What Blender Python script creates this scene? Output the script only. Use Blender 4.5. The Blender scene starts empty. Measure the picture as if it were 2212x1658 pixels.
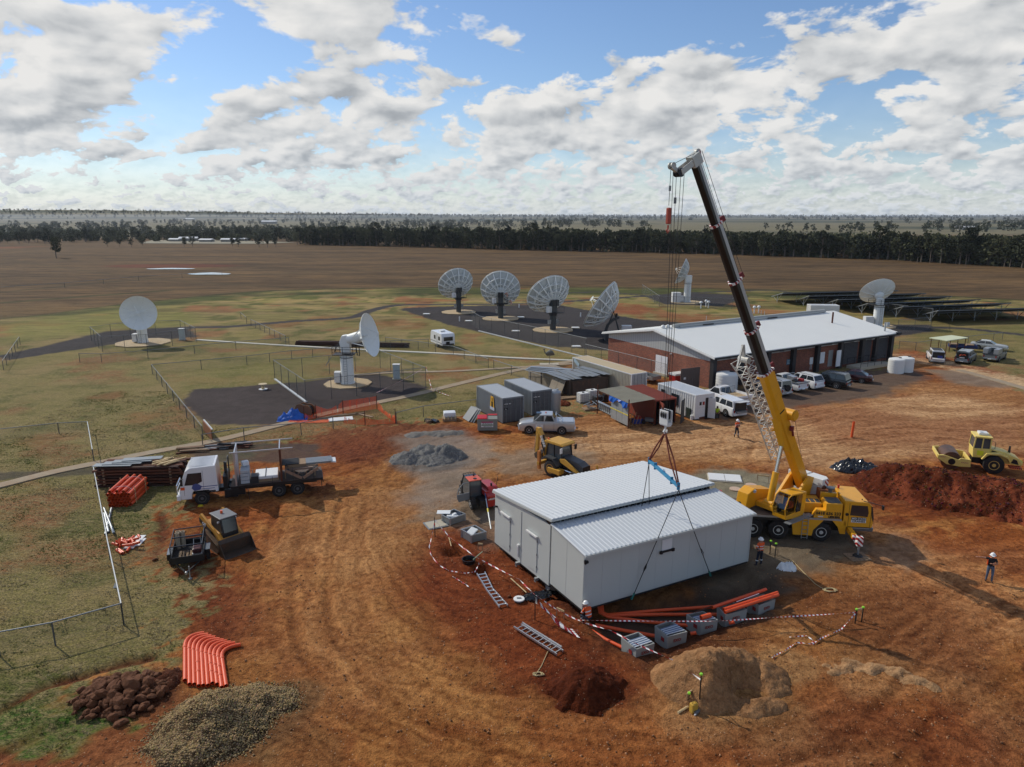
import bpy,bmesh,math,random
import numpy as np
from mathutils import Vector,Matrix,Euler
random.seed(7);rng=np.random.default_rng(11)
SC=bpy.context.scene;COL=SC.collection
PI=math.pi
# ---------------------------------------------------------------- camera, exposure
PITCH=math.atan(362/1535.);CH=20.0
cd=bpy.data.cameras.new('camera');cam=bpy.data.objects.new('camera',cd);COL.objects.link(cam)
cam.location=(0,0,CH);cam.rotation_euler=(PI/2-PITCH,0,0)
cd.sensor_width=36;cd.sensor_fit='HORIZONTAL';cd.lens=36*1535/2212.;cd.clip_start=.3;cd.clip_end=60000
SC.camera=cam
SC.view_settings.view_transform='Standard';SC.view_settings.look='None'
SC.view_settings.exposure=0.0;SC.view_settings.gamma=1.0;SC.view_settings.use_curve_mapping=False
# ---------------------------------------------------------------- sun
SUN_EL=math.radians(38);SUN_AZ=math.radians(-53) # azimuth from +Y, negative to the left
sd=Vector((math.sin(SUN_AZ)*math.cos(SUN_EL),math.cos(SUN_AZ)*math.cos(SUN_EL),math.sin(SUN_EL)))
sl=bpy.data.lights.new('sun','SUN');sl.energy=3.1;sl.angle=math.radians(.55);sl.color=(1,.935,.80)
so=bpy.data.objects.new('sun',sl);COL.objects.link(so);so.rotation_euler=sd.to_track_quat('Z','Y').to_euler()
# ---------------------------------------------------------------- helpers
def S(r,g,b):
    f=lambda c:((c/255+.055)/1.055)**2.4 if c>10 else c/255/12.92
    return(f(r),f(g),f(b),1)
def ray(x,y):
    u=(x-1106)/1535.;v=(829-y)/1535.;c=math.cos(PITCH);s=math.sin(PITCH)
    return(u,c+v*s,-s+v*c)
def G(x,y,z=0.): # survey point: photo position -> point on the level z
    d=ray(x,y);t=(z-CH)/d[2];return Vector((d[0]*t,d[1]*t,z))
def AtY(x,y,Y):
    d=ray(x,y);t=Y/d[1];return Vector((d[0]*t,Y,CH+d[2]*t))
CR={'A':(1700,1600,1200/2212),'B':(2600,1300,800/1658),'C':(500,1550,800/2041),'D':(0,2200,1300/2212),'E':(1700,1250,1000/2212),'F':(2200,1100,1300/2212),'G':(1500,950,1000/2212),'H':(300,1050,1400/2212),'I':(0,750,1400/2212),'J':(2440,450,600/1105),'K':(2800,950,1040/2212),'L':(3100,1450,740/1534),'M':(0,1500,700/1222),'N':(1550,1900,750/2072),'O':(2200,2150,1200/2212),
 'P':(2180,1380,540/2212),'Q':(600,1580,700/2212),'R':(580,1880,420/2176),'T':(3420,1240,420/2212),'U':(1760,1420,440/2212),'V':(2700,1700,700/2212),'W':(1180,1180,300/1658)}
def c(r,x,y):
    a,b,s=CR[r];return((a+x*s)/1.736,(b+y*s)/1.736)
def g(r,x,y,z=0.):return G(*c(r,x,y),z)

class NT:
    def __init__(s,tree):s.t=tree;s.n=tree.nodes;s.l=tree.links
    def __call__(s,typ,ins=None,**kw):
        n=s.n.new(typ)
        for k,v in kw.items():setattr(n,k,v)
        for k,v in(ins or{}).items():
            sk=n.inputs[k]
            if isinstance(v,bpy.types.NodeSocket):s.l.new(v,sk)
            elif isinstance(v,bpy.types.Node):s.l.new(v.outputs[0],sk)
            else:sk.default_value=v
        return n
    def math(s,op,a,b=None,c=None,clamp=False):
        ins={0:a}
        if b is not None:ins[1]=b
        if c is not None:ins[2]=c
        return s('ShaderNodeMath',ins,operation=op,use_clamp=clamp).outputs[0]
    def mix(s,f,a,b,bt='MIX'):
        n=s.n.new('ShaderNodeMix');n.data_type='RGBA';n.blend_type=bt
        for i,v in((0,f),(6,a),(7,b)):
            if isinstance(v,bpy.types.NodeSocket):s.l.new(v,n.inputs[i])
            else:n.inputs[i].default_value=v
        return n.outputs[2]
    def noise(s,vec,sc,det=3,rough=.55,dist=0.):
        return s('ShaderNodeTexNoise',{'Vector':vec,'Scale':sc,'Detail':det,'Roughness':rough,'Distortion':dist}).outputs[0]
    def ramp(s,f,*st):
        n=s('ShaderNodeValToRGB',{0:f});e=n.color_ramp.elements
        while len(e)<len(st):e.new(.5)
        for el,(p,col)in zip(e,st):
            el.position=p;el.color=col if hasattr(col,'__len__')else(col,col,col,1)
        return n.outputs[0]
MATS={}
def M(name,col,rough=.55,metal=0.,var=.12,scale=2.5,dust=0.,bump=0.,coat=0.,dustcol=None,stripes=None):
    """procedural surface: base colour with mottling, optional red dust, grain and paint coat"""
    if name in MATS:return MATS[name]
    m=bpy.data.materials.new(name);m.use_nodes=True;MATS[name]=m
    N=NT(m.node_tree);b=N.n['Principled BSDF']
    co=N('ShaderNodeTexCoord').outputs['Object']
    n1=N.noise(co,scale,5,.6);n2=N.noise(co,scale*9,3,.6)
    mx=N.math('ADD',N.math('MULTIPLY',n1,.65),N.math('MULTIPLY',n2,.35))
    f=N.ramp(mx,(.3,1-var),(.7,1+0*var))
    colr=N.mix(1.,col,f,'MULTIPLY')
    if stripes: # (direction vector, scale, other colour)
        d=N('ShaderNodeVectorMath',{0:co,1:stripes[0]},operation='DOT_PRODUCT').outputs['Value']
        w=N.math('GREATER_THAN',N.math('FRACT',N.math('MULTIPLY',d,stripes[1])),.5)
        colr=N.mix(w,colr,stripes[2])
    if dust:
        n3=N.noise(co,scale*1.7,6,.7)
        colr=N.mix(N.ramp(n3,(.62-dust*.45,0.),(.95-dust*.3,min(1,dust*1.5))),colr,dustcol or S(150,98,62))
    N.l.new(colr,b.inputs['Base Color'])
    b.inputs['Metallic'].default_value=metal
    N.l.new(N.math('ADD',N.math('MULTIPLY',n2,.25),rough-.12,clamp=True),b.inputs['Roughness'])
    if coat:b.inputs['Coat Weight'].default_value=coat;b.inputs['Coat Roughness'].default_value=.12
    if bump:
        bp=N('ShaderNodeBump',{'Height':N.noise(co,scale*6,4,.65),'Strength':.6,'Distance':bump})
        N.l.new(bp.outputs[0],b.inputs['Normal'])
    return m
def glassy(name,col=(.02,.025,.03,1)):
    if name in MATS:return MATS[name]
    m=bpy.data.materials.new(name);m.use_nodes=True;MATS[name]=m
    b=m.node_tree.nodes['Principled BSDF'];b.inputs['Base Color'].default_value=col
    b.inputs['Roughness'].default_value=.08;b.inputs['Specular IOR Level'].default_value=.8
    return m

class MB:
    def __init__(s):s.v=[];s.f=[];s.m=[]
    def add(s,vs,fs,mi=0):
        o=len(s.v);s.v+=[tuple(v)for v in vs];s.f+=[tuple(i+o for i in f)for f in fs];s.m+=[mi]*len(fs);return s
    def box(s,x0,x1,y0,y1,z0,z1,mi=0,tx=0.,ty=0.,mat=None):
        vs=[(x0,y0,z0),(x1,y0,z0),(x1,y1,z0),(x0,y1,z0),(x0+tx,y0+ty,z1),(x1-tx,y0+ty,z1),(x1-tx,y1-ty,z1),(x0+tx,y1-ty,z1)]
        if mat is not None:vs=[mat@Vector(v)for v in vs]
        return s.add(vs,[(3,2,1,0),(4,5,6,7),(0,1,5,4),(1,2,6,5),(2,3,7,6),(3,0,4,7)],mi)
    def obox(s,ctr,size,rot=(0,0,0),mi=0,tx=0.,ty=0.):
        a,b,d=[q/2 for q in size]
        return s.box(-a,a,-b,b,-d,d,mi,tx,ty,Matrix.Translation(ctr)@Euler(rot).to_matrix().to_4x4())
    def frame(s,p0,p1,up=(0,0,1)):
        p0=Vector(p0);p1=Vector(p1);d=p1-p0;L=d.length;d=d.normalized()if L>1e-9 else Vector((0,0,1))
        u=Vector(up)
        if abs(d.dot(u))>.995:u=Vector((1,0,0))
        x=d.cross(u).normalized();y=x.cross(d).normalized();return p0,p1,d,x,y
    def bar(s,p0,p1,w,h=None,mi=0,up=(0,0,1),w1=None,h1=None):
        h=w if h is None else h;w1=w if w1 is None else w1;h1=h if h1 is None else h1
        a,b,d,x,y=s.frame(p0,p1,up)
        vs=[a+x*i*w/2+y*j*h/2 for i,j in((-1,-1),(1,-1),(1,1),(-1,1))]+[b+x*i*w1/2+y*j*h1/2 for i,j in((-1,-1),(1,-1),(1,1),(-1,1))]
        return s.add(vs,[(0,1,2,3),(7,6,5,4),(0,4,5,1),(1,5,6,2),(2,6,7,3),(3,7,4,0)],mi)
    def cyl(s,p0,p1,r0,r1=None,n=12,mi=0,caps=True):
        r1=r0 if r1 is None else r1;a,b,d,x,y=s.frame(p0,p1)
        an=[2*PI*i/n for i in range(n)]
        vs=[a+(x*math.cos(t)+y*math.sin(t))*r0 for t in an]+[b+(x*math.cos(t)+y*math.sin(t))*r1 for t in an]
        fs=[(i,i+n,(i+1)%n+n,(i+1)%n)for i in range(n)]
        if caps:fs+=[tuple(range(n)),tuple(reversed(range(n,2*n)))]
        return s.add(vs,fs,mi)
    def tube(s,pts,r,n=6,mi=0,caps=True):
        pts=[Vector(p)for p in pts];N=len(pts);vs=[];px=None
        for i,p in enumerate(pts):
            d=(pts[min(i+1,N-1)]-pts[max(i-1,0)]).normalized()
            if px is None:
                u=Vector((0,0,1))if abs(d.z)<.95 else Vector((1,0,0));px=d.cross(u).normalized()
            px=(px-d*px.dot(d)).normalized();py=d.cross(px)
            rr=r[i]if hasattr(r,'__len__')else r
            vs+=[p+(px*math.cos(2*PI*k/n)+py*math.sin(2*PI*k/n))*rr for k in range(n)]
        fs=[(i*n+k,i*n+(k+1)%n,(i+1)*n+(k+1)%n,(i+1)*n+k)for i in range(N-1)for k in range(n)]
        if caps:fs+=[tuple(reversed(range(n))),tuple(range((N-1)*n,N*n))]
        return s.add(vs,fs,mi)
    def prism(s,poly,y0,y1,mi=0,inset=0.,axis='y'):
        """polygon in x,z extruded along y (axis 'y'), or in x,y extruded along z (axis 'z')"""
        n=len(poly);P=lambda a,b,t:(a,t,b)if axis=='y' else((a,b,t)if axis=='z' else(t,a,b))
        vs=[P(a,b,y0)for a,b in poly]+[P(a,b,y1)for a,b in poly]
        fs=[tuple(range(n)),tuple(reversed(range(n,2*n)))]+[(i,i+n,(i+1)%n+n,(i+1)%n)for i in range(n)]
        return s.add(vs,fs,mi)
    def loft(s,rings,mi=0,caps=True,closed=True):
        n=len(rings[0]);o=[p for r in rings for p in r];fs=[]
        for i in range(len(rings)-1):
            for k in range(n if closed else n-1):fs.append((i*n+k,i*n+(k+1)%n,(i+1)*n+(k+1)%n,(i+1)*n+k))
        if caps:fs+=[tuple(reversed(range(n))),tuple(range((len(rings)-1)*n,len(rings)*n))]
        return s.add(o,fs,mi)
    def lathe(s,prof,n=16,mi=0,org=(0,0,0),ax=(0,0,1)):
        o,_,d,x,y=s.frame(org,Vector(org)+Vector(ax))
        return s.loft([[o+d*z+(x*math.cos(2*PI*k/n)+y*math.sin(2*PI*k/n))*max(r,1e-4)for k in range(n)]for r,z in prof],mi)
    def quad(s,a,b,cc,d,mi=0):return s.add([a,b,cc,d],[(0,1,2,3)],mi)
    def mesh(s,name,mats,smooth=False,bevel=0.):
        me=bpy.data.meshes.new(name);me.from_pydata(s.v,[],s.f);me.update()
        for m in(mats if isinstance(mats,(list,tuple))else[mats]):me.materials.append(m)
        if len(me.materials)>1:me.polygons.foreach_set('material_index',s.m)
        bm=bmesh.new();bm.from_mesh(me);bmesh.ops.recalc_face_normals(bm,faces=bm.faces)
        if bevel:
            es=[e for e in bm.edges if len(e.link_faces)==2 and e.calc_face_angle(0)>.5]
            bmesh.ops.bevel(bm,geom=es,offset=bevel,segments=2,affect='EDGES',profile=.6,clamp_overlap=True)
        bm.to_mesh(me);bm.free()
        if smooth:
            me.polygons.foreach_set('use_smooth',[True]*len(me.polygons))
            try:me.set_sharp_from_angle(angle=math.radians(smooth if smooth>1 else 40))
            except Exception:pass
        return me
    def build(s,name,mats,parent=None,loc=None,rot=None,smooth=False,bevel=0.):
        return link(name,s.mesh(name,mats,smooth,bevel),parent,loc,rot)
def link(name,me,parent=None,loc=None,rot=None):
    o=bpy.data.objects.new(name,me);COL.objects.link(o)
    if parent is not None:o.parent=parent
    if loc is not None:o.location=loc
    if rot is not None:o.rotation_euler=rot
    return o
def tag(o,label,cat,group=None,kind=None):
    if label:o['label']=label
    if cat:o['category']=cat
    if group:o['group']=group
    if kind:o['kind']=kind
    return o
def thing(name,label,cat,loc=(0,0,0),rz=0.,group=None,rot=None):
    o=bpy.data.objects.new(name,None);COL.objects.link(o);o.empty_display_size=.3
    o.location=loc;o.rotation_euler=rot or(0,0,rz);return tag(o,label,cat,group)
def struct(o):o['kind']='structure';return o
def stuff(o):o['kind']='stuff';return o
KIDS=lambda o:[x for x in bpy.data.objects if x.parent is o]
def dup(root,loc,rz=0.,label=None,scale=None,kids=None,rot=None):
    r=root.copy();COL.objects.link(r);r.location=loc;r.rotation_euler=rot or(0,0,rz)
    if scale:r.scale=(scale,)*3 if not hasattr(scale,'__len__')else scale
    if label:r['label']=label
    for ch in(kids or[(k,KIDS(k))for k in KIDS(root)]):
        k=ch[0].copy();COL.objects.link(k);k.parent=r
        for q in ch[1]:w=q.copy();COL.objects.link(w);w.parent=k
    return r
def text(s,size,mat,parent,loc,rot,name='lettering',ext=.004,bold=0.,align='CENTER',sx=1.):
    cu=bpy.data.curves.new('t','FONT');cu.body=s;cu.size=size;cu.extrude=ext;cu.align_x=align;cu.align_y='CENTER';cu.offset=bold;cu.resolution_u=2
    t=bpy.data.objects.new('t',cu);COL.objects.link(t)
    me=bpy.data.meshes.new_from_object(t.evaluated_get(bpy.context.evaluated_depsgraph_get()))
    bpy.data.objects.remove(t);me.materials.clear();me.materials.append(mat);me.name=name
    o=link(name,me,parent,loc,rot);o.scale=(sx,1,1);return o
def h2(a,b,seed):
    n=(a*374761393+b*668265263+seed*974634777)&0xffffffff
    n=((n^(n>>13))*1274126177)&0xffffffff
    return((n^(n>>16))&0xffff)/65535.
def vn(x,y,seed=0):
    xi=np.floor(x).astype(np.int64);yi=np.floor(y).astype(np.int64);fx=x-xi;fy=y-yi
    fx=fx*fx*(3-2*fx);fy=fy*fy*(3-2*fy)
    a=h2(xi,yi,seed);b=h2(xi+1,yi,seed);cc=h2(xi,yi+1,seed);d=h2(xi+1,yi+1,seed)
    return(a*(1-fx)+b*fx)*(1-fy)+(cc*(1-fx)+d*fx)*fy
def fbm(x,y,seed=0,oc=4,gain=.5):
    s=0;a=1;t=0
    for i in range(oc):s=s+a*vn(x*2**i+i*17.3,y*2**i+i*9.1,seed+i);t+=a;a*=gain
    return s/t
# ---------------------------------------------------------------- world: clear sky plus cumulus
w=bpy.data.worlds.new('World');SC.world=w;w.use_nodes=True
N=NT(w.node_tree)
for n in list(N.n):N.n.remove(n)
sky=N('ShaderNodeTexSky',sky_type='NISHITA',sun_disc=False,sun_elevation=SUN_EL,sun_rotation=SUN_AZ,air_density=1.0,dust_density=.2,ozone_density=2.5)
bgs=N('ShaderNodeBackground',{'Color':N.mix(1.,sky.outputs[0],(.90,.97,1.10,1),'MULTIPLY'),'Strength':.105})
tc=N('ShaderNodeTexCoord').outputs['Generated']
sep=N('ShaderNodeSeparateXYZ',{0:tc})
X,Y,Zc=sep.outputs
az=N.math('ARCTAN2',X,Y)
el=N.math('ARCSINE',Zc)
el0=N.math('MAXIMUM',el,.001)
def band(sc,seed,warp):
    v=N('ShaderNodeCombineXYZ',{0:N.math('MULTIPLY',az,sc),1:N.math('MULTIPLY',el,sc*1.9),2:seed}).outputs[0]
    v2=N('ShaderNodeVectorMath',{0:v,1:(-.10,.22,0)},operation='ADD').outputs[0]
    return N.noise(v,1.,5,.58,warp),N.noise(v2,1.,2,.5,0.)
def weight(c0,wd): # bell in log elevation
    d=N.math('DIVIDE',N.math('SUBTRACT',N.math('LOGARITHM',el0,math.e),math.log(c0)),wd)
    return N.math('POWER',math.e,N.math('MULTIPLY',N.math('MULTIPLY',d,d),-1.))
tot=None;den=None;den2=None
for c0,sc,seed in((.026,50.,1.3),(.065,24.,5.7),(.14,12.5,9.4),(.32,7.,14.1)):
    a,b=band(sc,seed,.25);wt=weight(c0,.55)
    den=N.math('MULTIPLY',a,wt)if den is None else N.math('MULTIPLY_ADD',a,wt,den)
    den2=N.math('MULTIPLY',b,wt)if den2 is None else N.math('MULTIPLY_ADD',b,wt,den2)
    tot=wt if tot is None else N.math('ADD',tot,wt)
den=N.math('DIVIDE',den,tot);den2=N.math('DIVIDE',den2,tot)
# where the sky of the day is fuller or emptier of cloud (azimuth, elevation, radii, amount)
def blob(x,y,rx,ry,a):
    d=ray(x,y);L=math.sqrt(sum(q*q for q in d));A=math.atan2(d[0],d[1]);E_=math.asin(d[2]/L)
    p=N.math('DIVIDE',N.math('SUBTRACT',az,A),rx/1535.);q=N.math('DIVIDE',N.math('SUBTRACT',el,E_),ry/1535.)
    r=N.math('ADD',N.math('MULTIPLY',p,p),N.math('MULTIPLY',q,q))
    return N.math('MULTIPLY',N.math('POWER',math.e,N.math('MULTIPLY',r,-1.)),a)
bias=None
for bl in((410,180,110,60,-.16),(560,110,130,40,-.13),(250,260,130,40,-.10),(1330,40,260,50,-.15),(980,130,200,26,-.06),
           (1010,60,120,40,.08),(120,60,260,110,.17),(650,20,200,60,.14),(60,250,150,50,.16),(700,220,170,60,.13),(520,320,210,60,.13),
           (1150,270,260,90,.15),(1480,190,200,80,.13),(1900,150,280,110,.13),(2100,330,240,80,.09),(1640,230,90,40,-.08),(1980,25,60,25,-.08),(2140,30,160,60,.1),(1750,60,120,40,-.05),
           (300,420,300,20,-.05),(1100,400,400,40,.03)):
    b=blob(*bl);bias=b if bias is None else N.math('ADD',bias,b)
bias=N.math('ADD',N.math('MULTIPLY',bias,.95),-.012)
dn=N.math('ADD',den,bias);dn2=N.math('ADD',den2,bias)
cov=N.ramp(dn,(.518,0.),(.562,1.))
light=N.math('SUBTRACT',dn,dn2) # thinner towards the sun = brighter
thick=N.ramp(dn,(.58,0.),(.85,1.))
lit=N.math('ADD',N.math('MULTIPLY',light,3.0),N.math('SUBTRACT',.80,N.math('MULTIPLY',thick,.30)),clamp=True)
ccol=N.ramp(lit,(0.,(.31,.335,.37,1)),(.4,(.50,.53,.565,1)),(.72,(.79,.805,.815,1)),(1.,(1.,.99,.97,1)))
# the far sky pales into a grey blue band
far=N.ramp(el,(0.,1.),(.022,.72),(.055,.34),(.11,.1),(.17,0.))
ccol=N.mix(N.math('MULTIPLY',far,.6),ccol,(.66,.76,.86,1))
bgc=N('ShaderNodeBackground',{'Color':ccol,'Strength':.82})
cov2=N.math('ADD',N.math('MULTIPLY',cov,N.math('SUBTRACT',1.,N.math('MULTIPLY',far,.1))),N.math('MULTIPLY',far,.85),clamp=True)
mx=N('ShaderNodeMixShader',{0:cov2,1:bgs.outputs[0],2:bgc.outputs[0]})
N('ShaderNodeOutputWorld',{0:mx.outputs[0]})

SC.cycles.max_bounces=5;SC.cycles.diffuse_bounces=2;SC.cycles.glossy_bounces=3;SC.cycles.transmission_bounces=4;SC.cycles.transparent_max_bounces=12
SC.cycles.use_denoising=True;SC.cycles.sample_clamp_indirect=6
w.cycles.sampling_method='MANUAL';w.cycles.sample_map_resolution=512

# thin air haze in one closed box round the whole scene
hzb=MB().box(-17000,17000,-17000,17000,-14,27).build('haze',[])
hm_=bpy.data.materials.new('haze_air');hm_.use_nodes=True;N=NT(hm_.node_tree);N.n.clear()
pv_=N('ShaderNodeVolumePrincipled',{'Color':(.80,.88,1,1),'Density':.00006,'Anisotropy':.3});o_=N('ShaderNodeOutputMaterial');N.l.new(pv_.outputs[0],o_.inputs['Volume'])
hzb.data.materials.append(hm_);stuff(hzb);SC.cycles.volume_bounces=0
# ---------------------------------------------------------------- ground: one sheet to the horizon
def spaced(segs):
    out=[]
    for a,b,d0,d1 in segs:
        x=a;n=0
        while x<b-1e-6:
            out.append(x);t=(x-a)/(b-a);x+=d0*(d1/d0)**t
    out.append(segs[-1][1]);return np.array(out)
xp=spaced([(0,30,.24,.24),(30,80,.24,.8),(80,500,.9,14),(500,16000,15,2500)])
xs=np.concatenate([-xp[:0:-1],xp])
yn=spaced([(0,100,2.,10),(100,16000,20,2500)])
yp=spaced([(12,50,.22,.26),(50,100,.27,.6),(100,500,.7,12),(500,16000,14,2500)])
ys=np.concatenate([12-yn[:0:-1],yp])
GX,GY=np.meshgrid(xs,ys)
def sdf(poly,X=None,Y=None):
    """signed distance to a polygon given as ground points, positive inside"""
    X=GX if X is None else X;Y=GY if Y is None else Y
    P=[(p[0],p[1])for p in poly];FX,FY=X,Y
    if X is GX:
        m_=14;i0,i1=np.searchsorted(xs,[min(p[0]for p in P)-m_,max(p[0]for p in P)+m_]);j0,j1=np.searchsorted(ys,[min(p[1]for p in P)-m_,max(p[1]for p in P)+m_])
        X=X[j0:j1,i0:i1];Y=Y[j0:j1,i0:i1]
    d=np.full(X.shape,1e9);ins=np.zeros(X.shape,bool)
    for i in range(len(P)):
        ax,ay=P[i];bx,by=P[(i+1)%len(P)]
        ex,ey=bx-ax,by-ay;wx,wy=X-ax,Y-ay
        t=np.clip((wx*ex+wy*ey)/(ex*ex+ey*ey+1e-12),0,1)
        d=np.minimum(d,(wx-ex*t)**2+(wy-ey*t)**2)
        if abs(ey)>1e-12:
            cr=((ay>Y)!=(by>Y))&(X<ex*(Y-ay)/ey+ax);ins^=cr
    d=np.sqrt(d);d=np.where(ins,d,-d)
    if FX is GX:o=np.full(FX.shape,-99.);o[j0:j1,i0:i1]=d;return o
    return d
def pdist(line,X=None,Y=None,full=False):
    """distance to a polyline, side and length along it"""
    X=GX if X is None else X;Y=GY if Y is None else Y
    cut=X is GX and not full
    if cut:
        i0,i1=np.searchsorted(xs,[min(p[0]for p in line)-12,max(p[0]for p in line)+12]);j0,j1=np.searchsorted(ys,[min(p[1]for p in line)-12,max(p[1]for p in line)+12])
        X=X[j0:j1,i0:i1];Y=Y[j0:j1,i0:i1]
    d=np.full(X.shape,1e9);sd_=np.zeros(X.shape);al=np.zeros(X.shape);L=0
    for(ax,ay,*_),(bx,by,*_)in zip(line[:-1],line[1:]):
        ex,ey=bx-ax,by-ay;l=math.hypot(ex,ey);wx,wy=X-ax,Y-ay
        t=np.clip((wx*ex+wy*ey)/(l*l),0,1);q=np.hypot(wx-ex*t,wy-ey*t);m=q<d
        d=np.where(m,q,d);sd_=np.where(m,np.sign(ex*wy-ey*wx),sd_);al=np.where(m,L+t*l,al);L+=l
    if cut:
        o=[np.full(GX.shape,99.),np.zeros(GX.shape),np.zeros(GX.shape)]
        for a_,b_ in zip(o,(d,sd_,al)):a_[j0:j1,i0:i1]=b_
        return o
    return d,sd_,al
def smooth_line(pts,n=8):
    P=[np.array(p[:2])for p in pts];P=[2*P[0]-P[1]]+P+[2*P[-1]-P[-2]];out=[]
    for i in range(1,len(P)-2):
        for k in range(n):
            t=k/n;out.append(.5*((2*P[i])+(-P[i-1]+P[i+1])*t+(2*P[i-1]-5*P[i]+4*P[i+1]-P[i+2])*t*t+(-P[i-1]+3*P[i]-3*P[i+1]+P[i+2])*t**3))
    return out+[P[-2]]
def GP(*pts):return[G(x,y)for x,y in pts]
def sm(x,a,b):
    t=np.clip((x-a)/(b-a),0,1);return t*t*(3-2*t)
w1=fbm(GX*.35,GY*.35,3,4)-.5;w2=fbm(GX*1.3,GY*1.3,21,3)-.5;big=fbm(GX*.06,GY*.06,5,4);mid=fbm(GX*.22,GY*.22,8,4);huge=fbm(GX*.012,GY*.05,31,4)
wob=w1*3.0+w2*1.0
col=np.zeros(GX.shape+(3,))
def A(*rgb):return np.array(S(*rgb)[:3])
def lay(mask,rgb):
    global col
    col=col*(1-mask[...,None])+(rgb if isinstance(rgb,np.ndarray)and rgb.ndim==3 else np.broadcast_to(rgb,col.shape))*mask[...,None]
grass=np.ones(GX.shape);grav=np.zeros(GX.shape);dirt=np.zeros(GX.shape)
# --- paddocks
near=A(128,118,70)
col[:]=near
lay(sm(mid,.42,.62),A(142,124,82));lay(sm(fbm(GX*.3+40,GY*.3,50,3),.55,.72),A(92,94,48))
lay(sm(fbm(GX*.15+9,GY*.15,61,4),.58,.72)*.8,A(140,92,62))
far_f=sm(GY,148,168+0*GY) # brown dry paddock behind the fences
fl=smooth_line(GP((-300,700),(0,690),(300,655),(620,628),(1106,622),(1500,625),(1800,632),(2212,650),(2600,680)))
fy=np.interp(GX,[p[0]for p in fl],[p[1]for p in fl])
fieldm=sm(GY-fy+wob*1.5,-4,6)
fcol=A(95,75,51)[None,None,:]*(.75+.5*huge[...,None])+A(30,20,6)*(fbm(GX*.02,GY*.09,71,4)[...,None]-.5)*2.2  # brown dry grass, darkened: the cloud shadow is put into the colour
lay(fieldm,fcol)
gb=sm(GY-fy+wob*2,-24,-14)*(1-sm(GY-fy+wob*1.2,-3,2))*sm(fbm(GX*.05,GY*.1,91,3),.3,.55)
lay(gb*.9,A(62,70,34))
lay(sm(-np.abs(GY-fy-1),-3,-.5)*.7,A(44,46,26))
for(l,wd,cc)in((GP((0,655),(200,640),(360,628)),2.5,A(60,64,36)),(GP((0,632),(300,605),(620,590),(900,583),(1106,580)),1.6,A(66,62,42)),(GP((0,560),(300,600),(620,622)),1.2,A(80,70,48))):
    d,_,_=pdist(smooth_line(l));lay(sm(-d+w2,-wd,-wd*.3)*.7,cc)
# lighter green-yellow lawn bands near the left dishes
for pl,cc,k in((GP((0,700),(260,668),(440,680),(440,700),(120,730),(0,740)),A(120,122,58),.6),(GP((380,800),(700,760),(720,800),(640,840),(390,840)),A(120,120,60),.6),(GP((1960,720),(2212,700),(2212,730),(2000,750)),A(96,108,50),.7),(GP((1700,650),(2212,700),(2212,790),(1960,735)),A(118,104,62),.5)):
    lay(sm(sdf(pl)+wob,-2,3)*k,cc)
# --- construction dirt
dirt_poly=GP((-700,2600),(-350,1800),(-60,1640),(60,1530),(330,1432),(400,1395),(420,1300),(385,1210),(350,1150),(390,1085),(430,1060),(520,990),(680,935),(860,912),(950,905),(1040,900),(1200,905),(1260,880),(1240,850),(1190,820),(1240,790),(1320,775),(1530,840),(1900,800),(1960,760),(2060,775),(2212,845),(2700,1000),(3600,1400),(4200,2600))
dd=sdf(dirt_poly)+wob*1.3
w3=fbm(GX*2.2,GY*2.2,33,4)-.5;dm=sm(dd+w3*(1.4+7*np.exp(-(dd/3.5)**2)),-.5,.5);dirt=dm.copy();grass=1-dm
dc=A(160,106,56)+0*col
def dlay(mask,rgb):
    global dc
    dc=dc*(1-mask[...,None])+rgb*mask[...,None]
dlay(sm(mid+.4*w2,.44,.62),A(142,80,38));dlay(sm(fbm(GX*.5+3,GY*.5,77,5),.52,.7)*.8,A(118,60,30));dlay(sm(fbm(GX*.12+31,GY*.12,79,4),.5,.66)*.8,A(164,118,76))
# lighter hauled routes and darker churned ground
for pl,rgb,k,sf in((GP((760,1000),(1150,960),(1500,960),(1620,1000),(1900,1180),(2100,1500),(1500,1658),(800,1658),(640,1500),(640,1250)),A(158,112,66),.45,4),
        (GP((1280,930),(1560,905),(2000,850),(2212,880),(2212,970),(1800,1010),(1500,990),(1200,985)),A(190,150,108),.75,2.5),
        (GP((650,1080),(800,1080),(800,1300),(860,1500),(640,1550),(560,1300)),A(170,122,76),.55,3),
        (GP((1850,1180),(2212,1200),(2212,1450),(1980,1400)),A(178,122,76),.5,3),
        (GP((900,1150),(1060,1120),(1300,1330),(1420,1480),(1300,1540),(1100,1480),(880,1300)),A(116,54,26),.9,1.6),
        (GP((1140,1160),(1240,1310),(1660,1270),(1700,1330),(1440,1440),(1280,1400)),A(86,48,30),.95,1.2),
        (GP((340,1150),(520,1230),(540,1330),(440,1420),(380,1330)),A(112,58,32),.85,2),
        (GP((400,1480),(640,1600),(500,1700),(-100,1720),(100,1560),(300,1500)),A(118,64,34),.8,2),
        (GP((860,905),(640,945),(600,960),(760,1000),(1000,960),(1010,920)),A(108,58,36),.8,1.5),
        (GP((1700,890),(1850,870),(1990,910),(2212,900),(2212,960),(1800,960)),A(140,86,54),.6,2),
        (GP((1500,1620),(1800,1500),(2212,1560),(2212,1700),(1400,1700)),A(112,64,38),.7,2),
        (GP((1280,1290),(1700,1240),(2000,1260),(2212,1500),(1900,1420),(1700,1330)),A(100,50,24),.65,2)):
    dlay(sm(sdf(pl)+wob,-sf,sf)*k,rgb)
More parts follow.
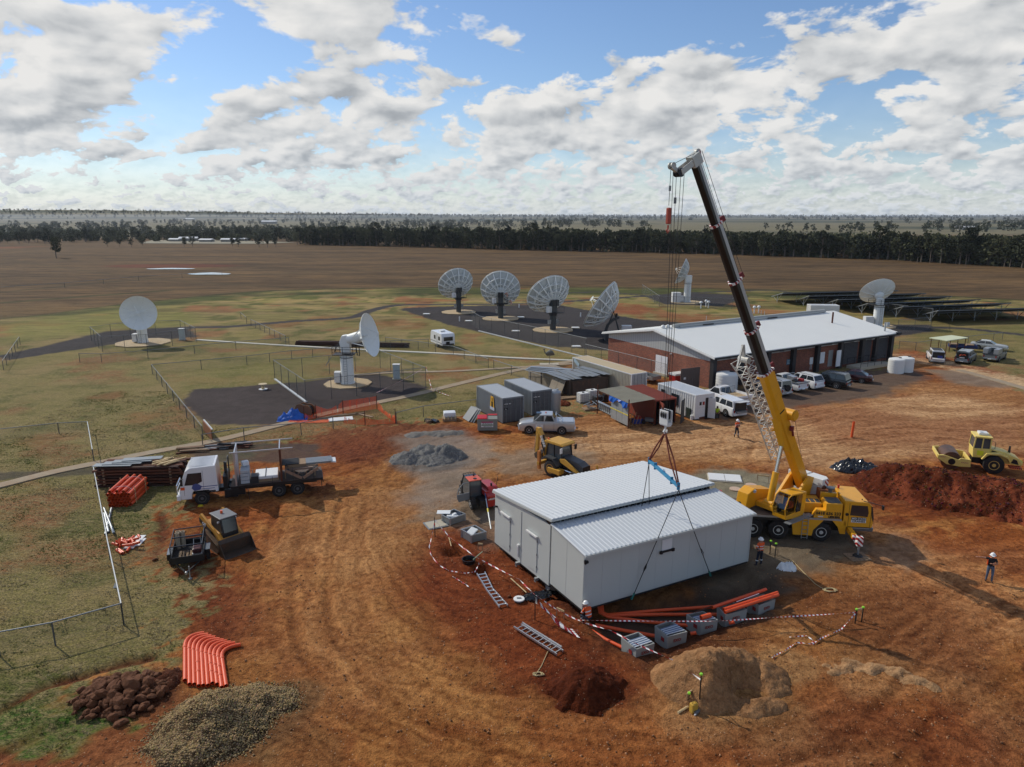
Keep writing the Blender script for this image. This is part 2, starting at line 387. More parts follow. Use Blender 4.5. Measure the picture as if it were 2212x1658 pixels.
# gravel spread on the dirt
for pl,rgb,k,sf in((GP((1485,1030),(1560,1008),(1660,1025),(1700,1060),(1560,1085),(1480,1060)),A(128,122,102),.95,.8),
        (GP((1560,1110),(1800,1130),(1870,1170),(1850,1215),(1700,1250),(1660,1330),(1540,1330),(1500,1240)),A(104,98,84),.85,1.0),
        (GP((860,950),(960,928),(1080,960),(1060,1000),(1000,1080),(930,1110),(870,1090),(900,1030)),A(140,132,120),.7,1.4),
        (GP((900,1110),(1060,1060),(1080,1110),(980,1140),(880,1130)),A(134,124,108),.7,1.),
        (GP((1050,980),(1250,960),(1300,1000),(1100,1030)),A(138,128,112),.6,1.2),
        (GP((1500,860),(1560,910),(1700,885),(1900,862),(2010,815),(1950,790),(1540,835)),A(92,80,70),.9,1.2),
        (GP((2000,800),(2212,800),(2212,840),(2060,830)),A(124,112,98),.8,1.2),
        (GP((1000,1100),(1090,1090),(1120,1200),(1040,1180)),A(124,112,96),.6,.8),
        (GP((1900,1150),(2000,1180),(1960,1230),(1880,1200)),A(142,126,108),.4,.8),
        (GP((1340,1270),(1690,1240),(1700,1300),(1420,1360),(1380,1410),(1290,1350)),A(74,62,52),.85,.8)):
    mk=sm(sdf(pl)+wob*.6+w2*1.2,-sf,sf)*k;dlay(mk,rgb);grav=np.maximum(grav,mk*dm)
for x,y,r,rgb,k in((1262,1492,2.6,(94,42,20),.9),(1570,1486,3.4,(150,114,72),.75),(1720,1440,1.6,(150,114,74),.6),(1500,1560,1.8,(140,104,68),.5),(1880,1452,2.6,(156,118,78),.4),(1650,1560,2.2,(136,96,60),.5),(500,1580,3.6,(116,86,56),.8),(640,1500,1.8,(124,96,64),.7),(640,1640,2.4,(128,96,58),.5),(270,1505,2.6,(80,46,30),.9),(930,992,4.2,(104,100,96),.8),(1000,1040,3.,(124,112,98),.5),(2030,1060,7.5,(112,56,30),.75),(1900,1010,3.,(96,48,32),.7)):
    p=G(x,y);dlay(sm(-np.hypot(GX-p.x,(GY-p.y)*1.15)+wob*.5+w2*.6,-r,-r*.62)*k,A(*rgb))
lay(dm,dc)
# pale haul road at right
d,_,_=pdist(smooth_line(GP((1960,772),(2100,800),(2260,840),(2500,900))))
lay(sm(-d+w2*1.5,-3.2,-1.8)*.9,A(196,164,126));dirt=np.maximum(dirt,sm(-d,-3.2,-1.8));grass*=1-sm(-d,-3.2,-1.8)
# --- gravel pads and tracks (dark basalt)
pads=[GP((420,842),(640,826),(760,812),(820,808),(935,838),(860,862),(760,884),(640,912),(620,918),(450,918),(390,870)),
        GP((-20,772),(120,742),(230,716),(400,706),(430,728),(260,742),(130,762),(20,778)),
        GP((860,668),(900,664),(1200,658),(1380,690),(1500,700),(1330,760),(1190,748),(1080,728),(960,700)),
        GP((1390,640),(1480,632),(1620,640),(1560,662),(1440,658)),
        GP((1790,700),(2010,702),(2020,716),(1880,735),(1840,745)),
        GP((-200,1015),(0,1018),(120,1018),(260,1005),(260,1022),(60,1034),(-200,1050)),
        GP((430,955),(680,960),(700,1000),(440,1000),(400,975))]
for i,pl in enumerate(pads):
    mk=sm(sdf(pl)+w2*.9+w1*.6,-.35,.35)
    if i in(5,6):mk=mk*.8
    lay(mk,A(*((62,58,58)if i else(70,62,60)))*(.8+.4*mid[...,None]));grav=np.maximum(grav,mk);grass*=1-mk;dirt*=1-mk
for l,wd in((GP((400,708),(500,706),(640,694),(760,686),(800,672),(860,660),(960,658),(1150,656),(1400,640)),1.7),(GP((2010,708),(2100,712),(2300,735)),1.6),(GP((1400,640),(1300,632),(1200,634)),1.),(GP((1480,634),(1650,628),(1720,634)),1.2)):
    d,_,_=pdist(smooth_line(l));mk=sm(-d+w2*.6,-wd,-wd*.6);lay(mk,A(66,62,62));grav=np.maximum(grav,mk);grass*=1-mk
# bare red patches in the grass
for x,y,r,k in((1250,690,12,.8),(1350,668,10,.8),(1160,690,6,.5),(1480,690,10,.7),(620,700,5,.5),(1850,745,3,.6),(700,690,6,.5),(980,770,3,.5),(930,815,3,.7),(980,800,2.5,.7),(240,855,3,.6),(330,900,3,.5),(90,950,3,.5),(60,1130,2,.5),(1200,800,5,.8),(1050,690,5,.5),(2000,770,5,.7),(2120,800,4,.7),(1960,745,4,.4),(850,700,8,.5),(1300,830,4,.8),(20,535,20,.5),(500,577,14,.0)):
    p=G(x,y);d=np.hypot(GX-p.x,(GY-p.y)*.8)-wob*r*.45;mk=sm(-d,-r,-r*.3)*k*(grav<.3);lay(mk,A(138,78,50));dirt=np.maximum(dirt,mk*.8);grass=np.minimum(grass,1-mk*.7)
# farm dam banks
p=G(370,575);mk=sm(-np.hypot((GX-p.x)/30,(GY-p.y)/14)+w1*.3,-1.1,-.7);lay(mk*.85,A(104,58,42))
# distance: pale and dusky paddocks beyond the tree belt
fd=sm(GY,650,900);pv=fbm(GX*.0011+5,GY*.0016,111,3)
lay(fd,np.where((pv>.52)[...,None],A(118,112,88),np.where((pv<.42)[...,None],A(70,76,58),A(94,92,72))))
# --- relief
Hh=(fbm(GX*.9,GY*.9,41,3)-.5)*.07*dirt+(fbm(GX*2.2,GY*2.2,47,2)-.5)*.045+(fbm(GX*.1,GY*.1,44,2)-.5)*.12*sm(GY,20,60)
flows=[GP((1000,860),(800,1000),(735,1080),(700,1200),(700,1330),(780,1470),(960,1570),(1250,1630),(1600,1640),(1900,1600)),
         GP((2500,1230),(2150,1300),(1950,1400),(1830,1520),(1650,1620),(1300,1760),(900,1900)),
         GP((2600,860),(2212,905),(1900,900),(1600,930),(1350,960),(1100,985),(800,1050),(500,1090))]
fd_=[pdist(smooth_line(f,3),full=True)for f in flows]
wts=[1/(1+(q[0]/w_)**2)**2 for q,w_ in zip(fd_,(5.,6.,9.))]
ws=sum(wts)+1e-9
tr=np.zeros(GX.shape)
for k,(q,wt)in enumerate(zip(fd_,wts)):
    across=q[0]*q[1]+w1*2.2+w2*.6;al=q[2]
    s=fbm(across*1.5+50*k,al*.10,130+k,4,.6)+.22*(fbm(across*4.5,al*.3,77,2)-.5)*2*sm(vn(al*.1,across*.25,9),.45,.8)
    tr+=(s-.5)*wt/ws*1.5
tr*=dirt*(1-.5*grav)
Hh+=np.clip(tr,-.5,.5)*.09
cl=np.clip(1+tr[...,None]*np.array([.6,.75,.85]),.55,1.4);col*=cl
# hollow under and before the hanging module, trench and service holes
for pl,dp,sf in((GP((1195,1255),(1290,1330),(1640,1260),(1600,1200),(1300,1180)),.55,.5),(GP((1240,1310),(1340,1400),(1430,1400),(1690,1300),(1640,1250),(1260,1300)),.40,.6),(GP((1000,1100),(1150,1240),(1190,1290),(1250,1300),(1060,1110)),.35,.4)):
    Hh-=sm(sdf(pl)+w2*.5,-sf,sf)*dp
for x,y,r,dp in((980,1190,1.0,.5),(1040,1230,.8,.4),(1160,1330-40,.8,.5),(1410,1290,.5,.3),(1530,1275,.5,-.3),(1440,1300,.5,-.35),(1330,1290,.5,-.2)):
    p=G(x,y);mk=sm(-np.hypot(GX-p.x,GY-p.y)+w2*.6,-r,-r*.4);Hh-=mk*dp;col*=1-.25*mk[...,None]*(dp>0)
# low bank beside the haul road and old wheel ruts in the grass
for l,wd,h_ in((GP((-100,1600),(60,1500),(200,1450),(330,1418)),.5,-.22),(GP((-100,1690),(100,1580),(260,1520)),.5,-.2),(GP((340,1195),(352,1150),(350,1110)),.5,-.18)):
    d,_,_=pdist(smooth_line(l));mk=sm(-d+w2*.5,-wd,0);Hh+=mk*h_;lay(mk*.9,A(96,52,32));grass*=1-mk;dirt=np.maximum(dirt,mk)
for x,y,r in((40,1560,2.2),(180,1555,1.6),(120,1600,1.5),(290,1480,1.2),(300,1570,1.)): # green weeds on the bank
    p=G(x,y);mk=sm(-np.hypot(GX-p.x,(GY-p.y)*1.4)+w2*2+w1,-r,-r*.4);lay(mk,A(70,98,36));grass=np.maximum(grass,mk);dirt*=1-mk
for l in(((700,1100),(670,1250),(690,1400),(800,1540),(1000,1640)),((760,1080),(740,1250),(780,1400),(920,1520),(1150,1600),(1450,1640)),((640,1060),(600,1200),(590,1350),(640,1500)),((2260,1240),(2050,1330),(1900,1450),(1780,1560),(1600,1650)),((2260,1330),(2080,1430),(1960,1540),(1850,1660)),((2260,1480),(2130,1560),(2060,1660)),((1950,1560),(1700,1600),(1450,1600),(1200,1560)),((2230,920),(1950,930),(1700,955),(1560,965)),((1540,950),(1380,968),(1200,990),(1060,1030)),((1750,905),(1680,925),(1650,960),(1640,1010)),((2230,1010),(2000,960),(1800,940),(1620,945)),((1880,1180),(2000,1240),(2120,1340),(2230,1400)),((780,1000),(620,1060),(560,1120),(540,1200)),((860,1040),(900,980),(1000,945),(1150,935)),((1200,880),(1400,925),(1650,900),(1950,850))):
    d,_,al=pdist(smooth_line(GP(*l)));rt=np.maximum(sm(-np.abs(d-.92+.25*w2),-.34,-.05),0)*dirt*(.35+.65*(vn(al*.22,d*.5,7)>.35));tread=.6+.4*np.sin(al*9)*(1)
    Hh-=rt*.055;col*=1-(.34*rt*tread)[...,None]*np.array([.8,1.,1.15]);berm=sm(-np.abs(np.abs(d-.92)-.42),-.2,0)*dirt;Hh+=berm*.03;col*=1+.10*berm[...,None]
hillm=sm(GY,3500,9000);Hh+=hillm*(150*fbm(GX*.00025,GY*.00025,201,3)*sm(-GX,-3000,9000)+25*fbm(GX*.0004,GY*.0004,207,2))
Hh-=sm(GY,470,1200)*(1-hillm)*6*sm(-GX,-200,200)
nx,ny=len(xs),len(ys)
verts=np.stack([GX,GY,Hh],-1).reshape(-1,3)
ii=np.arange(nx*ny).reshape(ny,nx);quads=np.stack([ii[:-1,:-1],ii[:-1,1:],ii[1:,1:],ii[1:,:-1]],-1).reshape(-1,4)
gm=bpy.data.meshes.new('ground');gm.vertices.add(len(verts));gm.vertices.foreach_set('co',verts.ravel())
gm.loops.add(quads.size);gm.loops.foreach_set('vertex_index',quads.ravel());gm.polygons.add(len(quads))
gm.polygons.foreach_set('loop_start',np.arange(0,quads.size,4));gm.polygons.foreach_set('use_smooth',np.ones(len(quads),bool));gm.update()
def attr(me,name,arr):
    a=me.color_attributes.new(name,'FLOAT_COLOR','POINT');a.data.foreach_set('color',np.concatenate([arr.reshape(-1,3),np.ones((arr.size//3,1))],1).ravel())
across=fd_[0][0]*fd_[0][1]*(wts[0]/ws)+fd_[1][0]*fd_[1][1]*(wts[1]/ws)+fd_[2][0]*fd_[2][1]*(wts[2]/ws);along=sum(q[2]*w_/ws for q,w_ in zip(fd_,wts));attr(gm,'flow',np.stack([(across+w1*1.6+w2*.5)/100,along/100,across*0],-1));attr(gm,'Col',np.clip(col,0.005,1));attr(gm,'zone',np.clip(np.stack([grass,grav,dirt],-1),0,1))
GH=Hh
def gz(x,y):
    i=int(np.searchsorted(xs,x));j=int(np.searchsorted(ys,y));return float(min(GH[j,i],GH[j-1,i-1],GH[j,i-1],GH[j-1,i]))
def ground_mat(name,dirt_only=False):
    m=bpy.data.materials.new(name);m.use_nodes=True;N=NT(m.node_tree);b=N.n['Principled BSDF']
    pos=N('ShaderNodeNewGeometry').outputs['Position']
    base=N('ShaderNodeVertexColor',layer_name='Col').outputs[0]
    zn=N('ShaderNodeSeparateColor',{0:N('ShaderNodeVertexColor',layer_name='zone').outputs[0]})
    g_,r_,d_=zn.outputs
    f1=N.noise(pos,3.2,5,.68);f2=N.noise(pos,14.,2,.65);f3=N.noise(pos,.7,5,.6,.6)
    st=N('ShaderNodeMapping',{0:pos,'Scale':(.35,1.5,1)}).outputs[0];f4=N.noise(st,1.6,4,.7,.8)
    dd_=N.mix(1.,base,N.ramp(f1,(.33,(.55,.48,.43,1)),(.5,(1,1,1,1)),(.67,(1.27,1.27,1.25,1))),'MULTIPLY')
    fl_=N('ShaderNodeVertexColor',layer_name='flow').outputs[0];f5=N.noise(N('ShaderNodeMapping',{0:fl_,'Scale':(260.,26.,1)}).outputs[0],1.,4,.66,.5)
    dd_=N.mix(1.,dd_,N.ramp(f5,(.34,(.72,.64,.58,1)),(.5,(1,1,1,1)),(.68,(1.16,1.16,1.16,1))),'MULTIPLY')if not dirt_only else dd_
    dd_=N.mix(1.,dd_,N.ramp(f2,(.35,.8),(.62,1.15)),'MULTIPLY')
    vo=N('ShaderNodeTexVoronoi',{'Vector':pos,'Scale':5.5}).outputs['Distance']
    peb=N.math('MULTIPLY',N.math('LESS_THAN',vo,.13),N.math('GREATER_THAN',N.noise(pos,1.1,2),.52))
    dd_=N.mix(N.math('MULTIPLY',peb,.7),dd_,S(190,160,130))
    dd_=N.mix(N.ramp(N.noise(pos,.9,6,.72,1.2),(.50,0.),(.60,.55)),dd_,N.mix(1.,dd_,(.62,.50,.42,1),'MULTIPLY'))
    dd_=N.mix(N.ramp(N.noise(pos,.45,5,.7,.8),(.54,0.),(.66,.4)),dd_,N.mix(1.,dd_,(1.25,1.3,1.35,1),'MULTIPLY'))
    wv=N('ShaderNodeMapping',{0:pos,'Scale':(1.,1.7,1)}).outputs[0]
    t1=N.noise(wv,2.1,5,.72,.7);t2=N.noise(wv,9.,3,.7,.4);t3=N.noise(wv,.35,3,.6,.3)
    gg=N.mix(N.ramp(t1,(.42,0.),(.60,.9)),base,N.mix(t3,S(150,134,92),S(134,118,84)))
    gg=N.mix(N.ramp(t3,(.50,0.),(.68,.4)),gg,S(86,90,42))
    gg=N.mix(1.,gg,N.ramp(t2,(.36,(.40,.40,.38,1)),(.52,(1,1,1,1)),(.66,(1.5,1.42,1.3,1))),'MULTIPLY')
    sepp=N('ShaderNodeSeparateXYZ',{0:pos});farw=N('ShaderNodeMapRange',{0:sepp.outputs[1],1:90.,2:170.,3:0.,4:1.}).outputs[0]
    fw=N('ShaderNodeMapping',{0:pos,'Scale':(.07,.35,1)}).outputs[0]
    fg=N.mix(1.,base,N.ramp(N.noise(fw,.22,5,.7,.6),(.36,(.66,.66,.62,1)),(.5,(1,1,1,1)),(.66,(1.3,1.25,1.12,1))),'MULTIPLY')
    fg=N.mix(1.,fg,N.ramp(N.noise(fw,1.4,6,.72,.5),(.34,(.45,.44,.44,1)),(.5,(1,1,1,1)),(.68,(1.5,1.4,1.25,1))),'MULTIPLY')
    gg=N.mix(farw,gg,fg)
    rr=N.mix(1.,base,N.ramp(N.noise(pos,26.,3,.8),(.3,.55),(.7,1.5)),'MULTIPLY')
    rr=N.mix(1.,rr,N.ramp(f3,(.3,.82),(.7,1.15)),'MULTIPLY')
    c1=N.mix(d_,gg,dd_)if not dirt_only else dd_
    c1=N.mix(r_,c1,rr);N.l.new(c1,b.inputs['Base Color'])
    b.inputs['Roughness'].default_value=.96;b.inputs['Specular IOR Level'].default_value=.12
    hgt=N.math('ADD',N.math('MULTIPLY',f1,.8),N.math('MULTIPLY',f2,.3))
    hg=t1
    hh=N('ShaderNodeMix',{0:g_,2:hgt,3:hg}).outputs[0]if not dirt_only else hgt
    fade=N('ShaderNodeMapRange',{0:sepp.outputs[1],1:40.,2:300.,3:1.,4:.25}).outputs[0]
    bp=N('ShaderNodeBump',{'Height':hh,'Strength':fade,'Distance':.16});N.l.new(bp.outputs[0],b.inputs['Normal'])
    return m
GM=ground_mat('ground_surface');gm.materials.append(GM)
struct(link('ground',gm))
# ---------------------------------------------------------------- materials of the things
white_steel=M('white_steel',S(222,222,220),.45,0,.06,1.2,.10)
shed_wall=M('coolroom_panel',S(186,190,186),.45,0,.035,.7)
shed_roof=M('coated_roof_sheet',S(198,202,205),.62,0,.03,.25)
roof_white=M('white_roof_sheet',S(232,232,226),.5,0,.05,.25)
cladding=M('pale_cladding',S(176,178,176),.5,0,.07,.6,.08)
crane_yellow=M('crane_yellow',S(234,166,26),.42,0,.12,1.3,.22,coat=.25)
cat_yellow=M('machine_yellow',S(196,136,38),.5,0,.16,2.2,.38)
deere_yellow=M('backhoe_yellow',S(208,158,62),.5,0,.14,2.2,.30)
cream=M('roller_cream',S(234,206,112),.45,0,.08,1.6,.16)
red_paint=M('telehandler_red',S(168,34,28),.42,0,.12,2,.2,coat=.3)
red_faded=M('faded_red',S(214,96,72),.5,0,.1,2,.1)
black_rubber=M('tyre_rubber',S(34,33,33),.85,0,.2,5,.22)
black_paint=M('black_paint',S(24,24,26),.45,0,.15,3,.1)
boom_black=M('boom_black',S(22,22,24),.35,0,.1,1,.04)
dark_steel=M('dark_steel',S(52,52,54),.55,.4,.15,3,.15)
grey_steel=M('grey_steel',S(112,114,116),.5,.5,.12,3,.1)
galv=M('galvanised_steel',S(176,180,182),.42,.65,.14,2.5,.06)
galv_dull=M('dull_galvanised',S(142,146,148),.55,.5,.14,2.5,.1)
alu=M('aluminium',S(196,198,200),.35,.75,.08,3)
chrome=M('chrome',S(220,222,225),.15,.9,.04,3)
glass_dark=glassy('dark_glass')
glass_blue=glassy('sky_glass',(.06,.075,.085,1))
silver_car=M('silver_car_paint',S(190,190,188),.32,.45,.04,2,.06,coat=.6)
white_car=M('white_car_paint',S(230,230,230),.32,0,.04,2,.06,coat=.6)
black_car=M('black_car_paint',S(18,18,20),.25,0,.05,2,.05,coat=.8)
red_car=M('dark_red_car_paint',S(62,14,18),.25,.2,.05,2,.05,coat=.8)
blue_grey_car=M('blue_grey_car_paint',S(120,132,140),.3,.4,.05,2,.06,coat=.6)
container_grey=M('container_grey',S(138,142,144),.5,0,.1,1.2,.12)
container_door=M('container_door_grey',S(92,94,96),.5,0,.12,1.5,.10)
container_top=M('container_roof_grey',S(164,168,172),.5,0,.08,.8,.05)
container_beige=M('container_beige',S(186,180,160),.6,0,.1,.8,.25)
container_beige_top=M('container_dusty_roof',S(190,172,138),.7,0,.12,.6,.3,dustcol=S(168,140,104))
container_white=M('container_white',S(218,218,216),.5,0,.1,1.2,.22)
container_red=M('container_rust_red',S(140,62,42),.65,0,.22,1.2,.2)
dish_back_shade=M('dish_back_shade_grey',S(186,190,188),.55,0,.08,1)  # greyer than the dish white: shade on the panel backs put into the colour
rust=M('rusted_steel',S(104,58,38),.8,.2,.35,2.5,.2)
dark_rust=M('dark_rusted_steel',S(66,40,32),.8,.2,.3,2.5,.2)
timber=M('sawn_timber',S(206,180,134),.75,0,.16,4,.05)
timber_old=M('weathered_timber',S(150,124,96),.8,0,.25,4,.1)
ply=M('brown_panel',S(136,84,52),.6,0,.1,3)
orange_pipe=M('orange_conduit',S(224,84,34),.42,0,.07,2.5,.05)
orange_mesh_m=M('orange_plastic',S(236,92,40),.5,0,.1,3)
concrete=M('concrete',S(184,176,158),.85,0,.14,.7,.12,bump=.01,dustcol=S(170,132,96))
pit_concrete=M('pit_grey',S(150,152,148),.8,0,.12,2,.12)
pad_concrete=M('stained_concrete',S(190,168,132),.85,0,.14,.35,.45,dustcol=S(164,130,92))
blue_tarp=M('blue_tarp',S(26,96,190),.4,0,.15,2)
black_plastic=M('black_plastic_film',S(14,14,16),.22,0,.1,2,coat=.4)
white_plastic=M('white_plastic',S(228,230,230),.4,0,.05,2,.04)
tank_white=M('tank_white',S(226,226,222),.45,0,.06,1,.08)
dish_white=M('dish_white',S(236,238,234),.5,0,.06,.8,.04)
dish_mount_dark=M('dish_mount_grey',S(70,74,76),.55,.2,.12,2)  # dark grey paint of the dish mounts
skin_m=M('skin',S(176,124,98),.6,0,.06,6)
hair_m=M('dark_hair',S(44,32,26),.7,0,.1,8)
hivis_o=M('orange_hi_vis',S(232,92,34),.75,0,.08,6,.04)
hivis_y=M('yellow_hi_vis',S(190,226,48),.75,0,.08,6)
navy=M('navy_cloth',S(30,34,48),.85,0,.12,6,.05)
denim=M('blue_denim',S(84,100,122),.85,0,.14,6)
black_cloth=M('black_cloth',S(26,26,30),.85,0,.12,6)
boot=M('brown_boot',S(70,48,34),.8,0,.15,6,.1)
reflect=M('reflective_tape',S(214,216,214),.4,0,.04,6)
helmet_white=M('helmet_white',S(238,238,236),.3,0,.02,6,coat=.3)
lime=M('lime_cap',S(150,220,60),.5)
tail_red=M('tail_lamp_red',S(150,18,16),.3,coat=.5)
amber=M('amber_lamp',S(232,92,30),.3,coat=.5)
lamp_clear=M('headlamp',S(210,214,218),.15,.3)
stripe_rw=M('red_white_stripes',S(236,234,230),.45,0,.05,2,stripes=((1,.25,1),3.2,S(160,30,34)))
tape_rw=M('barrier_tape',S(240,238,236),.5,0,.03,2,stripes=((1,.4,0),4.6,S(176,34,40)))
brickm=bpy.data.materials.new('red_brick');brickm.use_nodes=True
N=NT(brickm.node_tree);tcx=N('ShaderNodeTexCoord').outputs['Object'];sx=N('ShaderNodeSeparateXYZ',{0:tcx}).outputs
bv=N('ShaderNodeCombineXYZ',{0:N.math('ADD',sx[0],sx[1]),1:sx[2],2:0.}).outputs[0]
bt=N('ShaderNodeTexBrick',{'Vector':bv,'Scale':1.,'Color1':S(158,82,56),'Color2':S(116,60,44),'Mortar':S(128,104,90),'Mortar Size':.012,'Brick Width':.24,'Row Height':.086,'Bias':.1})
N.l.new(N.mix(1.,bt.outputs[0],N.ramp(N.noise(tcx,.8,5),(.3,.8),(.7,1.12)),'MULTIPLY'),N.n['Principled BSDF'].inputs['Base Color']);N.n['Principled BSDF'].inputs['Roughness'].default_value=.9
def wire(name,colr,k,per=.07,th=.2):
    """woven wire or net with open gaps, in the plane of the panel"""
    m=bpy.data.materials.new(name);m.use_nodes=True;N=NT(m.node_tree);b=N.n['Principled BSDF'];b.inputs['Base Color'].default_value=colr;b.inputs['Roughness'].default_value=.6;b.inputs['Metallic'].default_value=k
    co=N('ShaderNodeSeparateXYZ',{0:N('ShaderNodeTexCoord').outputs['UV']}).outputs
    a=N.math('LESS_THAN',N.math('FRACT',N.math('DIVIDE',N.math('ADD',co[0],co[1]),per)),th)
    c2=N.math('LESS_THAN',N.math('FRACT',N.math('DIVIDE',N.math('SUBTRACT',co[0],co[1]),per)),th)
    mxs=N('ShaderNodeMixShader',{0:N.math('MAXIMUM',a,c2),1:N('ShaderNodeBsdfTransparent').outputs[0],2:b.outputs[0]})
    N.l.new(mxs.outputs[0],N.n['Material Output'].inputs[0]);return m
chain_m=wire('chain_wire',S(120,122,120),.3,.09,.07)
net_m=wire('orange_barrier_net',S(238,88,36),0,.12,.34)
cage_m=wire('cage_mesh',S(40,40,42),.3,.06,.16)
def panel_uv(name,mat,quads,parent=None):
    """flat net panels; every quad (a, b, top b, top a) gets metre UVs"""
    me=bpy.data.meshes.new(name);vs=[tuple(p)for q in quads for p in q];me.from_pydata(vs,[],[tuple(range(4*i,4*i+4))for i in range(len(quads))]);me.materials.append(mat)
    uv=me.uv_layers.new(name='UVMap');k=0
    for q in quads:
        a,b,cc,d=[Vector(p)for p in q];L=(b-a).length;h=(d-a).length
        for u_,v_ in((0,0),(L,0),(L,h),(0,h)):uv.data[k].uv=(u_,v_);k+=1
    return link(name,me,parent)
# ---------------------------------------------------------------- transportable building in two modules
def ribbed(P,nx_,rib=.04,wid=.05,thick=.05,flat=.5):
    """ribbed sheet over the corners P = (a, b, c, d), ribs running a->d ; nx_ ribs along a->b"""
    a,b,cc,d=[Vector(p)for p in P];mb=MB();up=(b-a).cross(d-a).normalized();up=up if up.z>0 else-up
    st=[];L=(b-a).length
    for i in range(nx_):
        t0=(i+.1)/nx_;w=wid/L
        st+=[(i/nx_,0),(t0,0),(t0+w*.5,rib),(t0+w*1.5,rib),(t0+w*2,0)]
    st.append((1,0))
    top=[a+(b-a)*t+up*(h+thick)for t,h in st]+[];bot=[d+(cc-d)*t+up*(h+thick)for t,h in st]
    n=len(st);lo=[a,b,cc,d]
    mb.add(top+bot,[(i,i+1,n+i+1,n+i)for i in range(n-1)])
    for i in range(n-1): # closed ribbed ends down to the underside
        for row,e0,e1 in((top,a,b),(bot,d,cc)):
            p,q=row[i],row[i+1];b0=e0+(e1-e0)*st[i][0];b1=e0+(e1-e0)*st[i+1][0];mb.add([b0,b1,q,p],[(0,1,2,3)])
    mb.add([a,b,cc,d],[(3,2,1,0)]);mb.add([a,d,bot[0],top[0]],[(0,1,2,3)]);mb.add([b,cc,bot[-1],top[-1]],[(3,2,1,0)])
    return mb
m2=thing('building_module','narrow grey building module with ribbed skillion roof hanging in slings from the crane','building',(3.55,32.55,.49),rot=(0,math.radians(1.2),.506))
L2,D2,lo,hi=11.8,3.06,3.05,3.42
MB().prism([(0,0),(D2,0),(D2,hi),(0,lo)],0,L2,axis='x').build('wall',shed_wall,m2,bevel=.012)
MB().box(.02,L2-.02,.03,D2-.03,-.12,-.001).build('floor_frame',dark_steel,m2)
ribbed([(-.08,-.16,lo-.02),(L2+.08,-.16,lo-.02),(L2+.08,D2+.02,hi+.02),(-.08,D2+.02,hi+.02)],44,.028,.07,.05).build('roof',shed_roof,m2)
MB().box(-.085,L2+.085,-.24,-.165,lo-.1,lo+.02).build('gutter',shed_wall,m2)
for x in(.012,L2-.06):MB().box(x-.012,x+.06,-.025,-.003,0,lo-.05).build('corner_trim',shed_wall,m2)
for i in range(1,10):MB().box(i*1.18-.006,i*1.18+.006,-.006,-.001,.05,lo-.1).build('panel_joint',M('joint_grey',S(180,181,182),.5),m2)
MB().box(-.006,-.001,D2/2-.006,D2/2+.006,.05,lo+.1).build('panel_joint',M('joint_grey',None),m2)
lt=MB().box(-.02,.1,-.12,-.026,lo-.42,lo-.3).obox((.1,-.16,lo-.36),(.1,.12,.1),(.4,0,0)).obox((-.0,-.16,lo-.4),(.1,.12,.1),(.6,0,.4)).build('flood_light',black_paint,m2)
MB().box(5.05,5.75,-.03,-.0265,lo-.95,lo-.28).build('notice',white_steel,m2)
MB().box(4.98,5.78,-.11,-.04,lo-1.0,lo-.9).box(4.9,5.06,-.14,-.035,lo-1.04,lo-.88).box(5.72,5.88,-.14,-.035,lo-1.04,lo-.88).build('cable_bracket',black_paint,m2)
m1=thing('building_module','wide grey building module with two doors in its end wall, standing behind the lifted one','building',(2.0,35.3,.30),rot=(0,math.radians(1.2),.525))
L1,D1,lo1,hi1=11.7,6.15,3.35,3.98
MB().prism([(0,0),(D1,0),(D1,lo1),(0,hi1-.42)],0,L1,axis='x').build('wall',shed_wall,m1,bevel=.012)
MB().box(.05,L1-.05,.3,.5,hi1-.45,hi1-.02).build('beam',dark_steel,m1)
for i in range(26): # open lattice under the high edge
    x=.1+i*(L1-.3)/26;w_=(L1-.3)/26
    MB().bar((x,-.03,hi1-.41),(x+w_/2,-.03,hi1-.06),.03).bar((x+w_/2,-.03,hi1-.06),(x+w_,-.03,hi1-.41),.03).build('truss_web',galv,m1)
MB().box(0,L1,-.06,0,hi1-.07,hi1-.02).box(0,L1,-.06,0,hi1-.44,hi1-.40).build('truss_chord',galv,m1)
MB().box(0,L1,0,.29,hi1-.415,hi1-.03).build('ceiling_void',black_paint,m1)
ribbed([(-.1,-.28,hi1),(L1+.1,-.28,hi1),(L1+.1,D1+.14,lo1+.03),(-.1,D1+.14,lo1+.03)],40,.024,.08,.05).build('roof',shed_roof,m1)
MB().prism([(-.28,hi1-.12),(D1+.14,lo1-.10),(D1+.14,lo1+.02),(-.28,hi1-.003)],-.13,-.101,axis='x').build('barge_board',shed_wall,m1)
MB().box(-.1,L1+.1,-.31,-.281,hi1-.10,hi1-.003).build('fascia',shed_wall,m1)
for y0 in(1.25,4.25): # doors with hood and hinges
    dr=MB().box(-.035,-.001,y0,y0+.92,.25,2.3).build('door',shed_wall,m1,bevel=.006)
    MB().box(-.16,-.036,y0-.08,y0+1.02,2.36,2.44).build('door_hood',white_steel,dr)
    for z in(.5,1.25,2.05):MB().cyl((-.045,y0-.02,z),(-.045,y0-.02,z+.12),.018,n=6).build('hinge',grey_steel,dr)
MB().box(-.03,-.001,2.98,3.02,0,hi1-.75).build('cover_strip',shed_wall,m1)
MB().cyl((-.06,3.2,.35),(-.06,3.2,1.05),.05,n=8).box(-.12,-.001,3.12,3.28,1.0,1.12).build('conduit',white_steel,m1)
MB().obox((-.08,5.85,2.5),(.16,.12,.1),(0,.3,.3)).obox((-.16,5.95,2.45),(.1,.1,.1)).build('flood_light',black_paint,m1)
for y in(1.0,3.1):MB().box(-.22,-.001,y,y+.16,-.14,.02).box(-.22,-.17,y,y+.16,-.22,-.05).build('lifting_lug',galv,m1)
MB().box(.03,L1-.03,.03,D1-.03,-.10,-.001).build('floor_frame',dark_steel,m1)
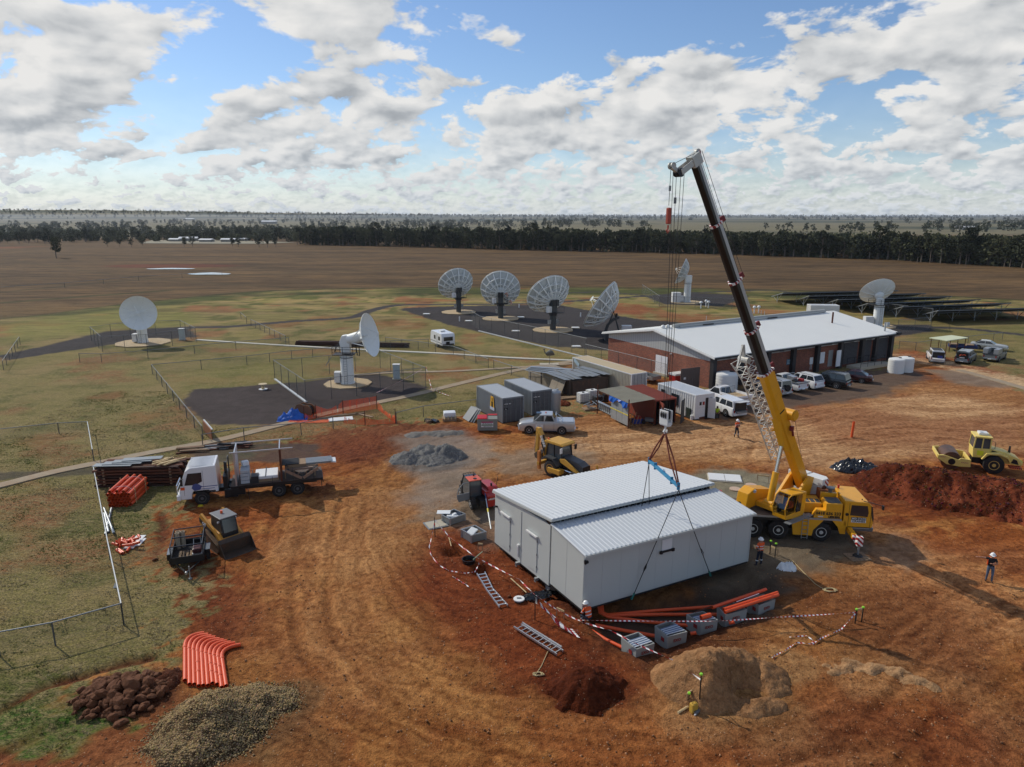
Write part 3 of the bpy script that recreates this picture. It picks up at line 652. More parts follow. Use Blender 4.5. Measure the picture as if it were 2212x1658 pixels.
for i,(u,v)in enumerate(((.4,.4),(4,.4),(7.6,.4),(11.2,.4),(.4,5.6),(4,5.6),(7.6,5.6),(11.2,5.6))):
    MB().box(u-.2,u+.2,v-.2,v+.2,-.8,-.101).build('pier',pit_concrete,m1)
# ---------------------------------------------------------------- brick equipment building
bb=thing('brick_building','long low red brick building with a big white gable roof and dark columns','building',(23.6,81.2,0),.524)
LB,WB,he,hr=36.,21.6,3.85,5.75
x0,x1,y0,y1=.5,LB-.5,.9,WB-.9
MB().box(x0,x1,y0,y1,-.3,3.25).build('wall',brickm,bb)
MB().box(x0+.02,x1-.02,y0+.02,y1-.02,3.251,he-.12).prism([(y0+.02,he-.12),(y1-.02,he-.12),(WB/2,hr-.14)],x0+.02,x1-.02,axis='x').build('gable_cladding',M('cladding_ribbed',S(176,178,176),.5,0,.05,.6,.08,stripes=((0,1,0),2.2,S(164,166,166))),bb)
rf=MB();rf.prism([(0,he),(WB/2,hr),(WB/2,hr+.12),(0,he+.12)],0,LB,axis='x');rf.build('roof',roof_white,bb)
MB().prism([(WB/2+.004,hr),(WB,he),(WB,he+.12),(WB/2+.004,hr+.12)],0,LB,axis='x').build('roof',roof_white,bb)
MB().prism([(-.02,he-.16),(WB/2,hr-.16),(WB+.02,he-.16),(WB+.02,he-.002),(WB/2,hr-.002),(-.02,he-.002)],-.06,-.005,axis='x').build('barge_board',white_steel,bb)
MB().box(0,LB,-.16,-.022,he-.16,he+.03).build('gutter',dark_steel,bb)
MB().box(3.2,33.5,WB/2-.45,WB/2+.05,hr+.13,hr+.5,ty=.08).build('ridge_duct',M('ridge_grey',S(176,176,170),.6),bb)
MB().box(4.,32,WB/2-.62,WB/2-.46,hr+.08,hr+.3).build('ridge_flashing',cladding,bb)
for x in(8,20.5):MB().box(x,x+1.9,WB/2-.75,WB/2-.63,hr+.08,hr+.2).build('roof_vent',dark_steel,bb)
for i,x in enumerate((.6,5.2,9.9,14.6,19.3,24.,28.6,31.6,35.2)):
    MB().box(x-.28,x+.28,y0-.5,y0-.001,-.3,he-.17).build('column',M('column_dark',S(44,42,44),.6),bb)
MB().box(x0-.12,x0-.001,y0-.1,y0+.14,0,he-.2).build('downpipe',dark_steel,bb)
MB().cyl((x1+.1,y0-.2,.6),(x1+.1,y0-.2,he-.2),.08,n=8).build('downpipe',white_steel,bb)
for i,x in enumerate((3.,7.6,12.3,17.,21.6,26.2,30.)):
    MB().box(x-.35,x+.35,.05,.25,he-.33,he-.2).bar((x,.25,he-.26),(x,.88,he-.5),.05).build('eave_light',galv,bb)
dr=MB().box(x0-.07,x0-.001,8.4,10.6,0.25,2.5).build('door',M('door_white',S(232,234,236),.45),bb)
MB().box(x0-.08,x0-.071,9.48,9.52,.25,2.5).build('door_seam',grey_steel,dr)
MB().box(x0-.25,x0-.001,8.2,10.8,.0,.24).build('door_step',concrete,bb)
MB().box(x0-.16,x0-.001,7.7,7.9,3.0,3.15).build('wall_lamp',white_steel,bb)
MB().box(21.9,22.8,y0-.04,y0-.001,.4,2.6).build('door',M('door_grey',S(150,152,150),.5),bb)
MB().box(22.84,23.7,y0-.62,y0-.54,.4,2.6).build('door',M('door_white',None),bb,None)
MB().box(19.9,21.1,y0-.06,y0-.001,1.0,2.5).build('switch_cabinet',M('door_white',None),bb)
MB().box(18.2,18.8,y0-.06,y0-.001,1.1,2.0).cyl((18.35,y0-.05,.4),(18.35,y0-.05,1.1),.03,n=6).cyl((18.6,y0-.05,.4),(18.6,y0-.05,1.1),.03,n=6).build('meter_box',M('door_white',None),bb)
sg=MB().box(13.7,14.4,y0-.03,y0-.001,1.5,2.2).build('wall_sign',M('sign_blue',S(70,120,140),.5),bb)
for k in range(3):MB().box(13.8,14.3-.1*(k%2),y0-.036,y0-.031,1.62+.17*k,1.68+.17*k).build('print_line',white_steel,sg)
MB().box(24.3,24.7,y0-.05,y0-.001,1.7,2.3).build('notice',M('door_white',None),bb)
for xa,xb in((25.,27.9),(29.3,30.9),(31.95,34.7)):
    MB().box(xa,xb,y0-.03,y0-.001,.35,3.3).build('louvre_frame',M('column_dark',None),bb)
    for k in range(16):MB().obox(((xa+xb)/2,y0-.09,.45+k*.18),(xb-xa,.16,.025),(.6,0,0)).build('louvre_blade',M('louvre_grey',S(96,94,94),.5),bb)
pipe_c=MB().cyl((29.4,6.2,4.6),(29.4,6.2,6.6),.12,n=8).build('flue',rust,bb)
MB().cyl((34.2,1.2,4.),(34.2,1.2,5.4),.12,n=8).cyl((34.5,1.2,5.1),(34.75,1.0,5.1),.3,.32,n=12).build('roof_antenna',galv,bb)
MB().box(35.1,35.9,-.3,.1,he-.05,he+.25).build('flood_light',dark_steel,bb)
for x in(9.,19.6,20.3):MB().cyl((x,WB/2-.2,hr+.4),(x,WB/2-.2,hr+1.1+.1*(x%2)),.035,n=6).build('roof_mast',galv,bb)
for x in(1.6,2.4):MB().lathe([(.3,0),(.3,.2),(.2,.35),(0.02,.42)],10,org=(x,WB/2,hr+.1)).build('roof_vent',white_steel,bb)
rp=thing('entry_ramp','concrete ramp with steel handrails leading to the brick building side door','ramp',bb.matrix_basis@Vector((25.,-.7,0)),.524)
MB().prism([(0,0),(0,.42),(4.5,.42),(8.6,.05),(8.6,0)],-1.2,.9).build('ramp_slab',concrete,rp)
for y in(-1.15,.85):
    for x in(0,1.5,3,4.5,6.2,8.2):
        z0=.42 if x<=4.5 else.42-.37*(x-4.5)/4.1;MB().cyl((x,y,z0),(x,y,z0+.95),.03,n=6).build('post',dark_steel,rp)
    for dz in(.93,.5):MB().tube([(0,y,.42+dz),(4.5,y,.42+dz),(8.4,y,.07+dz)],.03).build('rail',dark_steel,rp)
# ---------------------------------------------------------------- shipping containers
def container(label,loc,rz,Lc,h,side,door,top,W_=2.44,n=None,corr=True,doors=True,open_end=False,scale=1.):
    t=thing('shipping_container',label,'container',loc,rz);n=n or int(Lc/.28)
    def wall(xf,s):
        mb=MB();pts=[]
        for i in range(n):
            for a,d in((0,0),(.3,0),(.5,1),(.8,1)):pts.append(((i+a)/n,d))
        pts.append((1,0));ya,yb=.1,Lc-.1
        low=[(xf-s*.05*d,ya+(yb-ya)*u,.12)for u,d in pts];up=[(x,y,h-.1)for x,y,z in low];k=len(pts)
        return mb.add(low+up,[(i,i+1,k+i+1,k+i)for i in range(k-1)])
    for xf,s in((.03,-1),(W_-.03,1)):wall(xf,s).build('side_wall',side,t)
    MB().box(.04,W_-.04,Lc-.06,Lc-.03,.12,h-.1).build('end_wall',side,t)
    rf=MB();k=12;rf.box(.05,W_-.05,.06,Lc-.05,h-.06,h-.02);rf.build('roof',top,t)
    if corr:
        for i in range(int(Lc/.34)):MB().box(.2,W_-.2,.22+i*.34,.36+i*.34,h-.019,h+.0,ty=.02,tx=.03).build('roof_rib',top,t)
    MB().box(0,W_,0,Lc,0,.118).build('floor',dark_steel,t)
    fr=MB()
    for x in(0,W_-.12):
        for y in(0,Lc-.12):fr.box(x,x+.12,y,y+.12,.119,h)
    for x in(0,W_-.08):fr.box(x,x+.08,.121,Lc-.121,h-.12,h-.001)
    for y in(0,Lc-.1):fr.box(.121,W_-.121,y,y+.1,h-.14,h-.002)
    fr.build('frame',side if side is not container_beige else container_white,t)
    if doors:
        for s in(0,1):
            xa=.14+s*(W_/2-.135);xb=xa+W_/2-.145;d=MB().box(xa,xb,-.0,.05,.16,h-.16)
            for q in range(5):d.box(xa+.06,xb-.06,-.03,-.001,.26+q*(h-.5)/5,.26+(q+.55)*(h-.5)/5,tx=.03)
            dd_=d.build('door',door,t,bevel=.004)
            for xx in(xa+.28,xb-.28):
                MB().cyl((xx,-.055,.14),(xx,-.055,h-.12),.022,n=6).box(xx-.03,xx+.03,-.08,-.04,1.0,1.1).build('lock_rod',galv_dull,dd_)
            for z in(.4,1.3,2.2):MB().box((xa-.02)if s==0 else(xb-.04),(xa+.06)if s==0 else(xb+.02),-.05,-.031,z,z+.12).build('hinge',door,dd_)
    t.scale=(scale,)*3;return t
cA=container('grey shipping container with a yellow and dark sticker, beside the red lidded skip',(-.97,67.35,0),.475,6.06,2.62,container_grey,container_door,container_top,corr=False)
cB=container('grey shipping container half hidden behind the first, with the corrugated tank beside it',(2.,70.15,0),.49,6.06,2.62,container_grey,container_door,container_top,corr=False)
plate=M('number_plate_black',S(20,20,22),.5)
for cc_,sc_ in((cA,'ROYAL'),(cB,'ROYAL')): # small code plates on the doors
    MB().box(.2,.62,-.075,-.062,1.88,2.12).box(.68,.98,-.075,-.062,1.88,2.12).box(.2,.6,-.075,-.062,1.4,1.62).build('code_plate',plate,cc_)
    text('HIRE',.2,white_steel,cc_,(.41,-.08,2.),(PI/2,0,0),bold=.004);text('ME',.2,white_steel,cc_,(.83,-.08,2.),(PI/2,0,0),bold=.004)
    MB().box(.33,.37,-.085,-.076,1.44,1.56).box(.33,.47,-.085,-.076,1.43,1.46).build('logo_mark',white_steel,cc_)
sk=MB().box(-.065,-.052,1.65,2.65,1.0,2.35);sk.v[4]=(-.065,1.85,2.35);sk.v[5]=(-.052,1.85,2.35);sk.v[6]=(-.052,2.45,2.35);sk.v[7]=(-.065,2.45,2.35)
sk=sk.build('side_sticker',M('sticker_yellow',S(226,170,50),.5),cA)
MB().box(-.08,-.067,1.95,2.3,1.2,1.8).box(-.08,-.067,2.05,2.2,1.81,2.2).build('sticker_figure',plate,sk)
MB().box(-.09,-.081,1.6,2.6,.95,1.25).build('sticker_base',M('sticker_pale',S(190,198,215),.5),sk)
cS=container('long dusty beige shipping container beside the brick gable wall',(13.5,78.3,0),.53,12.19,2.75,container_beige,M('reefer_door',S(168,170,168),.5,0,.1,1.5,.15),container_beige_top,corr=False,scale=.95)
MB().obox((-.02,11.2,2.2),(.012,1.3,.5),(.5,0,0)).build('faded_logo',M('faded_blue',S(168,190,200),.6),cS)
cW=container('white corrugated site office container with dark windows and open doorway',(18.3,68.6,0),.455,6.06,2.6,container_white,container_white,M('site_roof',S(196,200,204),.5,0,.08,1,.06),doors=False,n=17)
for y0_,y1_,z0_,z1_ in((4.9,5.4,1.4,2.1),(2.6,3.7,.9,2.05)):MB().box(-.06,.05,y0_,y1_,z0_,z1_).build('window',glass_dark,cW)
ew=MB().box(.12,1.3,-.0,.05,.12,2.46).box(2.1,2.32,0,.05,.12,2.46).box(1.301,2.099,0,.05,2.2,2.46).build('end_wall',container_white,cW)
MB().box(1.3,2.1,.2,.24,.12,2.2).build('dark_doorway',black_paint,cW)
MB().obox((1.85,-.35,1.17),(.05,.75,2.1),(0,0,.5)).build('door',container_white,cW)
for x in(.55,.95):MB().box(x,x+.26,-.015,-.001,1.5,1.85).build('notice',plate if x<.6 else M('sign_red',S(150,40,36),.5),cW)
cR=thing('shipping_container','rust red open shipping container with a lean-to shelter of grey sheets','container',(14.0,67.,0),.41)
def corr_roof(P,n,amp,mat,name,par):
    a,b,cc,d=[Vector(p)for p in P];mb=MB();k=n*2+1
    A_=[a+(b-a)*(i/(k-1))+Vector((0,0,amp*(i%2)))for i in range(k)];B_=[d+(cc-d)*(i/(k-1))+Vector((0,0,amp*(i%2)))for i in range(k)]
    mb.add(A_+B_,[(i,i+1,k+i+1,k+i)for i in range(k-1)]);return mb.build(name,mat,par)
MB().box(0,.06,0,6.06,.1,2.5).build('side_wall',container_red,cR);MB().box(2.38,2.44,0,6.06,.1,2.5).build('side_wall',M('dark_blue_grey',S(50,52,54),.6,0,.2,2,.2),cR)
for k in range(18):MB().box(2.441,2.47,.1+k*.33,.26+k*.33,.12,2.48).build('wall_rib',M('dark_blue_grey',None),cR)
MB().box(.061,2.379,6.,6.05,.1,2.5).build('end_wall',container_red,cR);MB().box(0,2.44,.02,6.06,0,.099).build('floor',dark_steel,cR)
corr_roof([(-.02,-.02,2.51),(-.02,6.1,2.56),(2.5,6.1,2.56),(2.5,-.02,2.51)],22,.05,container_red,'roof',cR)
MB().box(-.02,2.46,-.02,.08,2.38,2.505).box(-.001,.09,-.01,.09,.1,2.37).box(2.35,2.45,-.01,.09,.1,2.37).build('frame',container_red,cR)
dr=MB().obox((.3,-.62,1.25),(.06,1.18,2.3),(0,0,-.25)).build('door',container_red,cR)
for z in(.5,1.,1.5,2.):MB().obox((.25,-.62,z),(.08,1.,.1),(0,0,-.25)).build('door_rib',rust,dr)
MB().obox((.24,-.75,1.85),(.1,.16,.16),(0,0,-.25)).build('door_sticker',white_steel,dr)
MB().obox((2.9,-.5,1.25),(.06,1.18,2.3),(0,0,-.9)).build('door',M('dark_blue_grey',None),cR)
# lean-to
sh=thing('lean_to_shelter','open lean-to of grey roofing sheets on rusty posts, blue tarp hanging from its edge','shelter',(14.0,67.,0),.41)
for k in range(6):
    a=.0+k*.98;corr_roof([(-3.1,a,2.52),(-3.1,a+1.02,2.55),(-.03,a+1.02,2.68),(-.03,a,2.65)],6,.03,M('weathered_sheet',S(158,152,132),.65,.1,.25,1.2,.2),'roof_sheet',sh)
for x,y,hh_ in((-3.05,0.,2.9),(-3.05,5.9,3.1),(-.2,-.15,2.55)):MB().cyl((x,y,0),(x,y,hh_),.06,n=8).build('post',rust,sh)
MB().bar((-3.05,0,2.46),(-3.05,5.9,2.48),.08,.08).build('beam',rust,sh)
tp=MB();cols=12
for i in range(cols+1):
    y=.1+i*.28;dp=.32+.25*math.sin(i*.8)+.08*random.random()
    tp.add([(-3.12-.03*math.sin(i*1.7),y,2.53),(-3.2+.1*math.sin(i*2.1),y,2.5-dp)],[])
tp.f=[(2*i,2*i+2,2*i+3,2*i+1)for i in range(cols)];tp.m=[0]*cols;tp.build('tarp',blue_tarp,sh)
for k in range(3):MB().box(-3.02,-2.98,.15+k*1.05,1.15+k*1.05,.25,2.2).build('clear_sheet',M('clear_plastic',S(168,176,178),.2,.2,.25,2),sh)
MB().box(-3.05,-3.021,.1,3.4,1.25,1.33).build('yellow_tape',M('tape_yellow',S(216,196,50),.5),sh)
for i in range(4):MB().bar((-2.9+.4*i,.2,.05),(-2.6+.3*i,-.2,1.9-.3*i),.05).build('stick',timber_old,sh)
# white container behind the roof
p=G(1749,688);cX=container('white shipping container standing behind the brick building roof',(p.x,p.y,0),-.08,2.44,2.6,white_steel,white_steel,white_steel,W_=5.6,n=8,doors=False)
for k in range(19):MB().box(.2+k*.28,.34+k*.28,-.04,-.0,.15,2.42).build('wall_rib',white_steel,cX)
MB().box(.1,5.5,0.001,.04,.12,2.5).build('side_wall',white_steel,cX)
# old rusty shed with loose roofing
E_=lambda x,y,z=0.:g('E',x,y,z)
sp=E_(975,520);shd=thing('old_shed','rust stained lean-to shed of old tanks and sheets with loose roofing iron','shed',(sp.x,sp.y,0),.5)
stain=M('stained_panel',S(158,146,128),.8,0,.35,1.2,.5,dustcol=S(112,92,74))
MB().box(-.2,5.2,0,3.0,0,1.75).build('wall',M('grey_brown_wall',S(96,84,74),.85,0,.3,1.5,.3),shd)
MB().box(-.25,3.2,3.05,9.3,0,1.7).build('wall',stain,shd);MB().box(-.33,3.25,6.1,6.2,0,1.72).build('wall_frame',dark_rust,shd)
for k in range(9):
    xx=-1.1+k*.72;MB().obox((xx+.4,1.9+.2*math.sin(k*2.3),2.02+.05*k%.2),(.8,4.6+.5*math.sin(k*1.3),.03),(.02*math.sin(k),.05*math.cos(k*3),.12*math.sin(k*1.9))).build('roof_sheet',galv_dull,shd)
for k in range(4):MB().obox((-1.+k*.5,4.3+k*.3,2.05+.06*k),(.8,5.0,.03),(.02,.04,.5+.12*k)).build('roof_sheet',galv,shd)
for k in range(2):MB().obox((-.95-.06*k,.9+1.3*k,.85),(.06,1.25,1.95),(0,.42,.05)).build('leaning_sheet',stain,shd)
MB().obox((1.3,-.28,.85),(2.6,.05,1.7),(-.12,0,0)).build('leaning_sheet',M('rust_dark_sheet',S(84,66,54),.85,0,.3,1.5,.3),shd)
# tanks
def tank(label,p,r,h,mat=None,rings=6,cat='water tank',group=None):
    t=thing('water_tank',label,cat,(p.x,p.y,0),0,group);prof=[(r,0)]
    for k in range(rings):z=h*.92*(k+.5)/rings;prof+=[(r,z-h*.04),(r*1.015,z),(r,z+h*.04)]
    prof+=[(r*.97,h*.95),(r*.5,h*1.02),(.02,h*1.03)]
    MB().lathe(prof,28).build('shell',mat or tank_white,t,smooth=True);MB().cyl((r*.4,0,h*1.0),(r*.4,0,h*1.06),r*.2,n=12).build('lid',dark_steel if mat is None else mat,t);return t
k1=g('K',1185,955);k2=g('K',1260,945)
tank('white plastic water tank by the ramp, left of its pair',G(1937,805)if 0 else k1,.98,1.95);tank('white plastic water tank, right of its pair at the building corner',k2,.98,1.95)
q=g('F',930,640);tank('white water tank under the eave at the near corner of the brick building',Vector((q.x-.3,q.y+1.5,0)),1.25,2.2)
q=g('E',850,665);tank('slim corrugated steel tank standing against the rear grey container',Vector((q.x-.1,q.y+.5,0)),.62,2.35,galv,16)
# ---------------------------------------------------------------- mobile crane
def xf(mb,m,i0=0):
    mb.v[i0:]=[tuple(m@Vector(v))for v in mb.v[i0:]];return mb
slew=Vector((17.23,42.96,0))
cr=thing('mobile_crane','yellow three axle mobile crane with a long black telescopic boom lifting the grey module','crane',slew)
CM=Matrix.Translation(Vector((19.429,41.30,0))-slew)@Matrix.Rotation(-.133,4,'Z') # carrier: x from front axle, y=0 near side face
bd=Vector((-.823,-.568,0)).normalized();SM=Matrix.Rotation(math.atan2(bd.y,bd.x),4,'Z')
def cb(name,mb,mat,par=cr,m=CM,**k):return xf(mb,m).build(name,mat,par,**k)
Wc=2.7
cb('chassis',MB().box(-5.9,1.5,.55,Wc-.55,.6,1.42).box(-5.9,-5.0,.1,Wc-.1,.75,1.5),black_paint)
cb('deck',MB().box(-6.05,1.12,.0,Wc,1.52,1.6),M('deck_plate',S(104,92,82),.7,.1,.15,2,.3),bevel=.01)
cb('deck_edge',MB().box(-6.05,1.12,-.03,-.001,1.49,1.61),galv)
for v0,v1 in((0,.12),(Wc-.12,Wc)):
    cb('side_skirt',MB().prism([(-1.85,1.51),(-1.7,.4),(-.56,.4),(-.5,.78),(-.15,1.2),(.1,1.51)][::1],v0,v1),crane_yellow,bevel=.01)
    cb('side_skirt',MB().prism([(.55,1.51),(.95,1.05),(1.1,.62),(1.42,.62),(1.42,1.51)],v0,v1),crane_yellow,bevel=.01)
    cb('wheel_housing',MB().prism([(-5.9,1.51),(-5.9,1.15),(-5.0,1.3),(-1.86,1.3),(-1.86,1.51)],v0+.01,v1-.01),black_paint)
    cb('wheel_housing',MB().box(-.6,.6,v0+.3*(v0==0),v1-.3*(v0>0)+.0,1.28,1.51)if 0 else MB().box(-.1,.55,v0+.02,v1-.02,1.3,1.5),black_paint)
def wheel(par,m,u,v,r,w,rimmat,side=-1,hub=.5,name='wheel'):
    """tyre with treads, dished rim and nuts; the axle runs along local y, side = outward direction"""
    prof=[(r*hub,-w/2),(r*.86,-w/2),(r*.97,-w*.42),(r,-w*.3),(r,w*.3),(r*.97,w*.42),(r*.86,w/2),(r*hub,w/2)]
    mb=MB().lathe(prof,26,org=(u,v,r),ax=(0,1,0));
    t=xf(mb,m).build(name,black_rubber,par,smooth=30)
    o=v+side*w/2
    rm=MB().lathe([(r*hub*.98,-w*.1),(r*hub*1.02,.005),(r*hub*.9,.0),(r*hub*.84,-w*.10),(r*hub*.4,-w*.08),(r*hub*.36,0.02),(.02,.03)],20,org=(u,o,r),ax=(0,side,0))
    for k in range(8):
        a=2*PI*k/8;rm.cyl((u+math.cos(a)*r*hub*.62,o-side*w*.20,r+math.sin(a)*r*hub*.62),(u+math.cos(a)*r*hub*.62,o-side*w*.10,r+math.sin(a)*r*hub*.62),r*hub*.09,n=6,mi=1)
    xf(rm,m).build('rim',[rimmat,dark_steel],t,smooth=30)
    return t
for u in(0,-2.59,-4.16):
    wheel(cr,CM,u,.26,.64,.5,M('crane_rim',S(196,196,190),.5,.1,.1,4,.1));wheel(cr,CM,u,Wc-.26,.64,.5,M('crane_rim',None),1)
# carrier cab
prof=[(1.22,1.12),(2.95,1.12),(3.0,1.75),(2.85,2.55),(2.62,2.78),(1.22,2.84)]
cb('driver_cab',MB().prism(prof,0,Wc),crane_yellow,bevel=.05)
cb('side_window',MB().prism([(1.58,1.9),(2.62,1.84),(2.66,2.1),(2.56,2.56),(1.62,2.58)],-.012,-.002),glass_dark,bevel=.0)
cb('side_window',MB().prism([(1.58,1.9),(2.62,1.84),(2.66,2.1),(2.56,2.56),(1.62,2.58)],Wc+.002,Wc+.012),glass_dark)
cb('windscreen',MB().add([(3.008,.12,1.8),(3.008,Wc-.12,1.8),(2.87,Wc-.2,2.52),(2.87,.2,2.52)],[(0,1,2,3)]).add([(2.98,-.004,1.5),(3.0,-.004,1.75),(2.86,-.004,2.52),(2.76,-.004,2.56),(2.86,-.004,1.8)],[(0,1,2,3,4)]),glass_dark)
dr=cb('door_seam',MB().box(1.5,1.52,-.008,-.002,1.15,2.7).box(2.8,2.82,-.008,-.002,1.15,2.5).box(1.5,2.82,-.008,-.002,1.13,1.15),black_paint)
cb('door_handle',MB().cyl((1.4,-.03,1.95),(1.4,-.0,1.95),.1,n=10),black_paint)
sgn=cb('company_sign',MB().box(1.68,2.55,-.022,-.009,1.62,1.79),plate);sg2=cb('company_sign',MB().box(1.68,2.55,-.022,-.009,1.44,1.615),white_steel)
RX=Euler((PI/2,0,-.133))
text('MID STATE',.17,white_steel,cr,CM@Vector((2.12,-.026,1.705)),RX,bold=.003);text('CRANES',.18,plate,cr,CM@Vector((2.12,-.026,1.527)),RX,bold=.004,sx=1.15)
cb('step_bar',MB().box(1.55,2.8,-.03,-.001,1.05,1.1),galv);cb('bumper',MB().box(1.6,3.05,.05,Wc-.05,.85,1.1),grey_steel,bevel=.04)
cb('headlight',MB().box(3.02,3.08,.12,.42,.92,1.06),lamp_clear);cb('headlight',MB().box(3.02,3.08,Wc-.42,Wc-.12,.92,1.06),lamp_clear)
mr=cb('mirror_arm',MB().tube([(2.3,.05,2.86),(2.9,-.35,2.85),(3.25,-.42,2.78)],.025),black_paint);cb('mirror',MB().obox((3.28,-.45,2.68),(.1,.2,.28)),black_paint,bevel=.03)
cb('beacon',MB().cyl((1.45,Wc-.5,2.84),(1.45,Wc-.5,3.05),.07,n=8),M('beacon_red',S(190,40,30),.3),smooth=30)
cb('wiper',MB().cyl((2.3,.3,2.83),(2.3,.3,2.9),.03),black_paint)
# engine cover and deck lockers behind the cab
cb('engine_cover',MB().prism([(.14,1.62),(1.12,1.62),(1.12,2.6),(.14,2.6),(.14,2.12)],0,1.15),crane_yellow,bevel=.03)
cb('cooler_grille',MB().box(.25,1.05,.12,1.05,2.601,2.625),M('grille_dark',S(70,72,74),.6))
cb('engine_cover',MB().prism([(-.55,1.62),(.135,1.62),(.135,2.12),(-.35,2.12),(-.52,1.8)],.0,.5),crane_yellow,bevel=.02)
bx=cb('engine_cover',MB().box(-.95,.1,.75,2.1,1.62,2.3),crane_yellow,bevel=.04)
for k in range(3):cb('vent_panel',MB().box(-.85+k*.32,-.6+k*.32,.85,1.45,2.301,2.31),M('grille_dark',None),bx)
cb('hose_reel',MB().cyl((-1.0,.85,1.95),(-1.0,1.15,1.95),.28,n=14),crane_yellow);cb('toolbox',MB().box(-1.15,.3,1.5,2.55,1.62,2.2),M('cover_brown',S(150,84,36),.6))
cb('rear_cover',MB().box(.2,.95,1.9,2.6,1.62,2.75),M('cover_brown',None),bevel=.1);cb('exhaust',MB().cyl((.75,1.5,2.6),(.75,1.5,3.05),.13,n=10).cyl((.75,1.5,3.05),(.75,1.5,3.12),.26,n=14),grey_steel);cb('horn',MB().cyl((.35,1.85,2.9),(.45,1.7,3.05),.06,.13,n=8),rust)
cb('deck_box',MB().box(.15,1.1,1.3,1.5,2.3,2.8),crane_yellow)
text('0418 636 233',.27,plate,cr,CM@Vector((.30,-.012,1.93)),RX,bold=.009)
text('LIEBHERR',.17,plate,cr,CM@Vector((.66,-.012,1.715)),RX,bold=.012,sx=.95)
cb('maker_badge',MB().box(-.3,0,-.012,-.002,1.68,1.75),white_steel)
lad=MB()
for x in(-1.2,-.85):lad.bar((x,-.08,.2),(x,-.05,1.9),.035)
for k in range(6):lad.bar((-1.2,-.075,.28+k*.27),(-.85,-.075,.28+k*.27),.03)
cb('ladder',lad,galv)
# outriggers
def outrig(u,v,s,pads=True):
    e=cb('outrigger_beam',MB().bar((u,v-s*1.0,1.0),(u,v+s*.95,.92),.26,.3),crane_yellow)
    cb('outrigger_beam',MB().bar((u,v+s*.96,.92),(u,v+s*1.72,.88),.23,.27),stripe_rw)
    j=cb('outrigger_jack',MB().cyl((u,v+s*1.87,.18),(u,v+s*1.87,1.25),.06,n=10).cyl((u,v+s*1.87,.7),(u,v+s*1.87,1.3),.11,n=10),galv_dull)
    cb('jack_guard',MB().box(u-.17,u+.17,v+s*1.87-.14,v+s*1.87+.14,.78,1.34),stripe_rw,j)
    cb('outrigger_foot',MB().cyl((u,v+s*1.87,.1),(u,v+s*1.87,.19),.3,.22,n=14),black_paint)
    p=cr.matrix_basis@(CM@Vector((u,v+s*1.87,0)))
    if pads:
        tm=thing('timber_mat',['crossed timber mat under the near front outrigger foot of the crane','timber mat under the far front crane outrigger','timber mat under the near rear crane outrigger','timber mat under the far rear crane outrigger'][pads-1],'timber mat',(p.x,p.y,0),-.133+.3)
        for k in range(5):MB().box(-.62+k*.25,-.40+k*.25,-.5,.5,.0,.06).build('plank',timber_old,tm)
        for k in range(2):MB().box(-.5,.5,-.3+k*.35,-.06+k*.35,.061,.1).build('plank',timber_old,tm)
outrig(1.63,0,-1,1);outrig(1.45,Wc,1,2);outrig(-5.6,0,-1,3);outrig(-5.6,Wc,1,4)
# superstructure (x forward along the boom, origin on the slew axis)
def sb(name,mb,mat,par=cr,**k):return xf(mb,SM).build(name,mat,par,**k)
sb('slew_ring',MB().cyl((0,0,1.6),(0,0,1.8),.85,n=28),dark_steel)
sb('turntable',MB().box(-2.3,1.3,-.75,.75,1.82,2.15).prism([(-2.6,3.35),(-2.2,3.5),(-1.8,3.3),(-.6,2.15),(-2.3,2.15)],-.72,-.52).prism([(-2.6,3.35),(-2.2,3.5),(-1.8,3.3),(-.6,2.15),(-2.3,2.15)],.52,.72),crane_yellow,bevel=.03)
sb('winch',MB().cyl((-2.5,-.5,2.75),(-2.5,.5,2.75),.34,n=16),dark_steel)
cwm=MB()
for k,(a,b)in enumerate(((1.75,2.28),(2.3,2.8),(2.82,3.3))):
    for s in(-1,1):
        cw=sb('counterweight',MB().prism([(-3.55,s*.06),(-2.72,s*.06),(-2.72,s*1.28),(-3.3,s*1.28),(-3.55,s*1.0)][::s],a,b,axis='z'),white_steel,bevel=.03)
for s in(-1,1):sb('hazard_stripe',MB().add([(-3.56,s*.1,1.8),(-3.56,s*.95,1.8),(-3.56,s*.95,3.25),(-3.56,s*.1,3.25)],[(0,1,2,3)]).add([(-3.36,s*1.292,1.8),(-2.95,s*1.292,1.8),(-2.95,s*1.292,3.25),(-3.36,s*1.292,3.25)],[(0,1,2,3)]),stripe_rw)
sb('hood',MB().prism([(-.2,1.85),(1.9,1.75),(2.25,1.9),(2.1,2.75),(1.5,3.0),(-.2,2.6)],-1.6,-.78),crane_yellow,bevel=.05)
sb('lamp',MB().cyl((2.14,-1.3,2.0),(2.24,-1.3,2.0),.12,n=10),black_paint);sb('lamp',MB().cyl((1.5,-.75,2.85),(1.6,-.7,2.85),.1,n=10),lamp_clear)
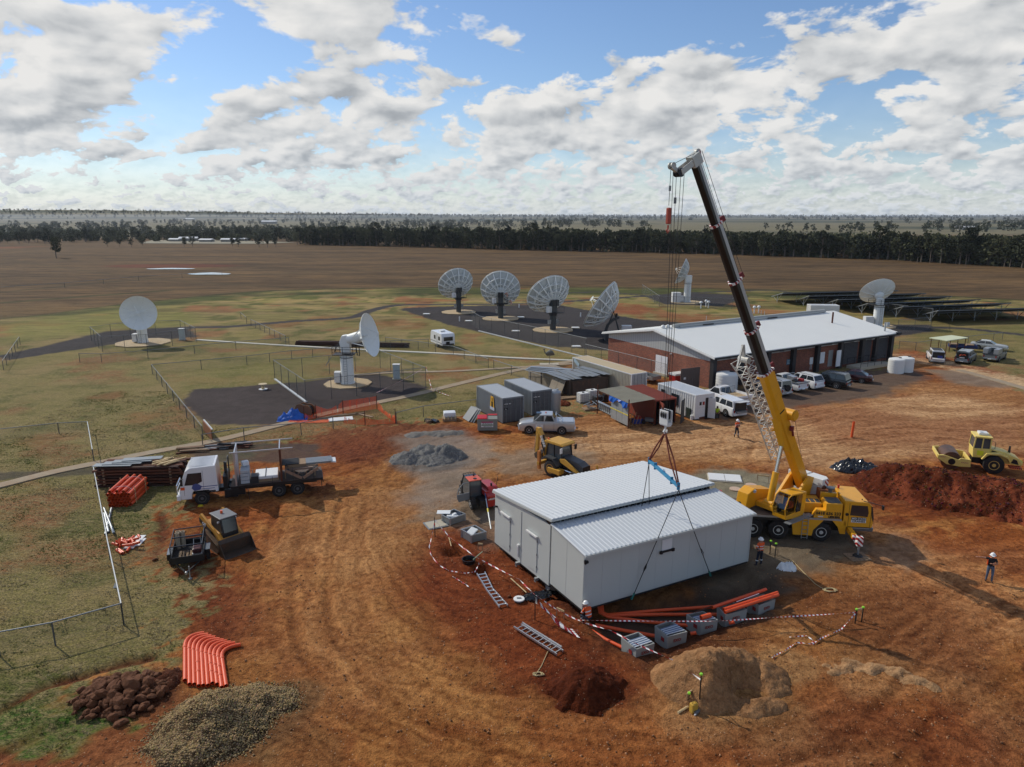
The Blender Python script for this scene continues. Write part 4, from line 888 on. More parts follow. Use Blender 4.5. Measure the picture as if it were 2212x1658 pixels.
# operator cab, to the left of the boom foot, tilted back a little
CT=Matrix.Translation((.35,0,0))@Matrix.Translation((.6,0,1.7))@Matrix.Rotation(math.radians(-6),4,'Y')@Matrix.Translation((-.6,0,-1.7))
def kb(name,mb,mat,par=cr,**k):return xf(xf(mb,CT),SM).build(name,mat,par,**k)
cy0,cy1=.78,1.72
cabp=[(-.55,1.72),(1.35,1.72),(1.55,2.35),(1.3,3.15),(1.05,3.32),(-.45,3.32),(-.55,2.5)]
op=kb('operator_cab',MB().prism([(-.55,1.72),(1.35,1.72),(1.42,1.98),(-.55,2.2)],cy0,cy1).prism([(-.55,2.201),(-.1,2.1),(-.1,3.2),(-.48,3.2)],cy0,cy1).box(-.48,1.06,cy0,cy1,3.22,3.32),crane_yellow,bevel=.02)
for y in(cy0+.03,cy1-.03):kb('cab_pillar',MB().tube([(1.4,y,1.95),(1.53,y,2.4),(1.3,y,3.12),(1.0,y,3.27)],.04),crane_yellow,op);kb('cab_pillar',MB().tube([(.5,y,2.05),(.42,y,3.22)],.03),crane_yellow,op)
gl=bpy.data.materials.new('cab_glass');gl.use_nodes=True;N=NT(gl.node_tree)
mxs=N('ShaderNodeMixShader',{0:.55,1:N('ShaderNodeBsdfTransparent',{0:(.45,.5,.5,1)}).outputs[0],2:N('ShaderNodeBsdfGlossy',{0:(.5,.5,.5,1),1:.05}).outputs[0]})
lwt=N('ShaderNodeLayerWeight',{0:.35});N.l.new(N.math('MULTIPLY_ADD',lwt.outputs['Fresnel'],.6,.12),mxs.inputs[0]);N.l.new(mxs.outputs[0],N.n['Material Output'].inputs[0])
kb('windscreen',MB().add([(1.41,cy0+.05,1.97),(1.41,cy1-.05,1.97),(1.54,cy1-.05,2.4),(1.54,cy0+.05,2.4),(1.31,cy1-.05,3.12),(1.31,cy0+.05,3.12),(1.05,cy1-.05,3.26),(1.05,cy0+.05,3.26)],[(0,1,2,3),(3,2,4,5),(5,4,6,7)]),gl,op)
for y in(cy0-.004,cy1+.004):kb('side_window',MB().add([(.5,y,2.1),(1.41,y,2.0),(1.54,y,2.4),(1.31,y,3.12),(1.0,y,3.22),(.46,y,3.22)],[(0,1,2,3,4,5)]),gl,op);kb('side_window',MB().add([(-.08,y,2.12),(.44,y,2.08),(.4,y,3.2),(-.08,y,3.2)],[(0,1,2,3)]),glass_dark,op)
kb('seat',MB().box(.0,.55,1.0,1.5,2.0,2.2).box(-.08,.06,1.0,1.5,2.2,2.95),black_cloth,op,bevel=.04)
kb('console',MB().box(.95,1.25,.95,1.1,1.75,2.5).box(.55,.75,.9,.98,1.9,2.4),black_paint,op)
sb('catwalk',MB().box(-.6,1.9,1.75,2.15,1.68,1.73),galv_dull)
# boom
bp0=Vector((-2.2,0,3.1));bdir=Vector((12.2,0,19.9)).normalized();bup=Vector((-bdir.z,0,bdir.x)) # up = back side of the boom
BL=23.34
def bpt(t,a=0,b=0):return bp0+bdir*t+bup*a+Vector((0,1,0))*b
def section(t0,t1,w,h,mat,name,top=None,chin=.16):
    ring=lambda t:[bpt(t,h/2,-w/2+.04),bpt(t,h/2,w/2-.04),bpt(t,h/2-.05,w/2),bpt(t,-h/2+chin,w/2),bpt(t,-h/2+.06,w/2-chin*.6),bpt(t,-h/2,w/2-chin),bpt(t,-h/2,-w/2+chin),bpt(t,-h/2+.06,-w/2+chin*.6),bpt(t,-h/2+chin,-w/2),bpt(t,h/2-.05,-w/2)]
    sb(name,MB().loft([ring(t0),ring(t1)]),mat)
    if top:
        r3=lambda t:[bpt(t,h/2-.06,w/2+.014),bpt(t,h*.06,w/2+.014),bpt(t,h*.06,w/2+.004),bpt(t,h/2-.06,w/2+.004)]
        sb('boom_side_plate',MB().loft([r3(t0),r3(t1)]),top)
        r2=lambda t:[bpt(t,h/2+.012,-w/2+.05),bpt(t,h/2+.012,w/2-.05),bpt(t,h/2+.004,w/2-.05),bpt(t,h/2+.004,-w/2+.05)]
        sb('boom_top_plate',MB().loft([r2(t0),r2(t1)]),top)
boom_top=M('boom_top_grey',S(182,184,184),.4,.2,.12,2,.05)
COLS=(6.6,10.6,14.9,19.3)
section(-.5,9.2,.66,.80,crane_yellow,'boom_section',None)
section(9.201,12.3,.58,.72,boom_black,'boom_section',boom_top);section(12.301,15.7,.52,.66,boom_black,'boom_section',boom_top);section(15.701,19.3,.46,.60,boom_black,'boom_section',boom_top);section(19.301,22.8,.40,.54,boom_black,'boom_section',boom_top)
collar_m=M('collar_red',S(140,28,34),.5,0,.06,2,stripes=((1,1,1),3.0,S(232,228,224)))
for t,w,h in((9.2,.74,.92),(12.3,.66,.82),(15.7,.60,.76),(19.3,.54,.70)):
    ring=lambda t_,w=w,h=h:[bpt(t_,h/2,-w/2),bpt(t_,h/2,w/2),bpt(t_,-h/2+.2,w/2),bpt(t_,-h/2,w/2-.2),bpt(t_,-h/2,-w/2+.2),bpt(t_,-h/2+.2,-w/2)]
    sb('boom_collar',MB().loft([ring(t-.07),ring(t+.07)]),collar_m);sb('rope_guide',MB().box(-.01,.01,-.01,.01,0,0.01)if 0 else MB().bar(bpt(t,h/2,0),bpt(t,h/2+.34,.1),.12,.3),M('collar_dark',S(120,26,32),.5))
sb('boom_rib',MB().bar(bpt(8.9,.46,.25),bpt(7.0,.46,.25),.06).bar(bpt(8.9,.46,-.25),bpt(7.0,.46,-.25),.06).bar(bpt(7,.46,-.25),bpt(7,.46,.25),.06),crane_yellow)
sb('boom_band',MB().box(0,.001,0,.001,0,.001)if 0 else MB().bar(bpt(6.1,-.25,.34),bpt(6.1,.2,.34),.1,.03),dark_steel)
sb('aux_winch',MB().cyl(bpt(5.3,.62,-.1),bpt(5.3,.62,.62),.36,n=18).cyl(bpt(5.3,.62,.621),bpt(5.3,.62,.70),.28,n=18),crane_yellow,smooth=30);sb('winch_drum',MB().cyl(bpt(5.3,.62,-.42),bpt(5.3,.62,-.101),.30,n=16),dark_steel)
sb('cylinder_lug',MB().add([bpt(5.6,-.38,.33),bpt(5.6,-.38,-.33),bpt(3.3,-.68,-.2),bpt(3.3,-.68,.2),bpt(2.9,-.38,.28),bpt(2.9,-.38,-.28)],[(0,1,2,3),(3,2,5,4),(0,3,4),(1,5,2)]),crane_yellow)
lc0=Vector((.95,0,2.15));lc1=bpt(3.6,-.64,0);lm=lc0+(lc1-lc0)*.55
sb('luffing_cylinder',MB().cyl(lc0,lm,.21,n=16).cyl(lc0+Vector((0,-.3,0)),lc0+Vector((0,.3,0)),.25,n=14),crane_yellow,smooth=30);sb('piston_rod',MB().cyl(lm,lc1,.13,n=14),chrome,smooth=30)
# folded lattice jib along the far side of the boom
jc=-.86
jb=MB();n=13;j0,j1=1.6,10.0
def jp(t,a,b):
    q=(t-j0)/(j1-j0);wd=.34 if q<.8 else.34+(q-.8)*1.1;return bpt(t,-.12+a*wd,jc+b*wd-.25)
ch=[(1,-1),(1,1),(-1,1),(-1,-1)]
for a,b in ch:jb.tube([jp(j0+(j1-j0)*k/6,a,b)for k in range(7)],.045,6)
for k in range(n):
    t0=j0+(j1-j0)*k/n;t1=j0+(j1-j0)*(k+1)/n
    for q in range(4):
        (a,b),(a2,b2)=ch[q],ch[(q+1)%4];jb.tube([jp(t0,a,b),jp((t0+t1)/2,a2,b2)],.024,5);jb.tube([jp((t0+t1)/2,a2,b2),jp(t1,a,b)],.024,5)
sb('lattice_jib',jb,M('jib_white',S(206,204,196),.45,.1,.08,3,.05));sb('jib_bracket',MB().bar(bpt(4.3,0,-.42),bpt(4.3,-.2,jc-.25),.14,.2).bar(bpt(8.6,0,-.42),bpt(8.6,0,jc+.2),.12,.16),crane_yellow)
jh=bpt(10.0,-.12,jc-.25);sb('jib_head',MB().cyl(jh+Vector((0,-.35,0)),jh+Vector((0,.35,0)),.2,n=12).bar(jh,jh+bdir*.9+bup*.3,.15).bar(jh-bup*.7,jh+bdir*.9+bup*.3,.1),M('jib_white',None))
sb('block',MB().obox(bpt(4.6,.15,.5),(.2,.18,.3)).obox(bpt(4.2,.1,.5),(.1,.1,.35),(0,.3,0),0),M('collar_dark',None))
# boom head with sheaves, falls of rope and hook block
hd=Vector((10.87,0,22.1));t_=bpt(23.2)
head_w=M('head_white',S(190,190,184),.5,.2,.15,3,.1)
sb('boom_head',MB().bar(bpt(22.7,.05,0),bpt(23.3,.06,0),.46,.62).bar(bpt(23.0,-.15,-.17),hd+Vector((0,-.2,0)),.05,.32).bar(bpt(23.0,-.15,.17),hd+Vector((0,.2,0)),.05,.32).bar(hd,hd+Vector((.5,0,.25)),.2,.2),head_w,bevel=.02)
for y in(-.16,-.05,.06,.17):sb('sheave',MB().cyl(hd+Vector((0,y-.03,0)),hd+Vector((0,y+.03,0)),.22,n=18),dark_steel)
for y in(-.1,.1):sb('sheave',MB().cyl(hd+Vector((.5,y-.03,.3)),hd+Vector((.5,y+.03,.3)),.17,n=18),head_w)
sb('sheave',MB().cyl(bpt(23.2,.42,-.06),bpt(23.2,.42,.06),.2,n=18),head_w)
sb('hazard_stripe',MB().bar(bpt(22.7,.40,.0),bpt(23.3,.40,0),.4,.05),stripe_rw)
rope=M('wire_rope',S(74,68,62),.6,.4,.1,5)
hz_=9.62
for i,y in enumerate((-.16,-.05,.06,.17)):sb('rope',MB().tube([hd+Vector((-.22 if i%2 else.22,y,0)),Vector((hd.x+(-.1 if i%2 else.1),y*.7,hz_+.2))],.014,5),rope)
sb('rope',MB().tube([hd+Vector((.5,.2,.42)),bpt(23.2,.62,0)],.014,5),rope)
for y in(-.12,.12):sb('rope',MB().tube([bpt(23.2,.62,y),bpt(19.3,.62,y),bpt(15.7,.66,y)],.014,5),rope)
sb('rope',MB().tube([bpt(5.3,1.08,.2),Vector((-2.45,.2,3.1))],.012,5),rope)
aux=hd+Vector((.67,.1,.25));auxz=19.9
sb('rope',MB().tube([aux,Vector((aux.x+.02,.1,auxz+.6))],.014,5),rope);sb('limit_weight',MB().cyl((aux.x,.1,21.2),(aux.x,.1,21.45),.06,n=8),galv_dull);sb('limit_weight',MB().cyl((hd.x+.1,-.05,20.6),(hd.x+.1,-.05,20.9),.07,n=8),galv_dull)
hb_red=M('hook_red',S(168,66,44),.5,0,.15,4,.1)
ah=sb('aux_hook',MB().box(aux.x-.10,aux.x+.10,.0,.20,auxz-.3,auxz+.5),hb_red,bevel=.05);sb('hook',MB().tube([(aux.x,.1,auxz-.35),(aux.x,.1,auxz-.52),(aux.x+.1,.1,auxz-.6),(aux.x+.02,.1,auxz-.72),(aux.x-.1,.1,auxz-.6)],.045,7),hb_red,ah)
hk=sb('hook_block',MB().box(hd.x-.19,hd.x-.13,-.3,.3,hz_-.55,hz_+.25).box(hd.x+.13,hd.x+.19,-.3,.3,hz_-.55,hz_+.25).box(hd.x-.128,hd.x+.128,-.3,.3,hz_-.62,hz_-.4),white_steel,bevel=.02)
for y in(-.15,.0,.15):sb('sheave',MB().cyl((hd.x,y-.04,hz_),(hd.x,y+.04,hz_),.26,n=16),dark_steel,hk)
sb('hook',MB().tube([(hd.x,0,hz_-.62),(hd.x,0,hz_-.8),(hd.x+.12,0,hz_-.95),(hd.x,0,hz_-1.08),(hd.x-.12,0,hz_-.98),(hd.x-.1,0,hz_-.9)],.055,8),white_steel,hk)
# slings, spreader and chains
apex=slew+SM@Vector((hd.x,0,hz_-1.0));na=Vector((8.8,35.25,6.1));fa=Vector((7.75,38.1,6.55))
sl_m=M('sling_brown',S(124,58,40),.8,0,.15,4)
sp=thing('lifting_sling','brown round slings running from the crane hook to the blue spreader beam','sling',apex)
for e in(na,fa):
    for q in(-.11,.11):d=(na-fa).normalized().cross(Vector((0,0,1)));MB().tube([Vector((0,0,0)),(e-apex)*.5+d*q*1.1+Vector((0,0,-.05)),e-apex+d*q*.3],.045,6).build('sling',sl_m,sp)
sbm=thing('spreader_beam','blue steel spreader beam hanging over the module roofs','lifting beam',(na+fa)/2)
bl=M('beam_blue',S(58,142,184),.5,0,.12,3,.08);A_=na-(na+fa)/2
MB().bar(A_,-A_,.14,.16).build('beam',bl,sbm,bevel=.01)
for t in(.98,.55,-.55,-.98):MB().bar(A_*t+Vector((0,0,-.2)),A_*t+Vector((0,0,.2)),.06,.16).build('lug',bl,sbm)
MB().tube([A_*.1+Vector((0,0,.08)),A_*.08+Vector((0,0,.22)),A_*0+Vector((0,0,.22)),A_*-.02+Vector((0,0,.08))],.02).build('handle',bl,sbm)
chm=M('chain_black',S(44,44,44),.5,.6,.2,8)
def lp(x,y,z):m=Matrix.Translation((3.55,32.55,.49))@Euler((0,math.radians(1.2),.506)).to_matrix().to_4x4();return m@Vector((x,y,z))
for(a,xs_,yy,lab)in((na,(3.0,8.6),-.26,'long black chains from the near end of the spreader beam down the module front'),(fa,(3.6,8.0),D2+.16,'black chains dropping from the far end of the spreader into the roof gap')):
    ch_=thing('lifting_chain',lab,'chain',a)
    for x in xs_:
        e=lp(x,yy,-.05);f=lp(x,yy,lo if yy<0 else hi)if yy>0 else None
        pts=[Vector((0,0,-.2)),e-a]if f is None else[Vector((0,0,-.2)),Vector(((f-a).x*.12,(f-a).y*.12,(f-a).z*.98)),e-a]
        ck=MB().tube(pts,.022,6).build('chain',chm,ch_)
        d=(e-a);MB().tube([d*.68+Vector((0,-.03,0)),d*.72+Vector((.05,-.05,0)),d*.76+Vector((0,-.03,0)),d*.72+Vector((-.05,-.05,0)),d*.68+Vector((0,-.03,0))],.02,5).build('shortener',chm,ck)
        if f is None:MB().tube([d*.945,d*1.0,d*1.0+Vector((-.02,.12,-.02))],.055,6).build('sleeve',M('sleeve_green',S(36,110,100),.7),ck)
# ---------------------------------------------------------------- road vehicles
alloy=M('alloy_rim',S(176,178,180),.3,.6,.08,6);steel_rim=M('steel_rim',S(96,96,96),.6,.3,.15,6,.2)
def vwheel(par,u,v,r,w,rimmat,side,hub=.62):
    return wheel(par,Matrix.Identity(4),u,v,r,w,rimmat,side,hub)
def car(name,label,cat,pos,deg,L,W,H,paint,gh,zh=.98,zb=1.05,zt=1.02,wr=.34,wb=None,rim=None,bed=None,group=None,glass=None,bars=False,opentail=False,two=False):
    """gh = (windscreen foot, roof front, roof rear, rear foot) measured from the nose"""
    t=thing(name,label,cat,(pos[0],pos[1],pos[2]if len(pos)>2 else 0),math.radians(deg),group)
    rim=rim or alloy;gls=glass or glass_dark;f=L/2;wb=wb or L*.585;wf=f-L*.185;wbk=wf-wb;hw=W/2
    xa,xb,xc,xd=[f-q for q in gh]
    st=[(f,.42,zh-.30,.80),(f-.06,.30,zh-.16,.90),(f-.30,.26,zh-.05,.97),(f-.8,.25,zh,1.),(xa,.25,zb,1.)]
    if bed is None:st+=[(xd,.25,zb,1.),(-f+.35,.27,zt,.99),(-f+.08,.32,zt-.03,.93),(-f,.42,zt-.16,.86)]
    else:st+=[(xd-.02,.25,zb,1.),(-f+.1,.32,zb,.99),(-f,.38,zb-.02,.98)]
    rings=[[(x,-hw*k*.93,z0),(x,-hw*k,z0+.2),(x,-hw*k,z1-.22),(x,-hw*k*.955,z1-.05),(x,-hw*k*.86,z1),(x,hw*k*.86,z1),(x,hw*k*.955,z1-.05),(x,hw*k,z1-.22),(x,hw*k,z0+.2),(x,hw*k*.93,z0)]for x,z0,z1,k in st]
    MB().loft(rings).build('body',paint,t,smooth=35)
    lo_,up=hw*.91,hw*(.78 if H>1.6 else.72)
    a,b,c_,d=(xa,zb-.02),(xb,H-.03),(xc,H-.02),(xd,zb-.02)
    m_=((xb+xc)/2,H)
    W_=lambda z:lo_+(up-lo_)*(z-zb+.02)/(H-zb+.02)
    pl=[a,b,m_,c_,d]
    MB().add([(x,-W_(z),z)for x,z in pl]+[(x,W_(z),z)for x,z in pl],[(0,1,2,3,4),(9,8,7,6,5)]+[(i,i+5,(i+1)%5+5,(i+1)%5)for i in range(5)]).build('cabin',paint,t,smooth=25)
    def lerp(p,q,s):return(p[0]+(q[0]-p[0])*s,p[1]+(q[1]-p[1])*s)
    def side(poly,nm='side_window'):
        for s in(-1,1):MB().add([(x,s*(W_(z)+.008),z)for x,z in poly],[tuple(range(len(poly)))]).build(nm,gls,t)
    tz=zb+(H-zb)*.84;bz=zb+.04
    fa=lerp(a,b,(bz-a[1])/(b[1]-a[1]));ft=lerp(a,b,(tz-a[1])/(b[1]-a[1]));ra=lerp(d,c_,(bz-d[1])/(c_[1]-d[1]));rt=lerp(d,c_,(tz-d[1])/(c_[1]-d[1]))
    x0_,x3_=fa[0]-.10,ra[0]+.10;t0_,t3_=ft[0]-.08,rt[0]+.09
    nwin=3 if(gh[3]-gh[0])>3. else 2
    if two:nwin=1
    cuts=[i/nwin for i in range(nwin+1)]
    for i in range(nwin):
        u0,u1=cuts[i],cuts[i+1];g_=.035
        xA=x0_+(x3_-x0_)*u0-(g_ if i else 0);xB=x0_+(x3_-x0_)*u1+(g_ if i<nwin-1 else 0)
        tA=t0_+(t3_-t0_)*u0-(g_ if i else 0)if i else t0_;tB=xB if i<nwin-1 else t3_
        side([(xA,bz),(tA if i else t0_,tz),(tB,tz),(xB,bz)])
    for p0,p1,nm in((a,b,'windscreen'),(d,c_,'rear_window')):
        q0=lerp(p0,p1,.1);q1=lerp(p0,p1,.9);n_=Vector((p1[1]-p0[1],0,-(p1[0]-p0[0]))).normalized();n_=n_ if(n_.x>0)==(nm=='windscreen')else-n_
        if n_.z<0 and abs(n_.x)<.98:n_=-n_
        if abs(p1[0]-p0[0])<.02:n_=Vector((1 if nm=='windscreen' else-1,0,0))
        vs=[Vector((q[0],s*(W_(q[1])-.07),q[1]))+n_*.01 for q,s in((q0,-1),(q0,1),(q1,1),(q1,-1))]
        if nm=='rear_window' and opentail:continue
        MB().add(vs,[(0,1,2,3)]).build(nm,gls,t)
    for u in(wf,wbk):
        for s in(-1,1):
            MB().cyl((u,s*(hw*.7),wr),(u,s*(hw+.006),wr),wr*1.22,n=22).build('wheel_arch',black_paint,t)
            vwheel(t,u,s*(hw-.085),wr,.22,rim,s)
    for s in(-1,1):
        MB().obox((f-.10,s*hw*.68,zh-.27),(.16,hw*.36,.15),(0,0,-s*.35)).build('headlight',lamp_clear,t,bevel=.03)
        MB().obox((-f+.04,s*hw*.80,zt-.25 if bed is None else zb-.3),(.10,hw*.18,.30 if H>1.6 else.18),(0,0,s*.15)).build('tail_light',tail_red,t,bevel=.02)
        MB().obox((xa-.32,s*(hw+.07),zb+.04),(.09,.20,.14)).build('mirror',paint,t,bevel=.03)
        MB().box(wbk+wr*1.3,wf-wr*1.3,s*hw-.03 if s>0 else-hw-.01,s*hw+.01 if s>0 else-hw+.03,.25,.36).build('sill',dark_steel,t)
        for k in range(2 if not two else 1):xx=(x0_+(x3_-x0_)*(k+1)/2 if not two else x3_-.05);MB().box(xx-.008,xx+.008,s*(hw+.0015)-.002,s*(hw+.0015)+.002,.42,zb-.12).build('door_seam',dark_steel,t)
    MB().box(f-.02,f+.035,-.42,.42,.52,.72).build('grille',black_paint,t,bevel=.01);MB().box(f-.05,f+.06,-hw*.8,hw*.8,.3,.48).build('bumper',paint,t,bevel=.03)
    MB().box(-f-.07,-f+.03,-hw*.86,hw*.86,.36,.54).build('bumper',paint if bed is None else chrome,t,bevel=.03);MB().box(-f-.085,-f-.071,-.2,.2,.40,.5).build('number_plate',white_steel,t)
    if bars:
        for s in(-1,1):MB().tube([(xb-.3,s*up*.9,H+.03),(xc+.1,s*up*.9,H+.03)],.025).build('roof_rail',dark_steel,t)
    return t,(xa,xb,xc,xd,hw,f)
# dual cab ute in front of the containers
t,q=car('silver_ute','silver dual cab ute with sports bar standing in front of the grey containers','ute',(3.32,64.85),176,5.25,1.82,1.86,silver_car,(1.3,2.0,3.15,3.42),zh=1.14,zb=1.2,wr=.38,bed=1)
MB().box(q[3]-1.72+.0,q[3]-.06,-.78,.78,1.201,1.25).build('tonneau_cover',silver_car,t,bevel=.03)
for s in(-1,1):MB().tube([(q[3]-.1,s*.72,1.15),(q[3]-.05,s*.66,1.82),(q[3]-.05,0,1.84)],.035).tube([(q[3]-.06,s*.62,1.7),(q[3]-.75,s*.7,1.18)],.03).build('sports_bar',chrome,t)
MB().box(.55,1.0,-.3,.3,1.855,1.875).build('sunroof',glass_dark,t);MB().cyl((.1,0,1.84),(.1,0,1.95),.06,n=8).build('beacon',amber,t)
MB().box(.35,1.05,.905,.912,.62,.95).build('door_placard',white_steel,t);text('Daytec',.12,black_paint,t,(.72,.916,.82),(PI/2,0,PI))
MB().tube([(2.62,-.7,.45),(2.72,-.55,.8),(2.72,.55,.8),(2.62,.7,.45)],.035).build('nudge_bar',chrome,t);MB().bar((-2.6,0,.42),(-2.95,0,.42),.08).build('tow_bar',dark_steel,t)
# white vehicles beside the site office
t,q=car('white_wagon','white wagon with its tailgate open beside the white site office','car',(22.2,71.6),112,4.9,1.85,1.80,white_car,(1.25,1.95,4.55,4.8),zh=1.05,zb=1.12,wr=.38,opentail=True)
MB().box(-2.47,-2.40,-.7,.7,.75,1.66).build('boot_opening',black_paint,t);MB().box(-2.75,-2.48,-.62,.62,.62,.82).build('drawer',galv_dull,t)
MB().obox((-2.75,0,1.83),(.8,1.45,.05),(0,.12,0)).build('tailgate',white_car,t,bevel=.02)
def tray_ute(label,pos,deg,paint,load=None,sides=True,single=True,L=5.2,scale=1.):
    t,q=car('tray_ute',label,'ute',pos,deg,L,1.8,1.78,paint,(1.25,1.95,2.7,2.95)if single else(1.25,1.95,3.3,3.5),zh=1.05,zb=1.1,wr=.37,bed=1,two=single,rim=steel_rim)
    xr=-L/2-.1;xf_=q[3]-.12
    MB().box(xr,xf_,-.97,.97,1.14,1.2).build('tray',galv_dull if not sides else M('tray_timber',S(176,150,112),.7,0,.15,3,.1),t)
    for s in(-1,1):MB().box(xr,xf_,s*.97-.02,s*.97+.02,1.2,1.45 if sides else 1.26).build('tray_side',paint if sides else galv,t)
    MB().box(xr-.02,xr+.02,-.97,.97,1.2,1.45 if sides else 1.26).build('tray_side',paint if sides else galv,t)
    hb=MB()
    for y in(-.9,-.3,.3,.9):hb.tube([(xf_-.03,y,1.2),(xf_-.03,y,1.9)],.025)
    hb.tube([(xf_-.03,-.9,1.9),(xf_-.03,.9,1.9)],.03).build('headboard',galv,t)
    t.scale=(scale,)*3;return t,xr,xf_
t,_,_=tray_ute('white tray back truck with high sides parked behind the open wagon',(23.2,75.2),118,white_car,L=5.4,scale=1.08)
MB().box(-1.2,.25,-.8,.8,1.21,1.9).build('headboard',white_car,t)if 0 else None
t,q=car('silver_wagon','silver four wheel drive wagon with a spare wheel, nearest the crane boom','car',(30.1,80.3),118,4.8,1.85,1.88,silver_car,(1.2,1.85,4.55,4.7),zh=1.08,zb=1.15,wr=.39,bars=True)
MB().lathe([(.2,-.11),(.36,-.11),(.38,0),(.36,.11),(.1,.12)],18,org=(-2.52,.1,1.05),ax=(-1,0,0)).build('spare_wheel',black_rubber,t,smooth=30)
t,xr,xf_=tray_ute('white ute with tools, a red jerry can and a machine on its timber tray',(32.5,82.4),120,white_car,sides=False)
MB().obox((xr+1.5,.3,1.5),(.9,.7,.6),(0,-.1,0)).build('toolbox',alu,t,bevel=.03);MB().obox((xr+.8,-.4,1.35),(.6,.4,.3)).build('red_box',red_paint,t,bevel=.03);MB().cyl((xr+1.,.2,1.2),(xr+1.,.7,1.2),.28).build('engine',dark_steel,t)
car('white_wagon','white suv with dark rear window between the laden ute and the black suv','car',(35.1,83.4),120,4.7,1.88,1.72,white_car,(1.15,1.95,4.2,4.6),zh=1.02,zb=1.1,wr=.36,bars=True)
car('black_wagon','black suv in the shade of the brick building','car',(38.2,83.6),136,4.9,1.9,1.80,black_car,(1.25,2.0,4.5,4.75),zh=1.06,zb=1.14,wr=.38,bars=True)
car('dark_red_sedan','dark red sedan parked nearest the entry ramp','car',(42.2,86.2),148,4.8,1.82,1.45,red_car,(1.5,2.25,3.5,4.25),zh=.90,zb=.96,zt=1.0,wr=.33)
# four vehicles at the shade roof
t,q=car('white_canopy_ute','white canopy ute with drop tailgate down and blue goods inside, nearest the shade roof','ute',(60.0,98.9),67,5.1,1.82,1.78,white_car,(1.3,2.0,4.8,5.05),zh=1.05,zb=1.1,wr=.37,opentail=True)
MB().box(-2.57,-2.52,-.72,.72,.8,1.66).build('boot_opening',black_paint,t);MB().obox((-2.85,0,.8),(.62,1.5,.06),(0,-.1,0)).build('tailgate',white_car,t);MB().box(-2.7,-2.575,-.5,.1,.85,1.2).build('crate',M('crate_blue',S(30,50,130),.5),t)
MB().obox((-2.75,0,1.9),(.55,1.3,.04),(0,.2,0)).build('canopy_window',glass_dark,t);MB().box(-1.5,.3,-.6,.6,1.77,1.81).build('roof_rack',dark_steel,t)
t,q=car('grey_canopy_ute','blue grey canopy ute with open back showing orange cord, middle of the three utes','ute',(63.9,98.2),47,5.1,1.82,1.78,blue_grey_car,(1.3,2.0,4.8,5.05),zh=1.05,zb=1.1,wr=.38,opentail=True)
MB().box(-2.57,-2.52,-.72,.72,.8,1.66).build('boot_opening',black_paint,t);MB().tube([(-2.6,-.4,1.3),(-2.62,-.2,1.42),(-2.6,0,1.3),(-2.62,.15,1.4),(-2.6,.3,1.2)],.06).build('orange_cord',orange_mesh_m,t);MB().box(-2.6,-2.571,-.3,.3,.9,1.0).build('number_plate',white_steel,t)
MB().obox((-2.7,.2,1.86),(.6,1.3,.04),(0,.1,0)).build('canopy_window',glass_dark,t)
t,q=car('service_ute','grey service ute with side toolboxes and a rack, rightmost of the three utes','ute',(69.0,99.7),42,5.1,1.82,1.76,M('grey_car_paint',S(130,134,134),.35,.3,.06,2,.1),(1.3,2.0,2.8,3.0),zh=1.05,zb=1.1,wr=.38,bed=1,two=True)
for s in(-1,1):MB().box(-2.45,-.75,s*.95 if s<0 else.35,-.35 if s<0 else.95,1.12,1.85).build('toolbox',galv,t,bevel=.03)
MB().box(-2.6,-.4,-.95,.95,1.06,1.119).build('tray',dark_steel,t);MB().tube([(-.5,-.9,1.1),(-.5,-.9,1.98),(-.5,.9,1.98),(-.5,.9,1.1)],.03).build('rack',alu,t)
car('silver_sedan','silver sedan parked on the grass beyond the row of utes','car',(73.3,107.6),-38,4.85,1.8,1.42,M('champagne_car_paint',S(196,194,184),.3,.4,.04,2,.04,coat=.6),(1.55,2.35,3.5,4.3),zh=.88,zb=.94,zt=.98,wr=.33)
def box_trailer(label,pos,deg,L,W,paint,axles,load=None):
    t=thing('box_trailer',label,'trailer',(pos[0],pos[1],0),math.radians(deg))
    MB().box(-L/2,L/2,-W/2,W/2,.55,.62).build('floor',dark_steel,t)
    for s in(-1,1):
        MB().box(-L/2,L/2,s*W/2-.02,s*W/2+.02,.5,.95).build('side',paint,t)
        for a in axles:MB().box(a-.42,a+.42,s*(W/2+.02)if s>0 else-W/2-.3,W/2+.3 if s>0 else-W/2-.02,.72,.77).build('mudguard',paint,t);vwheel(t,a,s*(W/2+.15),.31,.18,steel_rim,s)
    for x in(-L/2,L/2):MB().box(x-.02,x+.02,-W/2,W/2,.5,.95).build('end',paint,t)
    MB().bar((L/2,-W/2+.3,.5),(L/2+1.2,0,.5),.07).bar((L/2,W/2-.3,.5),(L/2+1.2,0,.5),.07).cyl((L/2+1.1,.12,.1),(L/2+1.1,.12,.6),.04).build('drawbar',dark_steel,t);return t
t=box_trailer('blue tandem trailer carrying brown crates between the utes and the sedan',(68.6,106.6),-22,3.6,1.7,M('trailer_blue',S(34,48,96),.5,0,.1,2,.15),(.45,-.45))
for x in(-1.2,.9):MB().box(x-.5,x+.5,-.6,.6,.63,1.05).build('crate',timber_old,t)
p=g('P',1040,240);t=box_trailer('small silver trailer between the long container and the brick wall',(p.x+.2,p.y+.8),125,2.4,1.5,galv,(0,))
